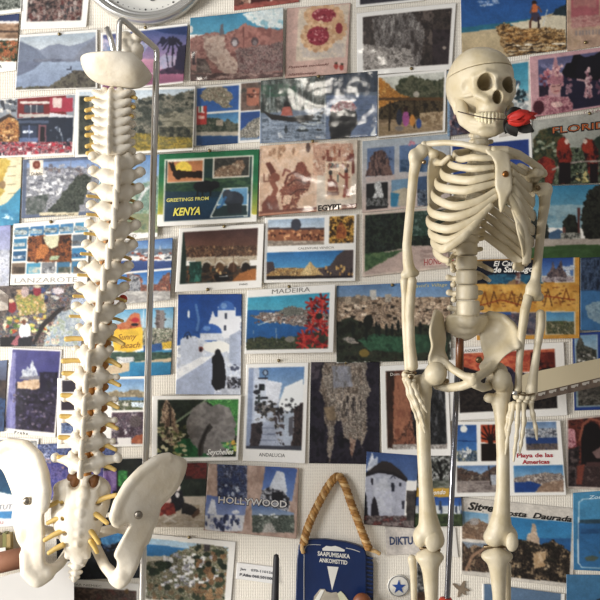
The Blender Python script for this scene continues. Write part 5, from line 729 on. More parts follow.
card('HOLLYWOOD collage postcard with four tilted blue landmark pictures', [(209, 463), (299, 467), (296.5, 537.5), (204, 529)],
     [('f', 'b89a88'), ('n', 200, 460, 300, 540, ['a88a7a', 'c4a898', 'b09484'], (10, 16)), ('MP', [(218, 463), (247, 464), (247, 499), (218, 496)]), ('g', 215, 460, 250, 480, '3a5090', '6a80b8'), ('n', 216, 464, 248, 500, ['34406c', '54648c', '2c2c44', '8a94b0'], (3, 6)), ('s', 219, 484, 247, 496, 18, 1.6, 2, ['b8c0d0', '2c3048', '7a84a0']), ('MP', [(266, 465), (297, 468), (290, 512), (260, 505)]), ('g', 258, 462, 300, 500, '4060a8', '7a98cc'), ('p', [(270, 486), (277, 470), (284, 472), (287, 490), (284, 494), (272, 492)], 'd0d4dc'), ('np', [(262, 490), (270, 486), (286, 492), (290, 500), (288, 512), (260, 506)], ['2c2c34', '54545c', 'd8d8dc', '8a8a90'], 4), ('r', 272, 491, 283, 501, '24222a'),
      ('MP', [(207, 494), (247, 501), (242, 532), (204, 528)]), ('g', 200, 492, 250, 520, '5a70b0', '9cacd4'), ('p', [(208, 512), (212, 498), (215, 499), (217, 514)], 'dcdfe8'), ('r', 205, 514, 246, 530, 'd8d8dc'), ('s', 206, 515, 240, 528, 40, 1.6, 2.6, ['4a5480', '6a74a0', '343c60', 'b0b4cc']), ('e', 236, 511, 4, 2, 'e0e2ea'), ('MP', [(252, 502), (294, 512), (294, 531), (253, 531)]), ('g', 250, 500, 296, 516, '4a6ca8', '98a8bc'), ('n', 250, 514, 296, 532, ['4a544c', '6a7468', '343c36', '8a9084'], 4), ('p', [(262, 531), (266, 523), (272, 522), (276, 531)], 'b0aca4'), ('s', 258, 513, 278, 516, 9, 1.1, .8, ['e8e8e8'])],
     [('HOLLYWOOD', 218.6, 504.4, 7.0, 69, '2c2830', .06), ('HOLLYWOOD', 219, 504, 6.6, 68, 'd0ccc8', .015)], curl=(.6, .2, .2, 0))
card('dark navy postcard behind the sacrum with a bright blue sky strip', [(56, 522), (141, 514), (141, 577), (58, 580)], [('n', 50, 510, 145, 585, ['161c28', '1e2634', '12161e', '2a3240'], 8), ('np', [(100, 538), (108, 530), (126, 526), (126, 540), (104, 546)], ['4a9cd8', '3a84c4', '6ab0e0'], 6), ('s', 104, 542, 118, 552, 10, 2, 1, ['3a5484', '7a90b0'])])
card('white topped postcard of brown autumn woods at the lower frame edge', [(66, 578), (139.5, 583.5), (138, 632), (64, 630)], [('M', 69, 588, 136, 630), ('n', 60, 580, 142, 632, ['4a3a34', '6a5448', '8a7060', '34302e', '7a4c44'], (6, 4)), ('M',), ('e', 127, 591, 2.2, 2.6, '7a5c34')], [('PAR NIEMIEC', 73, 587, 2.2, 28, '7a7468')])
card('small black and white photo strip behind the calf bone', [(417, 556), (426, 556.5), (426, 625), (417, 625)], [('n', 414, 550, 428, 628, ['1c1c1c', '4a4a48', '9a9894', '2c2a2a', 'c8c4bc'], 4), ('n', 414, 592, 428, 600, ['8a5c3c', '4a3424'], 3)], cat='photograph', name='photo_strip')

# ------------------------------------------------ paper slips and badges between the cards
card('white paper strip with blue outlined capitals behind the knee', [(385, 526.5), (432, 527.5), (433, 552.5), (386.5, 555)], [('f', 'd9d0c6')], [('DIKTUON', 389.5, 543.8, 7.4, 36, '3a4668', .035)], cat='paper slip', name='paper_slip', group='paper slips on the wallpaper')
card('torn white paper corner beside the skeleton pole above the plane sticker', [(442, 528), (455.5, 527.5), (458.5, 557.5), (440, 553)], [('f', 'e6e0d4')], cat='paper slip', name='paper_slip', group='paper slips on the wallpaper')
card('thin white slip with two printed phone numbers beside the black antenna', [(237, 562), (277, 567), (276, 583.5), (236, 578)], [('f', 'e9e6e2')], [('Jan    070-110156', 240, 571.5, 2.4, 33, '54565c', .02), ('P.Aika 060.501000', 240, 577.2, 2.6, 34, '3a3c44', .03)], cat='paper slip', name='paper_slip', group='paper slips on the wallpaper')
# ---------------------------------------------------------------- spine model (seen from behind) on its stand
M_BONE_W = mat('white_bone_plastic', 'e4dccd', 0.42, noise='d3c6ae', bump=0.45, scale=25)
M_BONE_Y = mat('ivory_bone_plastic', 'cfc4ac', 0.45, noise='b9aa88', bump=0.35, scale=30)
M_NERVE = mat('yellow_nerve_plastic', 'd6b66c', 0.45, noise='c4a050', scale=40)
M_DISC = mat('amber_disc_rubber', 'b9813a', 0.5, noise='a06a2c', scale=50)
M_STEEL = mat('brushed_steel', 'd6d3cc', 0.36)
M_SCREW = mat('dull_screw_metal', '8d857a', 0.35, metal=1.0)
M_RED = mat('red_plastic', 'c8402a', 0.4)

YS = -0.16; US = S * (D + YS) / D
def Qs(px, py, f=0.0): return P(px, py, YS - f * US)
sp = empty('spine_model', Qs(80, 576, 0))
tag(sp, 'white plastic human spine with pelvis seen from behind, yellow nerve stubs', 'anatomical model')

def screw(parent, c, axis, r, name='screw', m=None):
    V, F = lathe(c, axis, [(r * 0.5, -r), (r, -r * 0.2), (r, r * 0.25), (r * 0.8, r * 0.5), (r * 0.25, r * 0.6)], 12)
    return mk(name, V, F, m or M_SCREW, parent)

def vert(o, tl, tup, tback, tr, lam, spl, spd, spr, bw, bh, yaw=0, hgt=8, shin=0, sx=0):
    """one vertebra: o canal centre; transverse length/rise/back/knob, lamina radius, spinous length/drop/radius, body half width/height"""
    a = math.radians(yaw)
    R = np.array([math.cos(a), -math.sin(a), 0]); Pd = np.array([-math.sin(a), -math.cos(a), 0]); Z = np.array([0, 0, 1.0])
    q = lambda x, p, z: o + US * (x * R + p * Pd + z * Z)
    B = Bone(0.0014); u = US; k = 0.0024
    B.ell(q(0, -15, 0), (bw * u, bw * 0.8 * u, bh * u), k)
    for s in (-1, 1):
        B.cap(q(s * bw * 0.6, -10, 1), q(s * bw * 0.62, 2, 1), 3.2 * u, 3.2 * u, k)                     # pedicle
        B.chain([q(s * tl * 0.40, 4, tup * 0.2), q(s * tl * 0.22, 7, -2), q(s * 1.5, 9 + lam * 0.3, -hgt * 0.5)], [lam * u, lam * 1.05 * u, lam * 0.8 * u], k)
        B.chain([q(s * tl * 0.40, 4, tup * 0.25), q(s * tl * 0.78, tback * 0.7, tup * 0.7), q(s * (tl - tr), tback, tup)], [lam * 0.85 * u, tr * 0.72 * u, tr * u], k)
        B.ell(q(s * tl * 0.36, 6, hgt * 0.75), (4.2 * u, 3.6 * u, 5 * u), k)                                  # facets
        B.ell(q(s * tl * 0.34, 8, -hgt * 0.85), (3.8 * u, 3.2 * u, 4.6 * u), k)
    if shin:
        for s in (-1, 1):
            cs, sn = math.cos(0.45), math.sin(0.45) * s
            B.ell(q(s * shin * 0.55, 8, -1.5), (shin * 0.72 * u, 4.6 * u, hgt * 1.02 * u), k, rot=[[cs, 0, sn], [0, 1, 0], [-sn, 0, cs]])
    B.chain([q(sx, 8, 5), q(sx, 9 + spl * 0.8, 2), q(sx, 9 + spl, -spd * 0.45), q(sx, 8 + spl, -spd)], [spr * 0.9 * u, spr * 0.8 * u, spr * 0.85 * u, spr * u], k)
    B.chain([q(sx, 8, -2), q(sx, 9 + spl * 0.5, -spd * 0.45), q(sx, 8 + spl * 0.8, -spd * 0.7)], [spr * 1.1 * u, spr * 0.95 * u, spr * 0.9 * u], k)
    o_ = bone('vertebra', B, M_BONE_W, sp)
    return q

def nerve(a, b, r0=2.4, r1=2.0):
    B = Bone(0.00105); B.chain([a, (np.asarray(a) * .5 + np.asarray(b) * .5) + np.array([0, 0, 0.001]), b], [r0 * US, (r0 + r1) / 2 * US, r1 * US])
    return bone('nerve_root', B, M_NERVE, sp)

levels = []
for i, (x, y) in enumerate([(114, 96), (114, 105), (114, 114), (114, 123), (113.5, 132), (113.5, 141), (114, 150)]):      # neck
    levels.append((x, y, 'c', -6 + i * 1.2))
for x, y, f in [(117, 163, 2), (117, 177, 4), (116, 193, 6), (115, 211, 8), (113, 230, 9), (110, 250, 9), (106, 271, 8), (102, 292, 6), (99, 312, 4)]:
    levels.append((x, y, 't', f))
for x, y, f in [(97, 333, 2), (94, 355, 0)]: levels.append((x, y, 'd', f))
for x, y, f in [(91.5, 377, 0), (90, 399, 0), (89, 420, 1), (87.5, 441, 2)]: levels.append((x, y, 'l', f))
levels.append((86.5, 461, 'v', 4))
prev = None
for i, (x, y, kind, f) in enumerate(levels):
    o = Qs(x, y, f)
    if kind == 'c':
        q = vert(o, 22, -1 if i else 2, -2, 4.6, 5.2, 5 + i * 0.8, 5, 3.2, 9, 3.8, yaw=6, hgt=4, shin=17)
        nerve(q(-14, -4, -2), q(-28.5 + 0.3 * i, 1, -3 - (i % 2) * 2), 2.2, 2.3)
        if i < 3: nerve(q(12, -4, 0), q(23 - 2 * i, 2, -3), 2.0, 2.1)
    elif kind == 't':
        j = i - 7
        q = vert(o, 28.5 - 0.1 * j, 5.0, 3 - 0.3 * j, 5.6, 7.4, 14, 17, 3.4, 12, 7.4, yaw=-10 + j * 1.2, hgt=8.5, shin=14, sx=1)
        if j >= 2: nerve(q(-12, 0, -6), q(-26 - 0.5 * (j % 3), 6, -4), 1.5, 1.7)
        nerve(q(11, -4, -6), q(20 + (j > 5) * 3, -2, -9), 1.7, 1.6)
    elif kind == 'd':
        q = vert(o, 21, 6, 3, 4.0, 7.4, 14, 12, 3.4, 13.5, 8.2, yaw=2, hgt=9)
        nerve(q(-12, 0, -6), q(-30, 2, -6), 2.2, 2.8)
        nerve(q(12, 0, -4), q(27, 2, -11), 3.2, 2.0)
    else:
        q = vert(o, 29 if kind == 'l' else 36, 0 if kind == 'l' else 3, 0, 3.4 if kind == 'l' else 5.2, 6.8, 15, 11, 3.2, 15.5, 8.6, yaw=2, hgt=9)
        nerve(q(-12, 1, 2), q(-27, 3, -3 + 7), 2.6, 2.4)
        nerve(q(13, 1, -2), q(29, 3, -8), 3.2, 2.0)
        if kind == 'l':
            for s in (-1, 1):
                B = Bone(); B.ell(q(s * 8, 4, -11), (4 * US, 3 * US, 4 * US)); bone('amber_gap_fill', B, M_DISC, sp)
    cb = q(0, -15, 0)
    if prev is not None:
        mid = (cb + prev[0]) / 2; g = (prev[0][2] - cb[2])
        B = Bone(0.0014); B.ell(mid, (prev[1] * US, prev[1] * 0.8 * US, max(0.0035, g * 0.30))); bone('disc', B, M_DISC, sp)
    prev = (cb, {'c': 8.5, 't': 11, 'd': 12.5, 'l': 14.5, 'v': 14.5}[kind])
# the cord runs through the canal
V, F = sweep(crom([Qs(x, y, f - 1) for x, y, k, f in levels] + [Qs(86, 478, 2), Qs(85, 492, 0)], 4), 5.2 * US, sides=12)
mk('spinal_cord', V, F, M_DISC, sp)
# red disc bulge on the low back
B = Bone(0.0011); B.ell(Qs(110, 424, -4), (5.5 * US, 4 * US, 3.2 * US)); bone('red_disc_bulge', B, M_RED, sp)
B = Bone(0.0011); B.ell(Qs(123, 299, -8), (4.5 * US, 3 * US, 4.5 * US)); bone('red_disc_bulge', B, M_RED, sp)

# skull base (bowl of the occiput)
B = Bone(0.0014)
ct, st2 = math.cos(0.2), math.sin(0.2)
Rm = [[ct, 0, -st2], [0, 1, 0], [st2, 0, ct]]
B.ell(Qs(118, 57.5, 2), (35.5 * US, 36 * US, 29 * US), rot=Rm)
B.ell(Qs(102, 62, 2), (19 * US, 30 * US, 20 * US), 0.01); B.ell(Qs(133, 69, 2), (19 * US, 30 * US, 18 * US), 0.01)
B.ell(Qs(117, 51, 0), (32.5 * US, 32 * US, 29 * US), rot=Rm, sub=True, k=0.002)
B.half(Qs(105, 51.5, 34), np.array([0.0, 0.0, 1.0]), 0.002)
B.half(Qs(140, 62, 8), np.array([0.68, 0.05, 0.73]), 0.002)
bone('skull_base', B, M_BONE_W, sp)
B = Bone(0.0014); rng = random.Random(4)
for k in range(16):
    B.ell(Qs(131 + rng.uniform(-8, 8), 47 + rng.uniform(-12, 13), -22 + rng.uniform(-3, 3)), (rng.uniform(4, 7) * US,) * 3)
bone('skull_base_rim', B, M_BONE_W, sp)

# sacrum with coccyx
B = Bone(0.0013); k = 0.004
B.plate([Qs(*t) for t in [(58, 484, -6), (72, 477, 0), (86, 474, 3), (99, 476, 0), (109, 484, -6), (110, 503, -6), (104, 521, -4), (97, 538, -6), (91, 553, -10), (84, 566, -12), (74, 566, -12), (67, 553, -10), (62, 543, -6), (54, 527, -4), (51, 508, -6)]], 6 * US, k,
        extra=[Qs(82, 500, 9), Qs(80, 525, 8), Qs(79, 545, 0)])
for x, y, f, r in [(83.5, 494, 12, 6), (82, 503, 13, 4.5), (80.5, 513, 13, 4.2), (79.5, 523, 11, 4), (79, 533, 9, 3.6), (78, 543, 6, 3.4)]: B.ell(Qs(x, y, f), (r * US, 4 * US, r * 1.15 * US), k)
for s in (-1, 1):
    B.chain([Qs(82 + s * 13, 488, 6), Qs(81 + s * 12, 505, 8), Qs(79 + s * 11, 522, 6), Qs(78 + s * 9, 540, 3), Qs(77.5 + s * 10, 556, -6)], [5 * US, 3.4 * US, 3 * US, 3 * US, 3.2 * US], k)
    B.ell(Qs(82 + s * 20, 489, -2), (9 * US, 8 * US, 8 * US), k)
    B.ell(Qs(83.5 + s * 9.5, 482.5, 11), (6.2 * US, 9 * US, 7 * US), 0.002, sub=True)
    for y in (503, 518, 533, 546): B.ell(Qs(80.5 + s * (18 - (y - 503) * 0.10), y, 7), (2.6 * US, 5 * US, 2.6 * US), 0.002, sub=True)
bone('sacrum', B, M_BONE_W, sp)
M_HOLL = mat('dark_amber_hollow', '7a4c1e', 0.6, noise='5c3814', scale=50)
for x, y in ((74, 481.5), (93, 483.5)):  # dark amber lumps paint the shade of the two openings above the sacrum
    B = Bone(0.0012); B.chain([Qs(x - 2, y - 4, 2), Qs(x + 2, y - 4, 2), Qs(x, y + 3, 2)], [5 * US, 5 * US, 5 * US]); bone('amber_gap_fill', B, M_HOLL, sp)
for x, y, r in [(77, 558, 7.2), (76.5, 566, 6), (75.5, 573, 4.6), (74.5, 578, 3)]:
    B = Bone(0.0012); B.ell(Qs(x, y, -8), (r * US, 4.5 * US, 4.6 * US))
    for s in (-1, 1): B.ell(Qs(x + s * r * 1.05, y - 1, -8), (2.6 * US, 2.6 * US, 2.2 * US))
    bone('coccyx_segment', B, M_BONE_W, sp)
for a, b in [((65, 500, 4), (47, 507, 6)), ((65, 516, 6), (48, 523, 6)), ((64, 530, 6), (45, 540, 8)), ((63, 545, 4), (49, 553, 6)),
             ((97, 501, 6), (116, 495, 8)), ((94, 513, 8), (107, 523, 10)), ((90, 530, 7), (99, 543, 8)), ((91, 541, 5), (97, 552, 4))]:
    nerve(Qs(*a), Qs(*b), 3.0, 2.2)
# hip bones
B = Bone(0.0014); k = 0.006
B.plate([Qs(*t) for t in [(-14, 456, -42), (0, 446, -30), (12, 441, -20), (24, 442, -10), (34, 450, -2), (42, 462, 4), (47, 478, 9), (50, 496, 13), (48, 508, 13), (44, 515, 9), (45, 530, 3), (45, 548, 0), (46, 562, -1), (53, 566, -6), (52, 577, -2), (42, 586, 3), (33, 586, 4), (26, 579, 1), (22, 566, -3), (23, 552, -8), (17, 536, -14), (12, 518, -18), (14, 502, -16), (8, 482, -24), (0, 468, -34), (-12, 470, -42)]], 4.0 * US, k,
        extra=[Qs(24, 470, -18), Qs(30, 490, -8), Qs(33, 545, -2)])
B.chain([Qs(-10, 452, -38), Qs(10, 443, -19), Qs(26, 446, -7), Qs(37, 457, 2), Qs(43, 474, 9), Qs(45, 492, 14), Qs(43, 507, 14)], [5.5 * US, 5.5 * US, 6 * US, 6.5 * US, 6.5 * US, 6.5 * US, 5 * US], k)
B.ell(Qs(25, 531, -12), (9 * US, 10 * US, 15 * US), k)
B.chain([Qs(26, 555, -4), Qs(27, 572, 0), Qs(37, 580, 2), Qs(48, 575, -2)], [6.5 * US, 6.5 * US, 6 * US, 5 * US], k)
B.chain([Qs(48, 573, -4), Qs(60, 564, -18), Qs(68, 552, -34), Qs(73, 541, -48)], [5.5 * US, 5 * US, 5 * US, 6 * US], k)
B.chain([Qs(25, 528, -18), Qs(45, 530, -46), Qs(70, 536, -56)], [7 * US, 5 * US, 6 * US], k)
hl = bone('hip_bone', B, M_BONE_W, sp)
screw(hl, Qs(27, 501, 3), (0.1, -1, 0.05), 4.2 * US)
B = Bone(0.0014)
B.plate([Qs(*t) for t in [(111, 516, 12), (116, 501, 9), (126, 483, 4), (140, 468, -2), (155, 457, -8), (166, 454, -14), (178, 456, -22), (187, 462, -30), (184, 477, -30), (177, 490, -27), (170, 498, -25), (161, 508, -22), (158, 521, -18), (151, 535, -14), (144, 550, -8), (139, 565, -3), (131, 580, 1), (121, 589, 3), (112, 585, 1), (109, 577, -2), (116, 568, 0), (117, 561, 2), (114, 555, 4), (118, 545, 3), (126, 531, 2), (129, 524, 2), (119, 528, 8), (112, 525, 11)]], 4.6 * US, k,
        extra=[Qs(150, 485, -8), Qs(138, 515, -2), Qs(130, 555, 0)])
B.chain([Qs(114, 516, 12), Qs(118, 503, 9), Qs(128, 485, 4), Qs(141, 471, -2), Qs(156, 460, -8), Qs(168, 457, -15)], [4.8 * US, 5 * US, 4.6 * US, 4.4 * US, 4.2 * US, 4.2 * US], k)
B.chain([Qs(122, 577, 0), Qs(116, 578, -4), Qs(105, 566, -18), Qs(96, 548, -36), Qs(90, 536, -48)], [8 * US, 6.5 * US, 5.5 * US, 5.5 * US, 6 * US], k)
B.ell(Qs(143, 533, -18), (9 * US, 10 * US, 14 * US), k)
B.chain([Qs(140, 532, -22), Qs(118, 528, -46), Qs(94, 534, -56)], [7 * US, 5 * US, 6 * US], k)
hr = bone('hip_bone', B, M_BONE_W, sp)
screw(hr, Qs(138.5, 515, 6), (0.1, -1, 0.05), 4.2 * US)
B = Bone(0.0014); B.ell(Qs(82, 538, -56), (9 * US, 6 * US, 11 * US)); bone('pubic_symphysis', B, M_BONE_W, sp)

# the stand it hangs from
st = empty('spine_stand', (Qs(141, 600, -30)[0], YS + 0.03, 0.76))
tag(st, 'bent chrome rod stand behind the white spine model', 'stand')
pf = -30
V, F = sweep(crom([(Qs(141, 600, -40)[0] - 0.004, YS + 0.06, 0.775), Qs(142, 600, -38), Qs(149, 330, -33), Qs(156.5, 62, -24)], 10), 3.4 * US, sides=14)
mk('upright_rod', V, F, M_STEEL, st)
V, F = sweep(crom([Qs(156.5, 62, -24), Qs(156.5, 51, -22), Qs(153, 46, -18), Qs(138, 33, -2), Qs(125, 21.5, 6), Qs(121, 20.5, 8), Qs(119.5, 25, 8), Qs(119, 34, 7), Qs(118.5, 60, 5)], 8), 3.0 * US, sides=14)
mk('hook_rod', V, F, M_STEEL, st)
V, F = sweep([Qs(107, 27.5, 0), Qs(111, 40, 0), Qs(116, 60, 0)], 2.8 * US, sides=12)
mk('rod_end', V, F, M_STEEL, st)
V, F = lathe((Qs(141, 600, -40)[0] - 0.004, YS + 0.06, 0.762), (0, 0, 1), [(0.11, 0), (0.11, 0.01), (0.10, 0.014), (0.012, 0.016), (0.012, 0.03)], 32)
mk('base', V, F, M_STEEL, st)
# ---------------------------------------------------------------- small model skeleton on its own stand
YK = -0.27; UK = S * (D + YK) / D
def Q(px, py, f=0.0): return P(px, py, YK - f * UK)
def E(*r): return tuple(t * UK for t in (r if len(r) == 3 else r * 3))
sk = empty('model_skeleton', Q(465, 760, 0))
tag(sk, 'ivory model skeleton with skull turned aside and a rose in its teeth', 'anatomical model')
M_DARK = mat('dark_socket', '4a3826', 0.7)
M_WIRE = mat('copper_wire', '7d6a50', 0.35, metal=1.0)
M_BRASS = mat('brass_screw', '9a6a3e', 0.3, metal=1.0)
KH = 0.0012
def kbone(name, build, parent=None, h=KH):
    B = Bone(h); build(B); return bone(name, B, M_BONE_Y, parent or sk)

# skull: base, cap, jaw, teeth
cutp = [Q(448, 77, -6), Q(479, 63.5, 34), Q(513, 69.5, 4)]
cn = np.cross(cutp[1] - cutp[0], cutp[2] - cutp[0]); cn = cn if cn[2] > 0 else -cn; cn /= np.linalg.norm(cn)
def cranium(B):
    k = 0.008
    B.ell(Q(478, 82, -14), E(31, 40, 34), k)
    B.ell(Q(486, 78, 4), E(27, 30, 28), k)
    B.ell(Q(468, 88, -18), E(21, 32, 26), k)
def skull(B):
    k = 0.005
    cranium(B)
    B.ell(Q(494, 96, 14), E(19, 20, 15), 0.006)                 # mid face
    B.ell(Q(490.5, 109, 17), E(14.5, 16, 11), 0.005)               # upper jaw
    B.chain([Q(476, 77, 27), Q(486, 73, 33), Q(497, 76, 33.5), Q(508, 77, 28), Q(512, 81, 20)], [3 * UK, 3 * UK, 3 * UK, 3 * UK, 2.6 * UK], k)   # brow
    B.chain([Q(474.5, 78, 25), Q(474, 88, 22), Q(478, 95, 25), Q(487, 100, 30)], [3.4 * UK, 3.6 * UK, 4.6 * UK, 4 * UK], k)       # cheek bone
    B.chain([Q(513, 82, 18), Q(512.5, 92, 18), Q(507, 98, 25)], [2.6 * UK, 3.4 * UK, 4 * UK], k)
    B.chain([Q(474, 93, 21), Q(464, 96, 9), Q(455, 97, -6)], [3 * UK, 2.1 * UK, 2.4 * UK], 0.002)    # cheek arch
    B.chain([Q(494.5, 80, 33), Q(496.5, 89, 38)], [3 * UK, 2.2 * UK], k)                             # nose bridge
    B.chain([Q(456, 104, -12), Q(457, 112, -10)], [5 * UK, 3.4 * UK], k)                             # mastoid
    B.ell(Q(485.2, 83, 26), E(7.8, 26, 8.2), 0.0016, sub=True)
    B.ell(Q(507, 86.5, 22), E(6.6, 25, 8), 0.0016, sub=True)
    B.ell(Q(496.6, 98, 28), E(4.6, 17, 6.6), 0.0016, sub=True).cap(Q(498, 91.5, 38), Q(496.5, 98, 38), 2.0 * UK, 4.0 * UK, 0.0016, sub=True)
    B.ell(Q(465, 88, 22), E(6, 9, 8), 0.004, sub=True)
    B.ell(Q(471, 107, 17), E(6, 8, 6.5), 0.004, sub=True)
    B.half(cutp[1] - cn * 0.0004, cn)
so = kbone('skull', skull, h=0.00105)
def capb(B):
    cranium(B); B.half(cutp[1] + cn * 0.0005, -cn)
kbone('skull_cap', capb, h=0.0012)
def jaw(B):
    k = 0.004
    B.chain([Q(459.5, 99, 0), Q(461, 112, 2), Q(464, 121, 5), Q(474, 129, 17), Q(484, 131.5, 27), Q(494, 131, 28), Q(503, 127, 20), Q(509, 119, 10), Q(511, 105, -2)],
            [3.4 * UK, 5.2 * UK, 5.6 * UK, 5 * UK, 5 * UK, 5 * UK, 5 * UK, 4.4 * UK, 3 * UK], k)
    B.chain([Q(462, 104, 3), Q(465, 116, 6), Q(473, 121, 19), Q(483, 123.5, 27.5), Q(494, 123.5, 28.5), Q(503, 120, 22)], [4.2 * UK] * 6, k)
    B.ell(Q(488, 132, 29), E(10, 5, 4.5), k)
    B.ell(Q(462, 112, 3), E(5, 5, 11), k)
kbone('jaw', jaw, so, 0.00105)
M_TEETH = mat('tooth_enamel', 'd9cda9', 0.3)
for row, (y0, y1, w) in enumerate([(113.8, 118.4, 1.9), (119.2, 122.8, 1.75)]):
    B = Bone(0.0007)
    for i in range(11):
        t = (i - 5) / 5; x = 489.5 + 14.2 * math.sin(t * 1.25); f = 32.4 - 11 * (1 - math.cos(t * 1.35)) - row * 0.8
        B.cap(Q(x, y0 + abs(t), f), Q(x, y1 - abs(t) * 1.2, f), w * UK, w * 0.9 * UK, 0.0004)
    bone('teeth', B, M_TEETH, so)['kind'] = 'stuff'

# backbone
def kvert(x, y, f, w, hgt, sp_=8):
    def b(B):
        B.ell(Q(x, y, f), E(w, w * .85, hgt), 0.003)
        B.ell(Q(x, y - hgt * .72, f), E(w * .98, w * .82, 1.6), 0.002); B.ell(Q(x, y + hgt * .72, f), E(w * .98, w * .82, 1.6), 0.002)
        for s in (-1, 1): B.chain([Q(x + s * w * .5, y, f - w * .7), Q(x + s * w * 1.25, y - 1, f - w * 1.0)], [3 * UK, 2.4 * UK], 0.002)
        B.chain([Q(x - 2, y, f - w * .8), Q(x - 8, y + 3, f - w * 1.3 - sp_)], [3.4 * UK, 2.6 * UK], 0.002)
    kbone('vertebra', b, h=0.0014)
for i in range(6): kvert(480.5 + 0.2 * i, 124 + 6.2 * i, -16 + i * -1.5, 8.2, 3.2, 3)
for i in range(10): kvert(481 - 1.4 * i, 164 + 8.4 * i, -30 + 0.6 * i, 9.2 + .2 * i, 4.6, 5)
for x, y, f, w, hg in [(467, 249, -24, 11, 6.6), (466.5, 263, -20, 11, 7.2), (466.5, 277.5, -16, 11, 7.4), (467, 292.5, -12, 11.4, 7.6), (468, 308, -8, 12, 7.8)]:
    def b(B, x=x, y=y, f=f, w=w, hg=hg):
        B.chain([Q(x, y - hg * .45, f), Q(x, y + hg * .45, f)], [w * .98 * UK, w * .98 * UK], 0.002).half(Q(x, y - hg * .98, f), (0, 0, 1), .002).half(Q(x, y + hg * .98, f), (0, 0, -1), .002)
        B.chain([Q(x - 6, y + 1, f - 10), Q(x - 14, y + 1, f - 14), Q(x - 18, y, f - 15)], [3.4 * UK, 2.4 * UK, 3.3 * UK], 0.002)
        B.chain([Q(x + 6, y + 1, f - 10), Q(x + 14, y, f - 15)], [3.2 * UK, 2.4 * UK], 0.002)
        B.ell(Q(x - 13, y + 7, f - 15), E(3.4, 4, 3.2), 0.002)
    kbone('lumbar_vertebra', b)
def sacr(B):
    k = 0.004
    B.plate([Q(*t) for t in [(446, 317, -16), (456, 314, -8), (479, 314, -8), (488, 318, -18), (484, 330, -24), (477, 335, -22), (471, 339, -26), (464, 341, -28), (458, 339, -26), (451, 334, -22), (446, 330, -20)]], 4 * UK, k)
    B.ell(Q(467, 321, -10), E(12, 9, 8), k); B.ell(Q(467, 329, -16), E(10, 7, 6), k)
kbone('sacrum', sacr)

# rib cage
def rib(pts, w=3.6, th=1.9, name='rib'):
    path = crom([Q(*p) for p in pts], 9); n = len(path); t = np.linspace(0, 1, n)
    wid = UK * w * (1 - 0.28 * np.clip((t - 0.75) / 0.25, 0, 1)) * (0.62 + 0.38 * np.clip(t / 0.4, 0, 1))
    V, F = sweep(path, UK * th, wid, up=(0.0, -0.12, 1), sides=12)
    return mk(name, V, F, M_BONE_Y, sk)
left = [((453, 156), (472, 157.5), (494, 158)), ((446.5, 162), (470, 168.5), (494, 167)), ((440.5, 174), (467, 180.5), (495, 175.5)), ((435, 184), (463, 190.5), (496, 183)),
        ((431.5, 196), (455, 206), (478, 201), (497, 190)), ((428, 210), (453, 217), (476, 210), (498, 195)), ((426.5, 222), (451, 229), (476, 219), (492, 204)),
        ((428.5, 233), (450, 240), (470, 229), (484, 214)), ((431, 243), (445, 248.5), (462, 238), (474, 227)), ((433, 252), (441, 258), (449, 261))]
sx = lambda y: 481 - (y - 160) * 0.17
for i, L in enumerate(left):
    (x0, y0) = L[0]; yb = y0 - 8 - (i > 3) * 4
    pts = [(sx(yb) - 4, yb - 2, -34), (x0 + 24, yb + 1, -40), (x0 + 8, y0 - 4, -24), (x0 + 1.0, y0 - 2, -4)]
    if len(L) == 3 and i < 9: pts += [(x0 + 6, y0 + 3.5, 14), (L[1][0], L[1][1], 32), ((L[1][0] + L[2][0]) / 2, (L[1][1] + L[2][1]) / 2 + 0.5, 38), (L[2][0], L[2][1], 38)]
    elif i < 9: pts += [(x0 + 6, y0 + 4, 14), (L[1][0], L[1][1], 30), (L[2][0], L[2][1], 37), (L[3][0], L[3][1], 38 if i < 7 else 36)]
    else: pts += [(L[1][0], L[1][1], 14), (L[2][0], L[2][1], 24)]
    rib(pts, 4.3 if i > 1 else 3.5, name='rib')
right = [[(519, 156, -8), (515, 156, 18), (507, 157, 37)], [(527, 172, -10), (523, 172, 14), (510, 164, 38)], [(531, 187, -10), (527, 186, 12), (512, 172, 38)], [(533.5, 202, -10), (530, 200, 12), (513, 180, 38)],
         [(534, 216, -10), (531, 214, 10), (521, 200, 32), (512, 187, 38)], [(533.5, 230, -10), (530, 228, 10), (522, 211, 32), (511, 193, 38)], [(532.5, 242, -12), (529, 240, 8), (522, 220, 30), (509, 197, 38)],
         [(530, 252, -14), (527, 251, 4), (523, 233, 26), (514, 208, 35)], [(527.5, 260, -16), (525, 260, 0), (522.5, 243, 22), (518, 222, 31)], [(523, 265, -18), (520, 267, -4), (514, 266, 4)]]
for i, L in enumerate(right):
    x1, y1, f1 = L[0]; yb = 154 + i * 8.6
    pts = [(sx(yb) + 4, yb - 3, -34), (sx(yb) + 18, yb + 1 + i * 0.5, -44), ((sx(yb) + x1) / 2 + 9, (yb * 0.45 + y1 * 0.55), -40), (x1 - 4, y1 - 3, -26)] + L
    rib(pts, 5.2 if i > 1 else 3.6)
for s, (x, y) in ((-1, (449, 262)), (1, (493, 271)), (-1, (452, 270)), (1, (490, 281))):
    rib([(467 + s * 6, y - 10, -30), (467 + s * 14, y - 6, -34), (x, y, -26)], 2.6)
def stern(B):
    B.plate([Q(*t) for t in [(484, 148, 36), (492, 150, 37), (500, 149, 37), (508, 153, 35), (510, 160, 37), (511, 170, 39), (512, 180, 40), (512, 190, 41), (508, 197, 41), (506, 203, 41), (503, 211, 40), (500, 212, 40), (498.5, 204, 41), (498, 196, 41), (495, 186, 41), (495, 172, 40), (494, 162, 39), (487, 154, 37)]], 2.6 * UK, 0.002)
kbone('breastbone', stern)
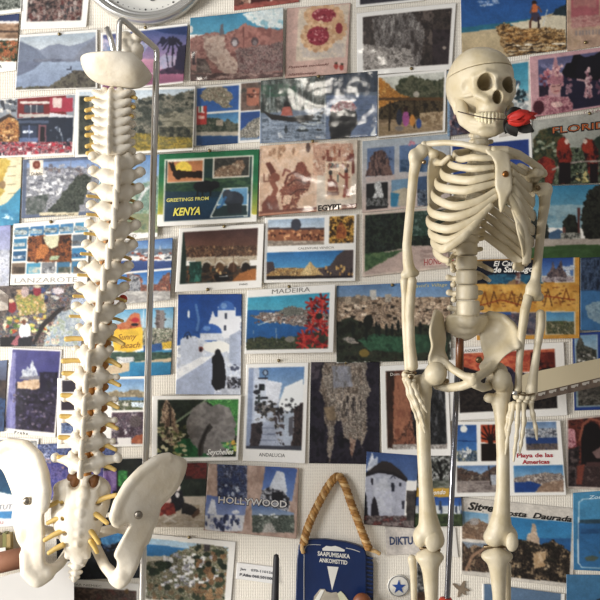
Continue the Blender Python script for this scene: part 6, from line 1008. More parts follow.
screw(sk, Q(505.5, 174, 43.5), (0.25, -1, 0), 3.1 * UK, 'chest_screw', M_BRASS)
# costal arch strip on the far side
V, F = sweep(crom([Q(507, 193, 40), Q(516, 208, 36), Q(523, 228, 28), Q(527, 247, 18), Q(526.5, 263, 6)], 8), UK * 2.0, UK * np.linspace(3.2, 5.0, 33), up=(1, 0.2, 0.3), sides=12)
mk('costal_arch', V, F, M_BONE_Y, sk)

# shoulder girdle and arms
def lbone(name, pts, rs, k=0.004, parent=None, h=KH):
    return kbone(name, lambda B: B.chain([Q(*p) for p in pts], [r * UK for r in rs], k), parent, h)
lbone('collarbone', [(488, 150, 35), (476, 147, 33), (462, 144, 26), (446, 142.5, 14), (432, 143.5, 4), (424, 145, 0)], [4, 3.2, 2.9, 2.9, 3.2, 3.4])
lbone('collarbone', [(494, 150, 36), (506, 150.5, 34), (518, 154, 24), (530, 161.5, 10), (539, 168, 2), (544, 174, -2)], [4, 4.4, 4, 3.7, 3.9, 3.6])
def scapL(B):
    B.plate([Q(*t) for t in [(430, 158, 2), (438, 151, -2), (447, 156, -10), (450, 168, -16), (446, 186, -18), (439, 200, -16), (432, 222, -16), (428, 208, -10), (427, 185, -4), (427.5, 168, 0)]], 2.2 * UK, 0.003)
    B.chain([Q(434, 162, -4), Q(442, 163, 8), Q(449, 157, 14)], [4 * UK, 3 * UK, 2.4 * UK]); B.ell(Q(434, 154, 2), E(6.2, 6, 4.6)); B.chain([Q(434, 155, 0), Q(424, 144, 2)], [4 * UK, 3 * UK])
kbone('shoulder_blade', scapL)
def scapR(B):
    B.plate([Q(*t) for t in [(517, 164, -34), (530, 168, -22), (537, 176, -12), (536, 190, -12), (533, 210, -20), (528, 232, -30), (520, 216, -38), (515, 190, -40)]], 2.2 * UK, 0.003)
    B.chain([Q(531, 180, -10), Q(528, 175, 2), Q(536, 172, 9)], [4 * UK, 3.4 * UK, 3.6 * UK]); B.ell(Q(537, 173, 6), E(7, 4, 4.2)); B.chain([Q(536, 178, -8), Q(544, 172, -4)], [4.4 * UK, 3 * UK])
kbone('shoulder_blade', scapR)
def humL(B):
    k = 0.005
    B.ell(Q(422, 151, 0), E(7, 7, 7.5), k); B.ell(Q(413.5, 156, 2), E(5, 6, 7), k)
    B.chain([Q(417, 156, 0), Q(413.5, 175, 0), Q(410.5, 205, 0), Q(406.8, 245, 2), Q(408, 262, 3), Q(410, 272, 4)], [6.5 * UK, 5 * UK, 4.3 * UK, 4.4 * UK, 5.4 * UK, 6 * UK], k)
    B.cap(Q(404.5, 275, 4), Q(415.5, 273, 3), 3.8 * UK, 3.6 * UK, k)
kbone('upper_arm_bone', humL)
def humR(B):
    k = 0.005
    B.ell(Q(541, 189, -8), E(7, 7, 6.5), k); B.ell(Q(547.5, 189, -6), E(4.6, 6, 6), k)
    B.chain([Q(545, 191, -8), Q(544.5, 205, -8), Q(541.5, 225, -7), Q(538.5, 255, -5), Q(535.5, 278, -3), Q(533.5, 291, -2)], [6.5 * UK, 5.4 * UK, 4.5 * UK, 4.3 * UK, 4.8 * UK, 6.2 * UK], k)
    B.cap(Q(527.5, 297, -2), Q(539.5, 297, -3), 4.4 * UK, 4.4 * UK, k); B.ell(Q(533, 289, 0), E(7.5, 5, 8), k)
    B.ell(Q(533, 301, 4), E(2.2, 5, 4), 0.002, sub=True)
kbone('upper_arm_bone', humR)
screw(sk, Q(424, 162, 6), (-0.3, -1, 0), 2.2 * UK, 'shoulder_bolt', M_WIRE); screw(sk, Q(538, 188, 1), (0.3, -1, 0), 2.6 * UK, 'shoulder_bolt', M_WIRE)
lbone('forearm_bone', [(412, 281, 5), (411, 292, 5), (409.5, 315, 6), (410.5, 345, 8), (412.5, 366, 9)], [4.8, 4.6, 4.6, 4.7, 5.6], 0.005)
lbone('forearm_bone', [(404.5, 281, 3), (405, 295, 2), (405, 320, 1), (406.5, 345, 3), (408, 368, 5)], [4.4, 3.6, 3.4, 3.4, 3.6], 0.005)
lbone('forearm_bone', [(528, 298, 0), (525, 310, 3), (521.5, 335, 4), (519.5, 360, 5), (518, 390, 6)], [4.6, 4.8, 4.1, 3.5, 3.5], 0.005)
lbone('forearm_bone', [(540.5, 314, 0), (540.5, 326, 1), (537, 350, 3), (533.5, 375, 5), (531.5, 391, 6)], [4.6, 4.6, 3.6, 4.4, 6.0], 0.005)

def hand(wrist, fingers, carp):
    for j, (x, y, f, r) in enumerate(carp):
        kbone('wrist_bone', lambda B, x=x, y=y, f=f, r=r: B.ell(Q(x, y, f), E(r, r, r * 1.1)).ell(Q(x + r * .4, y - r * .3, f + .5), E(r * .8, r * .7, r * .8)), h=0.001)
    for fin in fingers:
        pts = fin
        for a in range(len(pts) - 1):
            p0 = np.array(pts[a], float); p1 = np.array(pts[a + 1], float); r = (2.7 if a == 0 else 2.5 - 0.2 * a)
            g = (p1 - p0) * 0.06
            def b(B, p0=p0 + g, p1=p1 - g, r=r, last=(a == len(pts) - 2)):
                B.chain([Q(*p0), Q(*(p0 * .5 + p1 * .5)), Q(*p1)], [r * UK * 1.15, r * .74 * UK, r * (0.55 if last else 1.05) * UK], 0.0015)
            kbone('finger_bone' if a else 'palm_bone', b, h=0.0009)
hand(None, [[(405.5, 380, 10), (409.5, 394, 13), (415.5, 405.5, 15), (420, 417, 16), (425.5, 433.5, 16)],
            [(409, 381, 13), (412.5, 394, 16), (417, 405, 18), (421, 416, 19), (424.5, 427, 19)],
            [(413, 384, 14), (417.5, 395, 17), (421, 402, 18), (424, 407, 18), (427, 412.5, 18)],
            [(406, 381, 5), (409, 395, 6), (413.5, 408, 8), (417, 418, 8), (420.5, 428, 8)],
            [(412, 379, 5), (416, 388, 4), (421, 396, 4), (425, 403, 4)]],
     [(405, 374.5, 9, 3.4), (410.5, 376, 11, 3.2), (407, 380, 11, 3), (412.5, 381, 11, 2.8), (404.5, 379, 7, 2.6)])
hand(None, [[(514, 403, 8), (511, 419, 10), (508.5, 431, 11), (507, 443, 11), (505.5, 455, 10)],
            [(518.5, 404, 11), (517.5, 424, 13), (516.5, 437, 14), (515, 449, 14), (513.5, 462, 13)],
            [(523.5, 404, 11), (524, 422, 13), (522.5, 434, 14), (521, 444, 14), (519.5, 454, 13)],
            [(511.5, 404, 5), (508.5, 418, 6), (506.5, 428, 6), (505.5, 438, 6)],
            [(530.5, 403, 8), (533, 415, 10), (535.5, 427, 11), (537, 440, 10)]],
     [(516, 396.5, 8, 3.2), (521.5, 397, 9, 3.4), (527, 397.5, 9, 3.2), (532, 398, 8, 3), (519, 401, 9, 2.8), (525, 402, 9, 2.9), (530.5, 402.5, 8, 2.8)])
for c, r in ((Q(410, 373, 10), 6), (Q(524, 394, 9), 10.5)):
    V, F = sweep([c + UK * np.array([r * math.cos(t), -r * .55 * math.sin(t), 0.5 * math.sin(3 * t)]) for t in np.linspace(0, 2 * math.pi, 25)], 0.9 * UK, sides=6)
    mk('wrist_wire', V, F, M_WIRE, sk)
screw(sk, Q(411, 377, 14), (0, -1, 0), 2.4 * UK, 'wrist_bolt', M_WIRE); screw(sk, Q(515, 393, 13), (0, -1, 0), 2.6 * UK, 'wrist_bolt', M_STEEL)

# pelvis
def hipL(B):
    k = 0.004
    B.plate([Q(*t) for t in [(436, 309, -16), (442, 313, -20), (444.5, 322, -24), (446, 338, -22), (445, 350, -10), (449, 362, -2), (446, 372, 4), (436, 372, 6), (429, 364, 8), (428, 357, 8), (431, 346, 8), (429, 333, 8), (430.5, 322, 2), (433.5, 312, -8)]], 3.4 * UK, k)
    B.ell(Q(437, 366, 4), E(9, 9, 10), k)
    B.chain([Q(443, 362, 6), Q(454, 370, 18), Q(464, 376, 26), Q(473, 378, 30)], [4.6 * UK, 3.8 * UK, 3.8 * UK, 4.6 * UK], k)
    B.chain([Q(473, 382, 29), Q(462, 386, 20), Q(448, 388, 4), Q(438, 384, -8), Q(436, 372, -8)], [4.6 * UK, 4.4 * UK, 4.4 * UK, 6 * UK, 7 * UK], k)
kbone('hip_bone', hipL)
def hipR(B):
    k = 0.004
    B.plate([Q(*t) for t in [(474, 318, -22), (482, 314, -20), (492, 313, -20), (502, 316, -18), (511, 323, -12), (517, 331, -4), (519.5, 340, 2), (518.5, 348, 8), (511, 352, 10), (504, 357, 10), (498, 364, 10), (492, 371, 14), (484, 374, 16), (479, 366, 4), (484, 358, -8), (481, 346, -16), (479, 330, -24)]], 2.6 * UK, k,
            extra=[Q(498, 334, -22), Q(492, 345, -14)])
    B.chain([Q(490, 314, -20), Q(503, 317.5, -18), Q(512, 325, -11), Q(517.5, 334, -2), Q(518, 346, 8)], [3.4 * UK, 3.8 * UK, 3.8 * UK, 3.6 * UK, 3.2 * UK], k)
    B.ell(Q(497, 373, -2), E(11, 9, 11), k)
    B.chain([Q(492, 367, 8), Q(486, 372, 18), Q(479, 376, 26), Q(474, 379, 30)], [5.4 * UK, 4.4 * UK, 4.4 * UK, 4.6 * UK], k)
    B.chain([Q(475, 384, 28), Q(483, 388, 20), Q(489, 386, 4), Q(492, 380, -6)], [4.6 * UK, 4 * UK, 4.4 * UK, 6 * UK], k)
kbone('hip_bone', hipR)
lbone('pubic_disc', [(473.5, 376, 31), (473.5, 385, 29)], [3, 3])
screw(sk, Q(446.5, 381, 12), (0, -1, 0), 2.6 * UK, 'hip_bolt', M_WIRE); screw(sk, Q(479, 360, -6), (0, -1, 0), 3.4 * UK, 'hip_bolt', M_WIRE)

# legs
def femL(B):
    k = 0.006
    B.ell(Q(436, 373, 10), E(11, 11, 11.5), k)
    B.chain([Q(434, 376, 8), Q(425, 381, 2), Q(423, 392, 0)], [8.5 * UK, 7.5 * UK, 8 * UK], k); B.ell(Q(417, 384, -2), E(6, 7, 9), k)
    B.chain([Q(423, 392, 0), Q(423, 420, 4), Q(424, 455, 6), Q(426, 490, 6), Q(428, 515, 4), Q(430, 532, 2)], [8 * UK, 7 * UK, 6.8 * UK, 7 * UK, 9 * UK, 12 * UK], k)
    B.ell(Q(420, 537, 0), E(7, 11, 10.5), k); B.ell(Q(434, 540, 2), E(10.5, 12, 10), k); B.ell(Q(426.5, 550, 8), E(2.5, 8, 5), 0.003, sub=True)
kbone('thigh_bone', femL, h=0.0013)
def femR(B):
    k = 0.006
    B.ell(Q(501, 380, 10), E(10.5, 11, 11), k)
    B.chain([Q(499, 382, 2), Q(505, 389, -4), Q(501, 404, -4)], [9 * UK, 7 * UK, 7.6 * UK], k); B.ell(Q(508, 386, -8), E(5, 6, 8), k); B.ell(Q(489.5, 398, -2), E(6, 5.5, 5), k)
    B.chain([Q(500, 400, -4), Q(502, 425, 0), Q(503, 455, 2), Q(503, 490, 4), Q(501.5, 512, 4), Q(500, 528, 3)], [7.8 * UK, 6.6 * UK, 6.4 * UK, 6.8 * UK, 8.6 * UK, 12 * UK], k)
    B.ell(Q(494, 537, 2), E(10.5, 12, 9.5), k); B.ell(Q(508, 536, 2), E(9.5, 12, 10.5), k)
kbone('thigh_bone', femR, h=0.0013)
kbone('kneecap', lambda B: B.ell(Q(512, 542, 18), E(6.2, 4.5, 9.6), 0.003))
kbone('kneecap', lambda B: B.ell(Q(433, 541, 11), E(8, 4, 11), 0.003))
def tib(x0, x1, y):
    def b(B):
        k = 0.006; c = (x0 + x1) / 2; w = (x1 - x0) / 2
        B.ell(Q(c - w * .5, y, 0), E(w * .55, 9, 5.5), k); B.ell(Q(c + w * .5, y, 0), E(w * .55, 9, 5.5), k)
        B.chain([Q(c, y + 2, 2), Q(c + 1, y + 16, 3), Q(c + 2, y + 40, 3), Q(c + 2, y + 100, 0), Q(c + 2, y + 150, -3), Q(c + 1, y + 168, -3)], [11 * UK, 8 * UK, 6.4 * UK, 5.6 * UK, 5.6 * UK, 8 * UK], k)
    return b
kbone('shin_bone', tib(416, 443, 557), h=0.0013); kbone('shin_bone', tib(482, 512, 556), h=0.0013)
lbone('calf_bone', [(412, 559, -4), (413.5, 570, -5), (414, 600, -5), (416, 660, -6), (418, 722, -6)], [4.4, 3.6, 3, 3, 4.6], 0.004, h=0.0013)
lbone('calf_bone', [(507, 566, -15), (508, 600, -14), (510, 660, -10), (513, 722, -6)], [4.2, 3, 3, 4.6], 0.004, h=0.0013)
V, F = sweep([Q(484, 547, 2), Q(512, 546, 2)], 2.0 * UK, sides=8); mk('knee_pin', V, F, M_WIRE, sk)
V, F = sweep([Q(420, 548, 0), Q(440, 550, 0)], 2.0 * UK, sides=8); mk('knee_pin', V, F, M_WIRE, sk)
for cx in (431, 499):
    def b(B, cx=cx):
        B.ell(Q(cx, 733, -8), E(8, 12, 8), 0.005)
        for t in range(5): B.chain([Q(cx - 4 + 2 * t, 735, 0), Q(cx - 12 + 6 * t, 742, 26), Q(cx - 14 + 7 * t, 747, 46 - abs(t - 1.5) * 3)], [4 * UK, 2.8 * UK, 2 * UK], 0.002)
    kbone('foot', b, h=0.0016)

# its stand
ks = empty('skeleton_stand', (Q(449, 600, -30)[0], YK + 0.05, 0.76))
tag(ks, 'thin chrome pole holding up the ivory model skeleton between its legs', 'stand')
M_ROD = mat('brown_lacquer_rod', '7a4a28', 0.3, noise='5c3418', scale=40)
V, F = sweep([Q(460, 322, -24), Q(459.5, 374, -26)], 4.2 * UK, sides=14); mk('brown_sleeve', V, F, M_ROD, ks)
zb = 0.775; pb = Q(447, 602, -28)
V, F = sweep([Q(457.5, 372, -26), Q(452, 490, -27), pb, (pb[0] - 0.004, pb[1], zb)], 3.0 * UK, sides=14); mk('pole', V, F, mat('polished_chrome', '86868c', 0.2, metal=1.0), ks)
V, F = lathe((pb[0] - 0.002, pb[1], Q(447, 604, -28)[2] - 0.004), (0, 0, 1), [(5 * UK, -8 * UK), (8 * UK, -6 * UK), (8.5 * UK, 4 * UK), (6 * UK, 9 * UK)], 16); mk('red_collar', V, F, M_RED, ks)
V, F = lathe((pb[0] - 0.004, pb[1], 0.7615), (0, 0, 1), [(0.09, 0), (0.09, 0.01), (0.08, 0.014), (0.01, 0.016), (0.01, 0.03)], 32); mk('base', V, F, M_STEEL, ks)

# rose held in the teeth
ro = empty('artificial_rose', Q(500, 119, 40))
tag(ro, 'red fabric rose with black leaves held in the ivory skull teeth', 'flower')
M_PETAL = mat('red_fabric_petal', 'c2281c', 0.6, noise='a01a12', scale=60); M_LEAF = mat('black_fabric_leaf', '1c1a18', 0.7, noise='2a2a24', scale=60)
V, F = sweep(crom([Q(458, 111.5, 14), Q(474, 115.5, 33), Q(488, 118.2, 40), Q(505, 119.5, 40), Q(514, 118, 38)], 8), 0.55 * UK, sides=8); mk('stem', V, F, mat('dark_wire_stem', '3a2a22', 0.6), ro)
def petal(c, ax, w, ln, cup, ph, m, name):
    c = np.asarray(c, float); ax = np.asarray(ax, float); ax /= np.linalg.norm(ax)
    s1 = np.cross(ax, (0.2, 1, 0.4)); s1 /= np.linalg.norm(s1); s2 = np.cross(ax, s1)
    r = s1 * math.cos(ph) + s2 * math.sin(ph); t = np.cross(ax, r)
    V = []; n = 7
    for lay in (0, 1):
        for i in range(n):
            v = i / (n - 1); wd = w * math.sin(math.pi * (0.12 + 0.80 * v)) ** 0.7
            for j in range(n):
                q = (j / (n - 1) - .5) * 2
                p = c + ax * ln * v * (1 - 0.12 * q * q) + t * wd * q + r * (cup * math.sin(v * 2.2) * (1 - .55 * q * q) + lay * 0.0006 + 0.0012 * math.sin(5 * v + 3 * q + ph))
                V.append(p)
    F = []
    for i in range(n - 1):
        for j in range(n - 1):
            a = i * n + j; F.append((a, a + 1, a + n + 1, a + n)); b = a + n * n; F.append((b, b + n, b + n + 1, b + 1))
    rim = [j for j in range(n)] + [i * n + n - 1 for i in range(1, n)] + [(n - 1) * n + j for j in range(n - 2, -1, -1)] + [i * n for i in range(n - 2, 0, -1)]
    for a, b in zip(rim, rim[1:] + rim[:1]): F.append((b, a, a + n * n, b + n * n))
    return mk(name, V, F, m, ro)
ax = Q(536, 114.5, 40) - Q(508, 120, 40)
for k_, ph in enumerate([0.2, 1.5, 2.8, 4.1, 5.3]): petal(Q(508, 120, 38), ax, 7.5 * UK, (21 + 2 * (k_ % 2)) * UK, 7 * UK, ph, M_PETAL, 'petal')
for k_, ph in enumerate([0.9, 3.0, 5.0]): petal(Q(512, 119, 38), ax, 5.4 * UK, (22 + k_) * UK, 3.4 * UK, ph, M_PETAL, 'petal')
petal(Q(516, 118, 38), ax, 3.4 * UK, 21 * UK, 1.5 * UK, 1.0, M_PETAL, 'petal')
for p, q_, ph in [((508, 122, 34), (516, 136, 34), 1.2), ((514, 122, 32), (533, 131, 32), 1.4), ((510, 118, 32), (505, 133, 30), 1.0), ((508, 117, 32), (520, 109, 30), 1.6)]:
    petal(Q(*p), Q(*q_) - Q(*p), 6.5 * UK, 1.05 * float(np.linalg.norm(Q(*q_) - Q(*p))), 1.0 * UK, ph, M_LEAF, 'leaf')
# ---------------------------------------------------------------- clock, parking disc with cord, antenna, badge, sticker, bracket arm, box
W_ = lambda px, py, y=0.0: P(px, py, y)
ck = empty('wall_clock', W_(145, -47, -0.001)); tag(ck, 'round silver rimmed wall clock cut by the top frame edge', 'clock')
M_SIL = mat('silver_plastic', 'cfcdc8', 0.28, metal=0.75); M_FACE = mat('white_dial', 'dedcd4', 0.5)
R_ = 70.5 * S * 0.985
c0 = P(145, -47, -0.02); c0[1] = -0.0012
V, F = lathe(c0, (0, -1, 0), [(R_ * .97, 0), (R_, .006), (R_, .018), (R_ * .985, .026), (R_ * .955, .030), (R_ * .925, .028), (R_ * .90, .022), (R_ * .885, .020), (R_ * .87, .022), (R_ * .845, .0215), (R_ * .835, .012)], 96); mk('rim', V, F[:-1], M_SIL, ck)
V, F = lathe(c0 + np.array([0, -.0118, 0]), (0, -1, 0), [(R_ * .845, 0), (R_ * .845, .001)], 96); mk('dial', V, F, M_FACE, ck, smooth=False)
M_INK = mat('black_ink', '3a3a3a', 0.6)
fy = c0[1] - .0135
for t in range(60):
    a = math.pi * 2 * t / 60; r1 = R_ * .79; big = t % 5 == 0
    if math.sin(a) > -0.3: continue
    x = c0[0] + r1 * math.cos(a); z = c0[2] + r1 * math.sin(a); s = .0016 if big else .0008
    V, F = lathe((x, fy + .0006, z), (0, -1, 0), [(s, 0), (s, .0006)], 8); mk('minute_mark', V, F, M_INK, ck, smooth=False)
V, F = sweep([c0 + np.array([.012 + .0056 * math.cos(t), -.0145, -.073 + .0056 * math.sin(t)]) for t in np.linspace(0, 2 * math.pi, 21)], .0007, sides=6); mk('subdial_ring', V, F, M_INK, ck)
for s_, dx, dz in ():
    co, tf = glyphs(s_); co = co * .011
    mk('numeral', [(c0[0] + dx + q[0], fy, c0[2] + dz + q[1]) for q in co], tf, M_INK, ck, smooth=False)
for a, ln, w in ((.9, .05, .003), (2.2, .075, .002)):
    d = np.array([math.cos(a), 0, math.sin(a)])
    V, F = sweep([c0 + np.array([0, -.016, 0]) - d * .012, c0 + np.array([0, -.016, 0]) + d * ln], .0006, w, up=(-d[2], 0, d[0]), sides=6); mk('hand', V, F, M_INK, ck)

# parking disc hung on a twisted cord
pdn = empty('parking_disc', W_(334, 630, -0.004)); tag(pdn, 'dark blue plastic parking disc with white arrow hung on a golden cord', 'parking disc')
M_BLUE = mat('navy_plastic', '0b2858', 0.4, noise='09214c', scale=20); M_WHT = mat('white_print', 'e2dfd6', 0.5); M_DKBL = mat('dark_navy_edge', '101a30', 0.5)
def slab(pts, y0, y1, name, m, parent, bev=0.0012):
    """extruded outline given in grid units on the wall"""
    n = len(pts); a = [W_(x, y) for x, y in pts]; cx = np.mean(a, 0)
    V = [np.array([q[0], y0, q[2]]) for q in a] + [np.array([q[0], y1 + bev, q[2]]) for q in a] + [np.array([cx[0] + (q[0] - cx[0]) * (1 - bev / .04), y1, cx[2] + (q[2] - cx[2]) * (1 - bev / .04)]) for q in a]
    F = [tuple(range(2 * n, 3 * n))]
    for i in range(n):
        j = (i + 1) % n; F += [(i, j, n + j, n + i), (n + i, n + j, 2 * n + j, 2 * n + i)]
    return mk(name, V, F, m, parent, smooth=False)
slab([(294, 632), (297, 556), (298.5, 545), (301, 540), (306, 538), (325, 537.5), (345, 540), (356, 543), (364, 547), (366, 553), (366, 632)], -0.004, -0.013, 'shell', M_BLUE, pdn)
slab([(364, 632), (364, 553), (370, 556), (373, 562), (373, 632)], -0.003, -0.010, 'thumb_wheel', M_DKBL, pdn)
for t in range(18): slab([(366, 555 + 4.2 * t), (372.6, 556 + 4.2 * t), (372.6, 557.6 + 4.2 * t), (366, 556.6 + 4.2 * t)], -0.009, -0.0114, 'wheel_ridge', M_BLUE, pdn, .0002)
fp = -0.0134
def flat(pts, name, m, y=fp, parent=pdn):
    return slab(pts, -0.0128, y, name, m, parent, .0001)
flat([(322, 546.5), (326, 543.8), (331, 544.5), (335, 543.8), (340, 545.5), (344.5, 547.8), (344, 549.5), (322.5, 548.6)], 'hanger_slot', M_WHT)
flat([(327, 564), (338.2, 564.8), (331.8, 588)], 'arrow', M_WHT)
def line(pts, w, name, m, parent):
    V, F = sweep(crom([W_(x, y, fp) for x, y in pts], 6), 0.0004, w * S / 2, up=(0, 0, 1), sides=6); return mk(name, V, F, m, parent)
line([(304, 632), (304, 560), (304.6, 550), (307, 545.5), (313, 544.6), (321, 545)], .7, 'print_line', M_WHT, pdn)
line([(346, 548), (353, 549.5), (360, 552)], .7, 'print_line', M_WHT, pdn)
for s_, x, y, w, h in (('SAAPUMISAIKA', 317.5, 553.2, 32, 4.2), ('ANKOMSTTID', 319, 559.6, 28, 4)):
    co, tf = glyphs(s_, .03); co[:, 0] -= co[:, 0].min(); wd = co[:, 0].max()
    pts = [W_(x + q[0] / wd * w, y + q[0] / wd * 3.2 * (w / 32) - q[1] * h / .7) for q in co]
    mk('lettering', [(q[0], fp - .0002, q[2]) for q in pts], tf, M_WHT, pdn, smooth=False)
flat([(313, 600), (314, 594), (320, 586.5), (324.5, 586.5), (326, 589), (331, 590.2), (336, 589.5), (339, 592), (340, 632), (313, 632)], 'time_window', mat('warm_grey_plate', 'b4ac9c', .5, noise='a39a8a', scale=60), -.0146)
flat([(314, 598), (321, 587), (324, 587.5), (317, 602), (316, 632), (314, 632)], 'window_edge', M_WHT, -.0152)
flat([(337, 591), (340.5, 588.5), (344, 592), (351, 602), (352, 632), (345, 632), (341, 602)], 'window_edge', mat('cream_plate', 'd8d8b8', .5), -.0152)
B = Bone(0.0013); B.ell(P(362, 604, -0.03), (9.5 * S, 6 * S, 11 * S)); V, F = B.mesh()
wk = empty('wooden_knob', (P(362, 604, -.03)[0], -.03, .7605)); tag(wk, 'round brown wooden knob in front of the blue parking disc', 'knob')
mk('knob_head', V, F, mat('brown_wood', '8a5230', .45, noise='6a3a20', scale=40), wk)
V, F = lathe((P(362, 604, -.03)[0], -.03, .7605), (0, 0, 1), [(.03, 0), (.03, .006), (.007, .012), (.005, P(362, 604, -.03)[2] - .7705)], 20); mk('post', V, F, MATS['brown_wood'], wk)

cd = empty('braided_cord', W_(337, 481, -0.006)); tag(cd, 'golden brown twisted cord looped above the blue parking disc', 'cord')
M_CORD = mat('golden_cord', 'b08040', .6, noise='7c5222', bump=.5, scale=120); M_CORD2 = mat('pale_cord', 'dab984', .6, noise='a87c44', bump=.5, scale=120)
path = crom([(303.5, 544), (307, 530), (313, 515), (321, 499), (329, 485), (336, 477), (341, 478), (345.5, 487), (351, 503), (358, 521), (364, 537), (369, 549)], 14)
dpt = np.interp(np.linspace(0, 1, len(path)), [0, .5, 1], [-.016, -.009, -.018])
ctr = np.array([W_(q[0], q[1], d) for q, d in zip(path, dpt)])
T = np.gradient(ctr, axis=0); T /= np.linalg.norm(T, axis=1)[:, None]; N1 = np.cross(T, (0, 1, 0)); N1 /= np.linalg.norm(N1, axis=1)[:, None]
ar = np.concatenate([[0], np.cumsum(np.linalg.norm(np.diff(ctr, axis=0), axis=1))])
for k in range(3):
    a = ar / .020 * 2 * math.pi + k * 2 * math.pi / 3
    p = ctr + N1 * (np.cos(a) * .0038)[:, None] + np.array([0, 1.0, 0]) * (np.sin(a) * .0038)[:, None]
    # finer sampling keeps the twist round
    V, F = sweep(p, .0037, sides=8); mk('strand', V, F, [M_CORD, M_CORD2, M_CORD][k], cd)
for pts, m in (([(303, 543), (302, 548), (303.5, 553)], M_CORD2), ([(368, 548), (371, 550), (376, 551.5), (380, 554)], M_CORD2)):
    V, F = sweep(crom([W_(x, y, -.018) for x, y in pts], 5), .0034, sides=8); mk('cord_end', V, F, m, cd)

# antenna
an = empty('router_antenna', W_(274, 700, -.05)); tag(an, 'black rubber rod antenna rising in front of the wallpaper', 'antenna')
M_BLK = mat('black_rubber', '1d1c20', .5)
V, F = sweep([P(276.3, 555, -.06), P(276.3, 559, -.06), P(276, 570, -.06), P(275, 600, -.06), P(274, 640, -.06)], [2.2 * S, 2.9 * S, 3.0 * S, 3.7 * S, 4 * S], sides=16); mk('whip', V, F, M_BLK, an)
V, F = sweep([P(274, 640, -.06), P(274, 690, -.06)], .009, sides=16); mk('hinge', V, F, M_BLK, an)
rb = P(274, 690, -.06)
rt = empty('router', (rb[0], rb[1], .7605)); tag(rt, 'black box under the antenna below the frame', 'router')
V, F = box(rb[0] - .09, rb[0] + .09, rb[1] - .04, rb[1] + .04, .7605, rb[2] - .006); mk('case', V, F, M_BLK, rt, smooth=False)

# pin badge with star
bd = empty('pin_badge', W_(398.5, 586, 0)); tag(bd, 'round white pin badge with a blue star on the wallpaper', 'badge')
bc = W_(398.5, 586, -.004); bc[1] = -.0008
V, F = lathe(bc, (0, -1, 0), [(11 * S, 0), (11.2 * S, .002), (10.6 * S, .0035), (9 * S, .0042), (.5 * S, .0046)], 40); mk('button', V, F, mat('badge_white', 'dedad0', .3), bd)
V, F = sweep([bc + np.array([10 * S * math.cos(t), -.0042, 10 * S * math.sin(t)]) for t in np.linspace(0, 2 * math.pi, 49)], .0005, .0009, up=(0, 1, 0), sides=6); mk('ring', V, F, mat('badge_ring', '54545c', .4), bd)
st_ = [(398.5 + (7.2 if i % 2 == 0 else 2.9) * math.sin(i * math.pi / 5), 586 - (7.2 if i % 2 == 0 else 2.9) * math.cos(i * math.pi / 5)) for i in range(10)]
slab(st_, -.005, -.0062, 'star', mat('badge_blue', '24468c', .4), bd, .0001)
pl = slab([(452, 583.5), (454, 583), (460, 586), (463, 581), (464.8, 580.5), (464.6, 587), (469, 589.5), (469, 591), (464.5, 590.5), (466, 594), (465, 595), (461.5, 592.5), (458.5, 597), (457, 596.5), (458.5, 590), (455, 587)], -.0008, -.0026, 'plane_sticker', mat('grey_brown_relief', '8d7d6a', .6, noise='6f604f', scale=80), None, .0004)
tag(pl, 'small grey brown aeroplane sticker beside the skeleton pole', 'sticker')

# beige arm with slotted lower edge coming in from the side
arm = empty('lamp_arm', P(600, 378, -.06)); tag(arm, 'beige bracket arm with slotted metal underside crossing behind the wrist', 'bracket')
def bar(pts, y0, y1, name, m):
    n = len(pts); V = [P(x, y, y0) for x, y in pts] + [P(x, y, y1) for x, y in pts]
    F = [tuple(range(n, 2 * n)), tuple(range(n))[::-1]] + [(i, (i + 1) % n, n + (i + 1) % n, n + i) for i in range(n)]
    return mk(name, V, F, m, arm, smooth=False)
M_ARM = mat('beige_enamel', 'd0c2a2', .45); M_RAIL = mat('tarnished_rail', '8a7a6c', .4, metal=.5, noise='6a5a50', scale=60); M_SLOT = mat('bright_slot', 'd8d0c4', .3, metal=.6)
bar([(522, 375.5), (526, 373.5), (640, 350), (640, 368), (522, 396)], -.05, -.085, 'arm_body', M_ARM)
bar([(528, 394.2), (640, 367.5), (640, 377), (530, 402)], -.05, -.082, 'rail', M_RAIL)
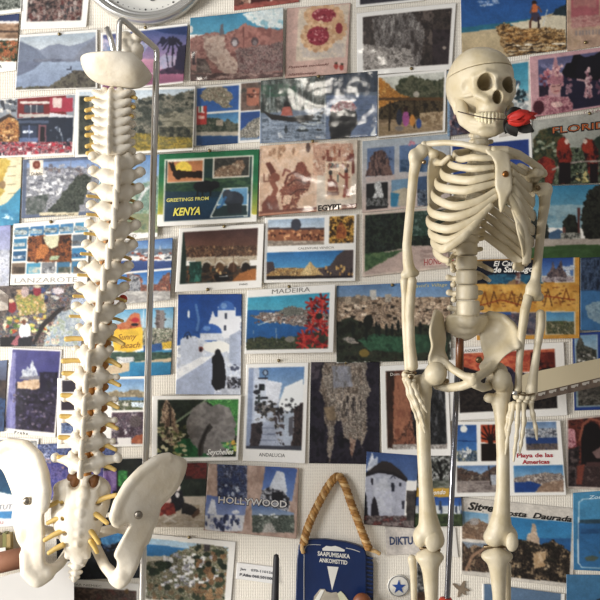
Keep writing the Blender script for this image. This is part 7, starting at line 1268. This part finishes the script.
for t in range(9):
    x = 538 + 11 * t; y = 395.3 - (x - 530) * .2385
    bar([(x, y), (x + 7.5, y - 1.8), (x + 7, y + 1.2), (x + 5, y + .6), (x + 3.5, y + 2.4), (x + .3, y + 2.4)], -.081, -.0835, 'slot', M_SLOT)

# clutter at the lower corner: brown roll, papers, pale box
rl = empty('cardboard_tube', P(0, 570, -.1)); tag(rl, 'brown cardboard tube lying behind the lower hip bone', 'tube')
tb = [P(x, 592 - (x + 60) * .24, -.085) for x in (-34, 24)]
V, F = sweep([np.array([q[0], -.058, q[2] + 10 * S + .0015]) for q in tb], 10 * S, sides=24); mk('tube_wall', V, F, mat('brown_cardboard', '9a6a50', .7, noise='84563e', scale=30), rl)
nb = empty('notebook', P(0, 540, -.05)); tag(nb, 'olive and brown striped book spine at the frame edge behind the hip', 'book')
for t in range(8):
    x = -16 + 4 * t; V, F = box(*[W_(x, 0)[0], W_(x + 3.8, 0)[0]], -.03, -.014, P(0, 591 - (x + 60) * .24, -.085)[2] + .001, P(0, 529 + (t % 3) * .8, 0)[2]); mk('spine_stripe', V, F, mat(['olive_stripe', 'tan_stripe', 'brown_stripe'][t % 3], ['7d7a48', 'a08a58', '6a5a3a'][t % 3], .7), nb, smooth=False)
lp = slab([(-22, 546), (12.5, 541.5), (13.5, 558), (-22, 566)], -.037, -.0385, 'loose_note', mat('white_note', 'e8e4dc', .7), None, .0001); tag(lp, 'blank white note leaning before the striped book spine', 'note')
bx_ = empty('pale_box', P(30, 640, -.09)); tag(bx_, 'pale grey box top below the hip bone in the corner', 'box')
n = [(-60, 592), (20, 572), (60, 563), (74, 560), (74, 700), (-60, 700)]
V = [P(x, y, -.085) for x, y in n] + [P(x, y, -.012) for x, y in n]
zt = .7605
for i in (4, 5, 10, 11): V[i] = np.array([V[i][0], V[i][1], zt])
F = [tuple(range(6))[::-1], tuple(range(6, 12))] + [(i, (i + 1) % 6, 6 + (i + 1) % 6, 6 + i) for i in range(6)]
mk('panel', V, F, mat('pale_grey_board', 'cfccc8', .6, noise='c6c3bf', scale=12), bx_, smooth=False)
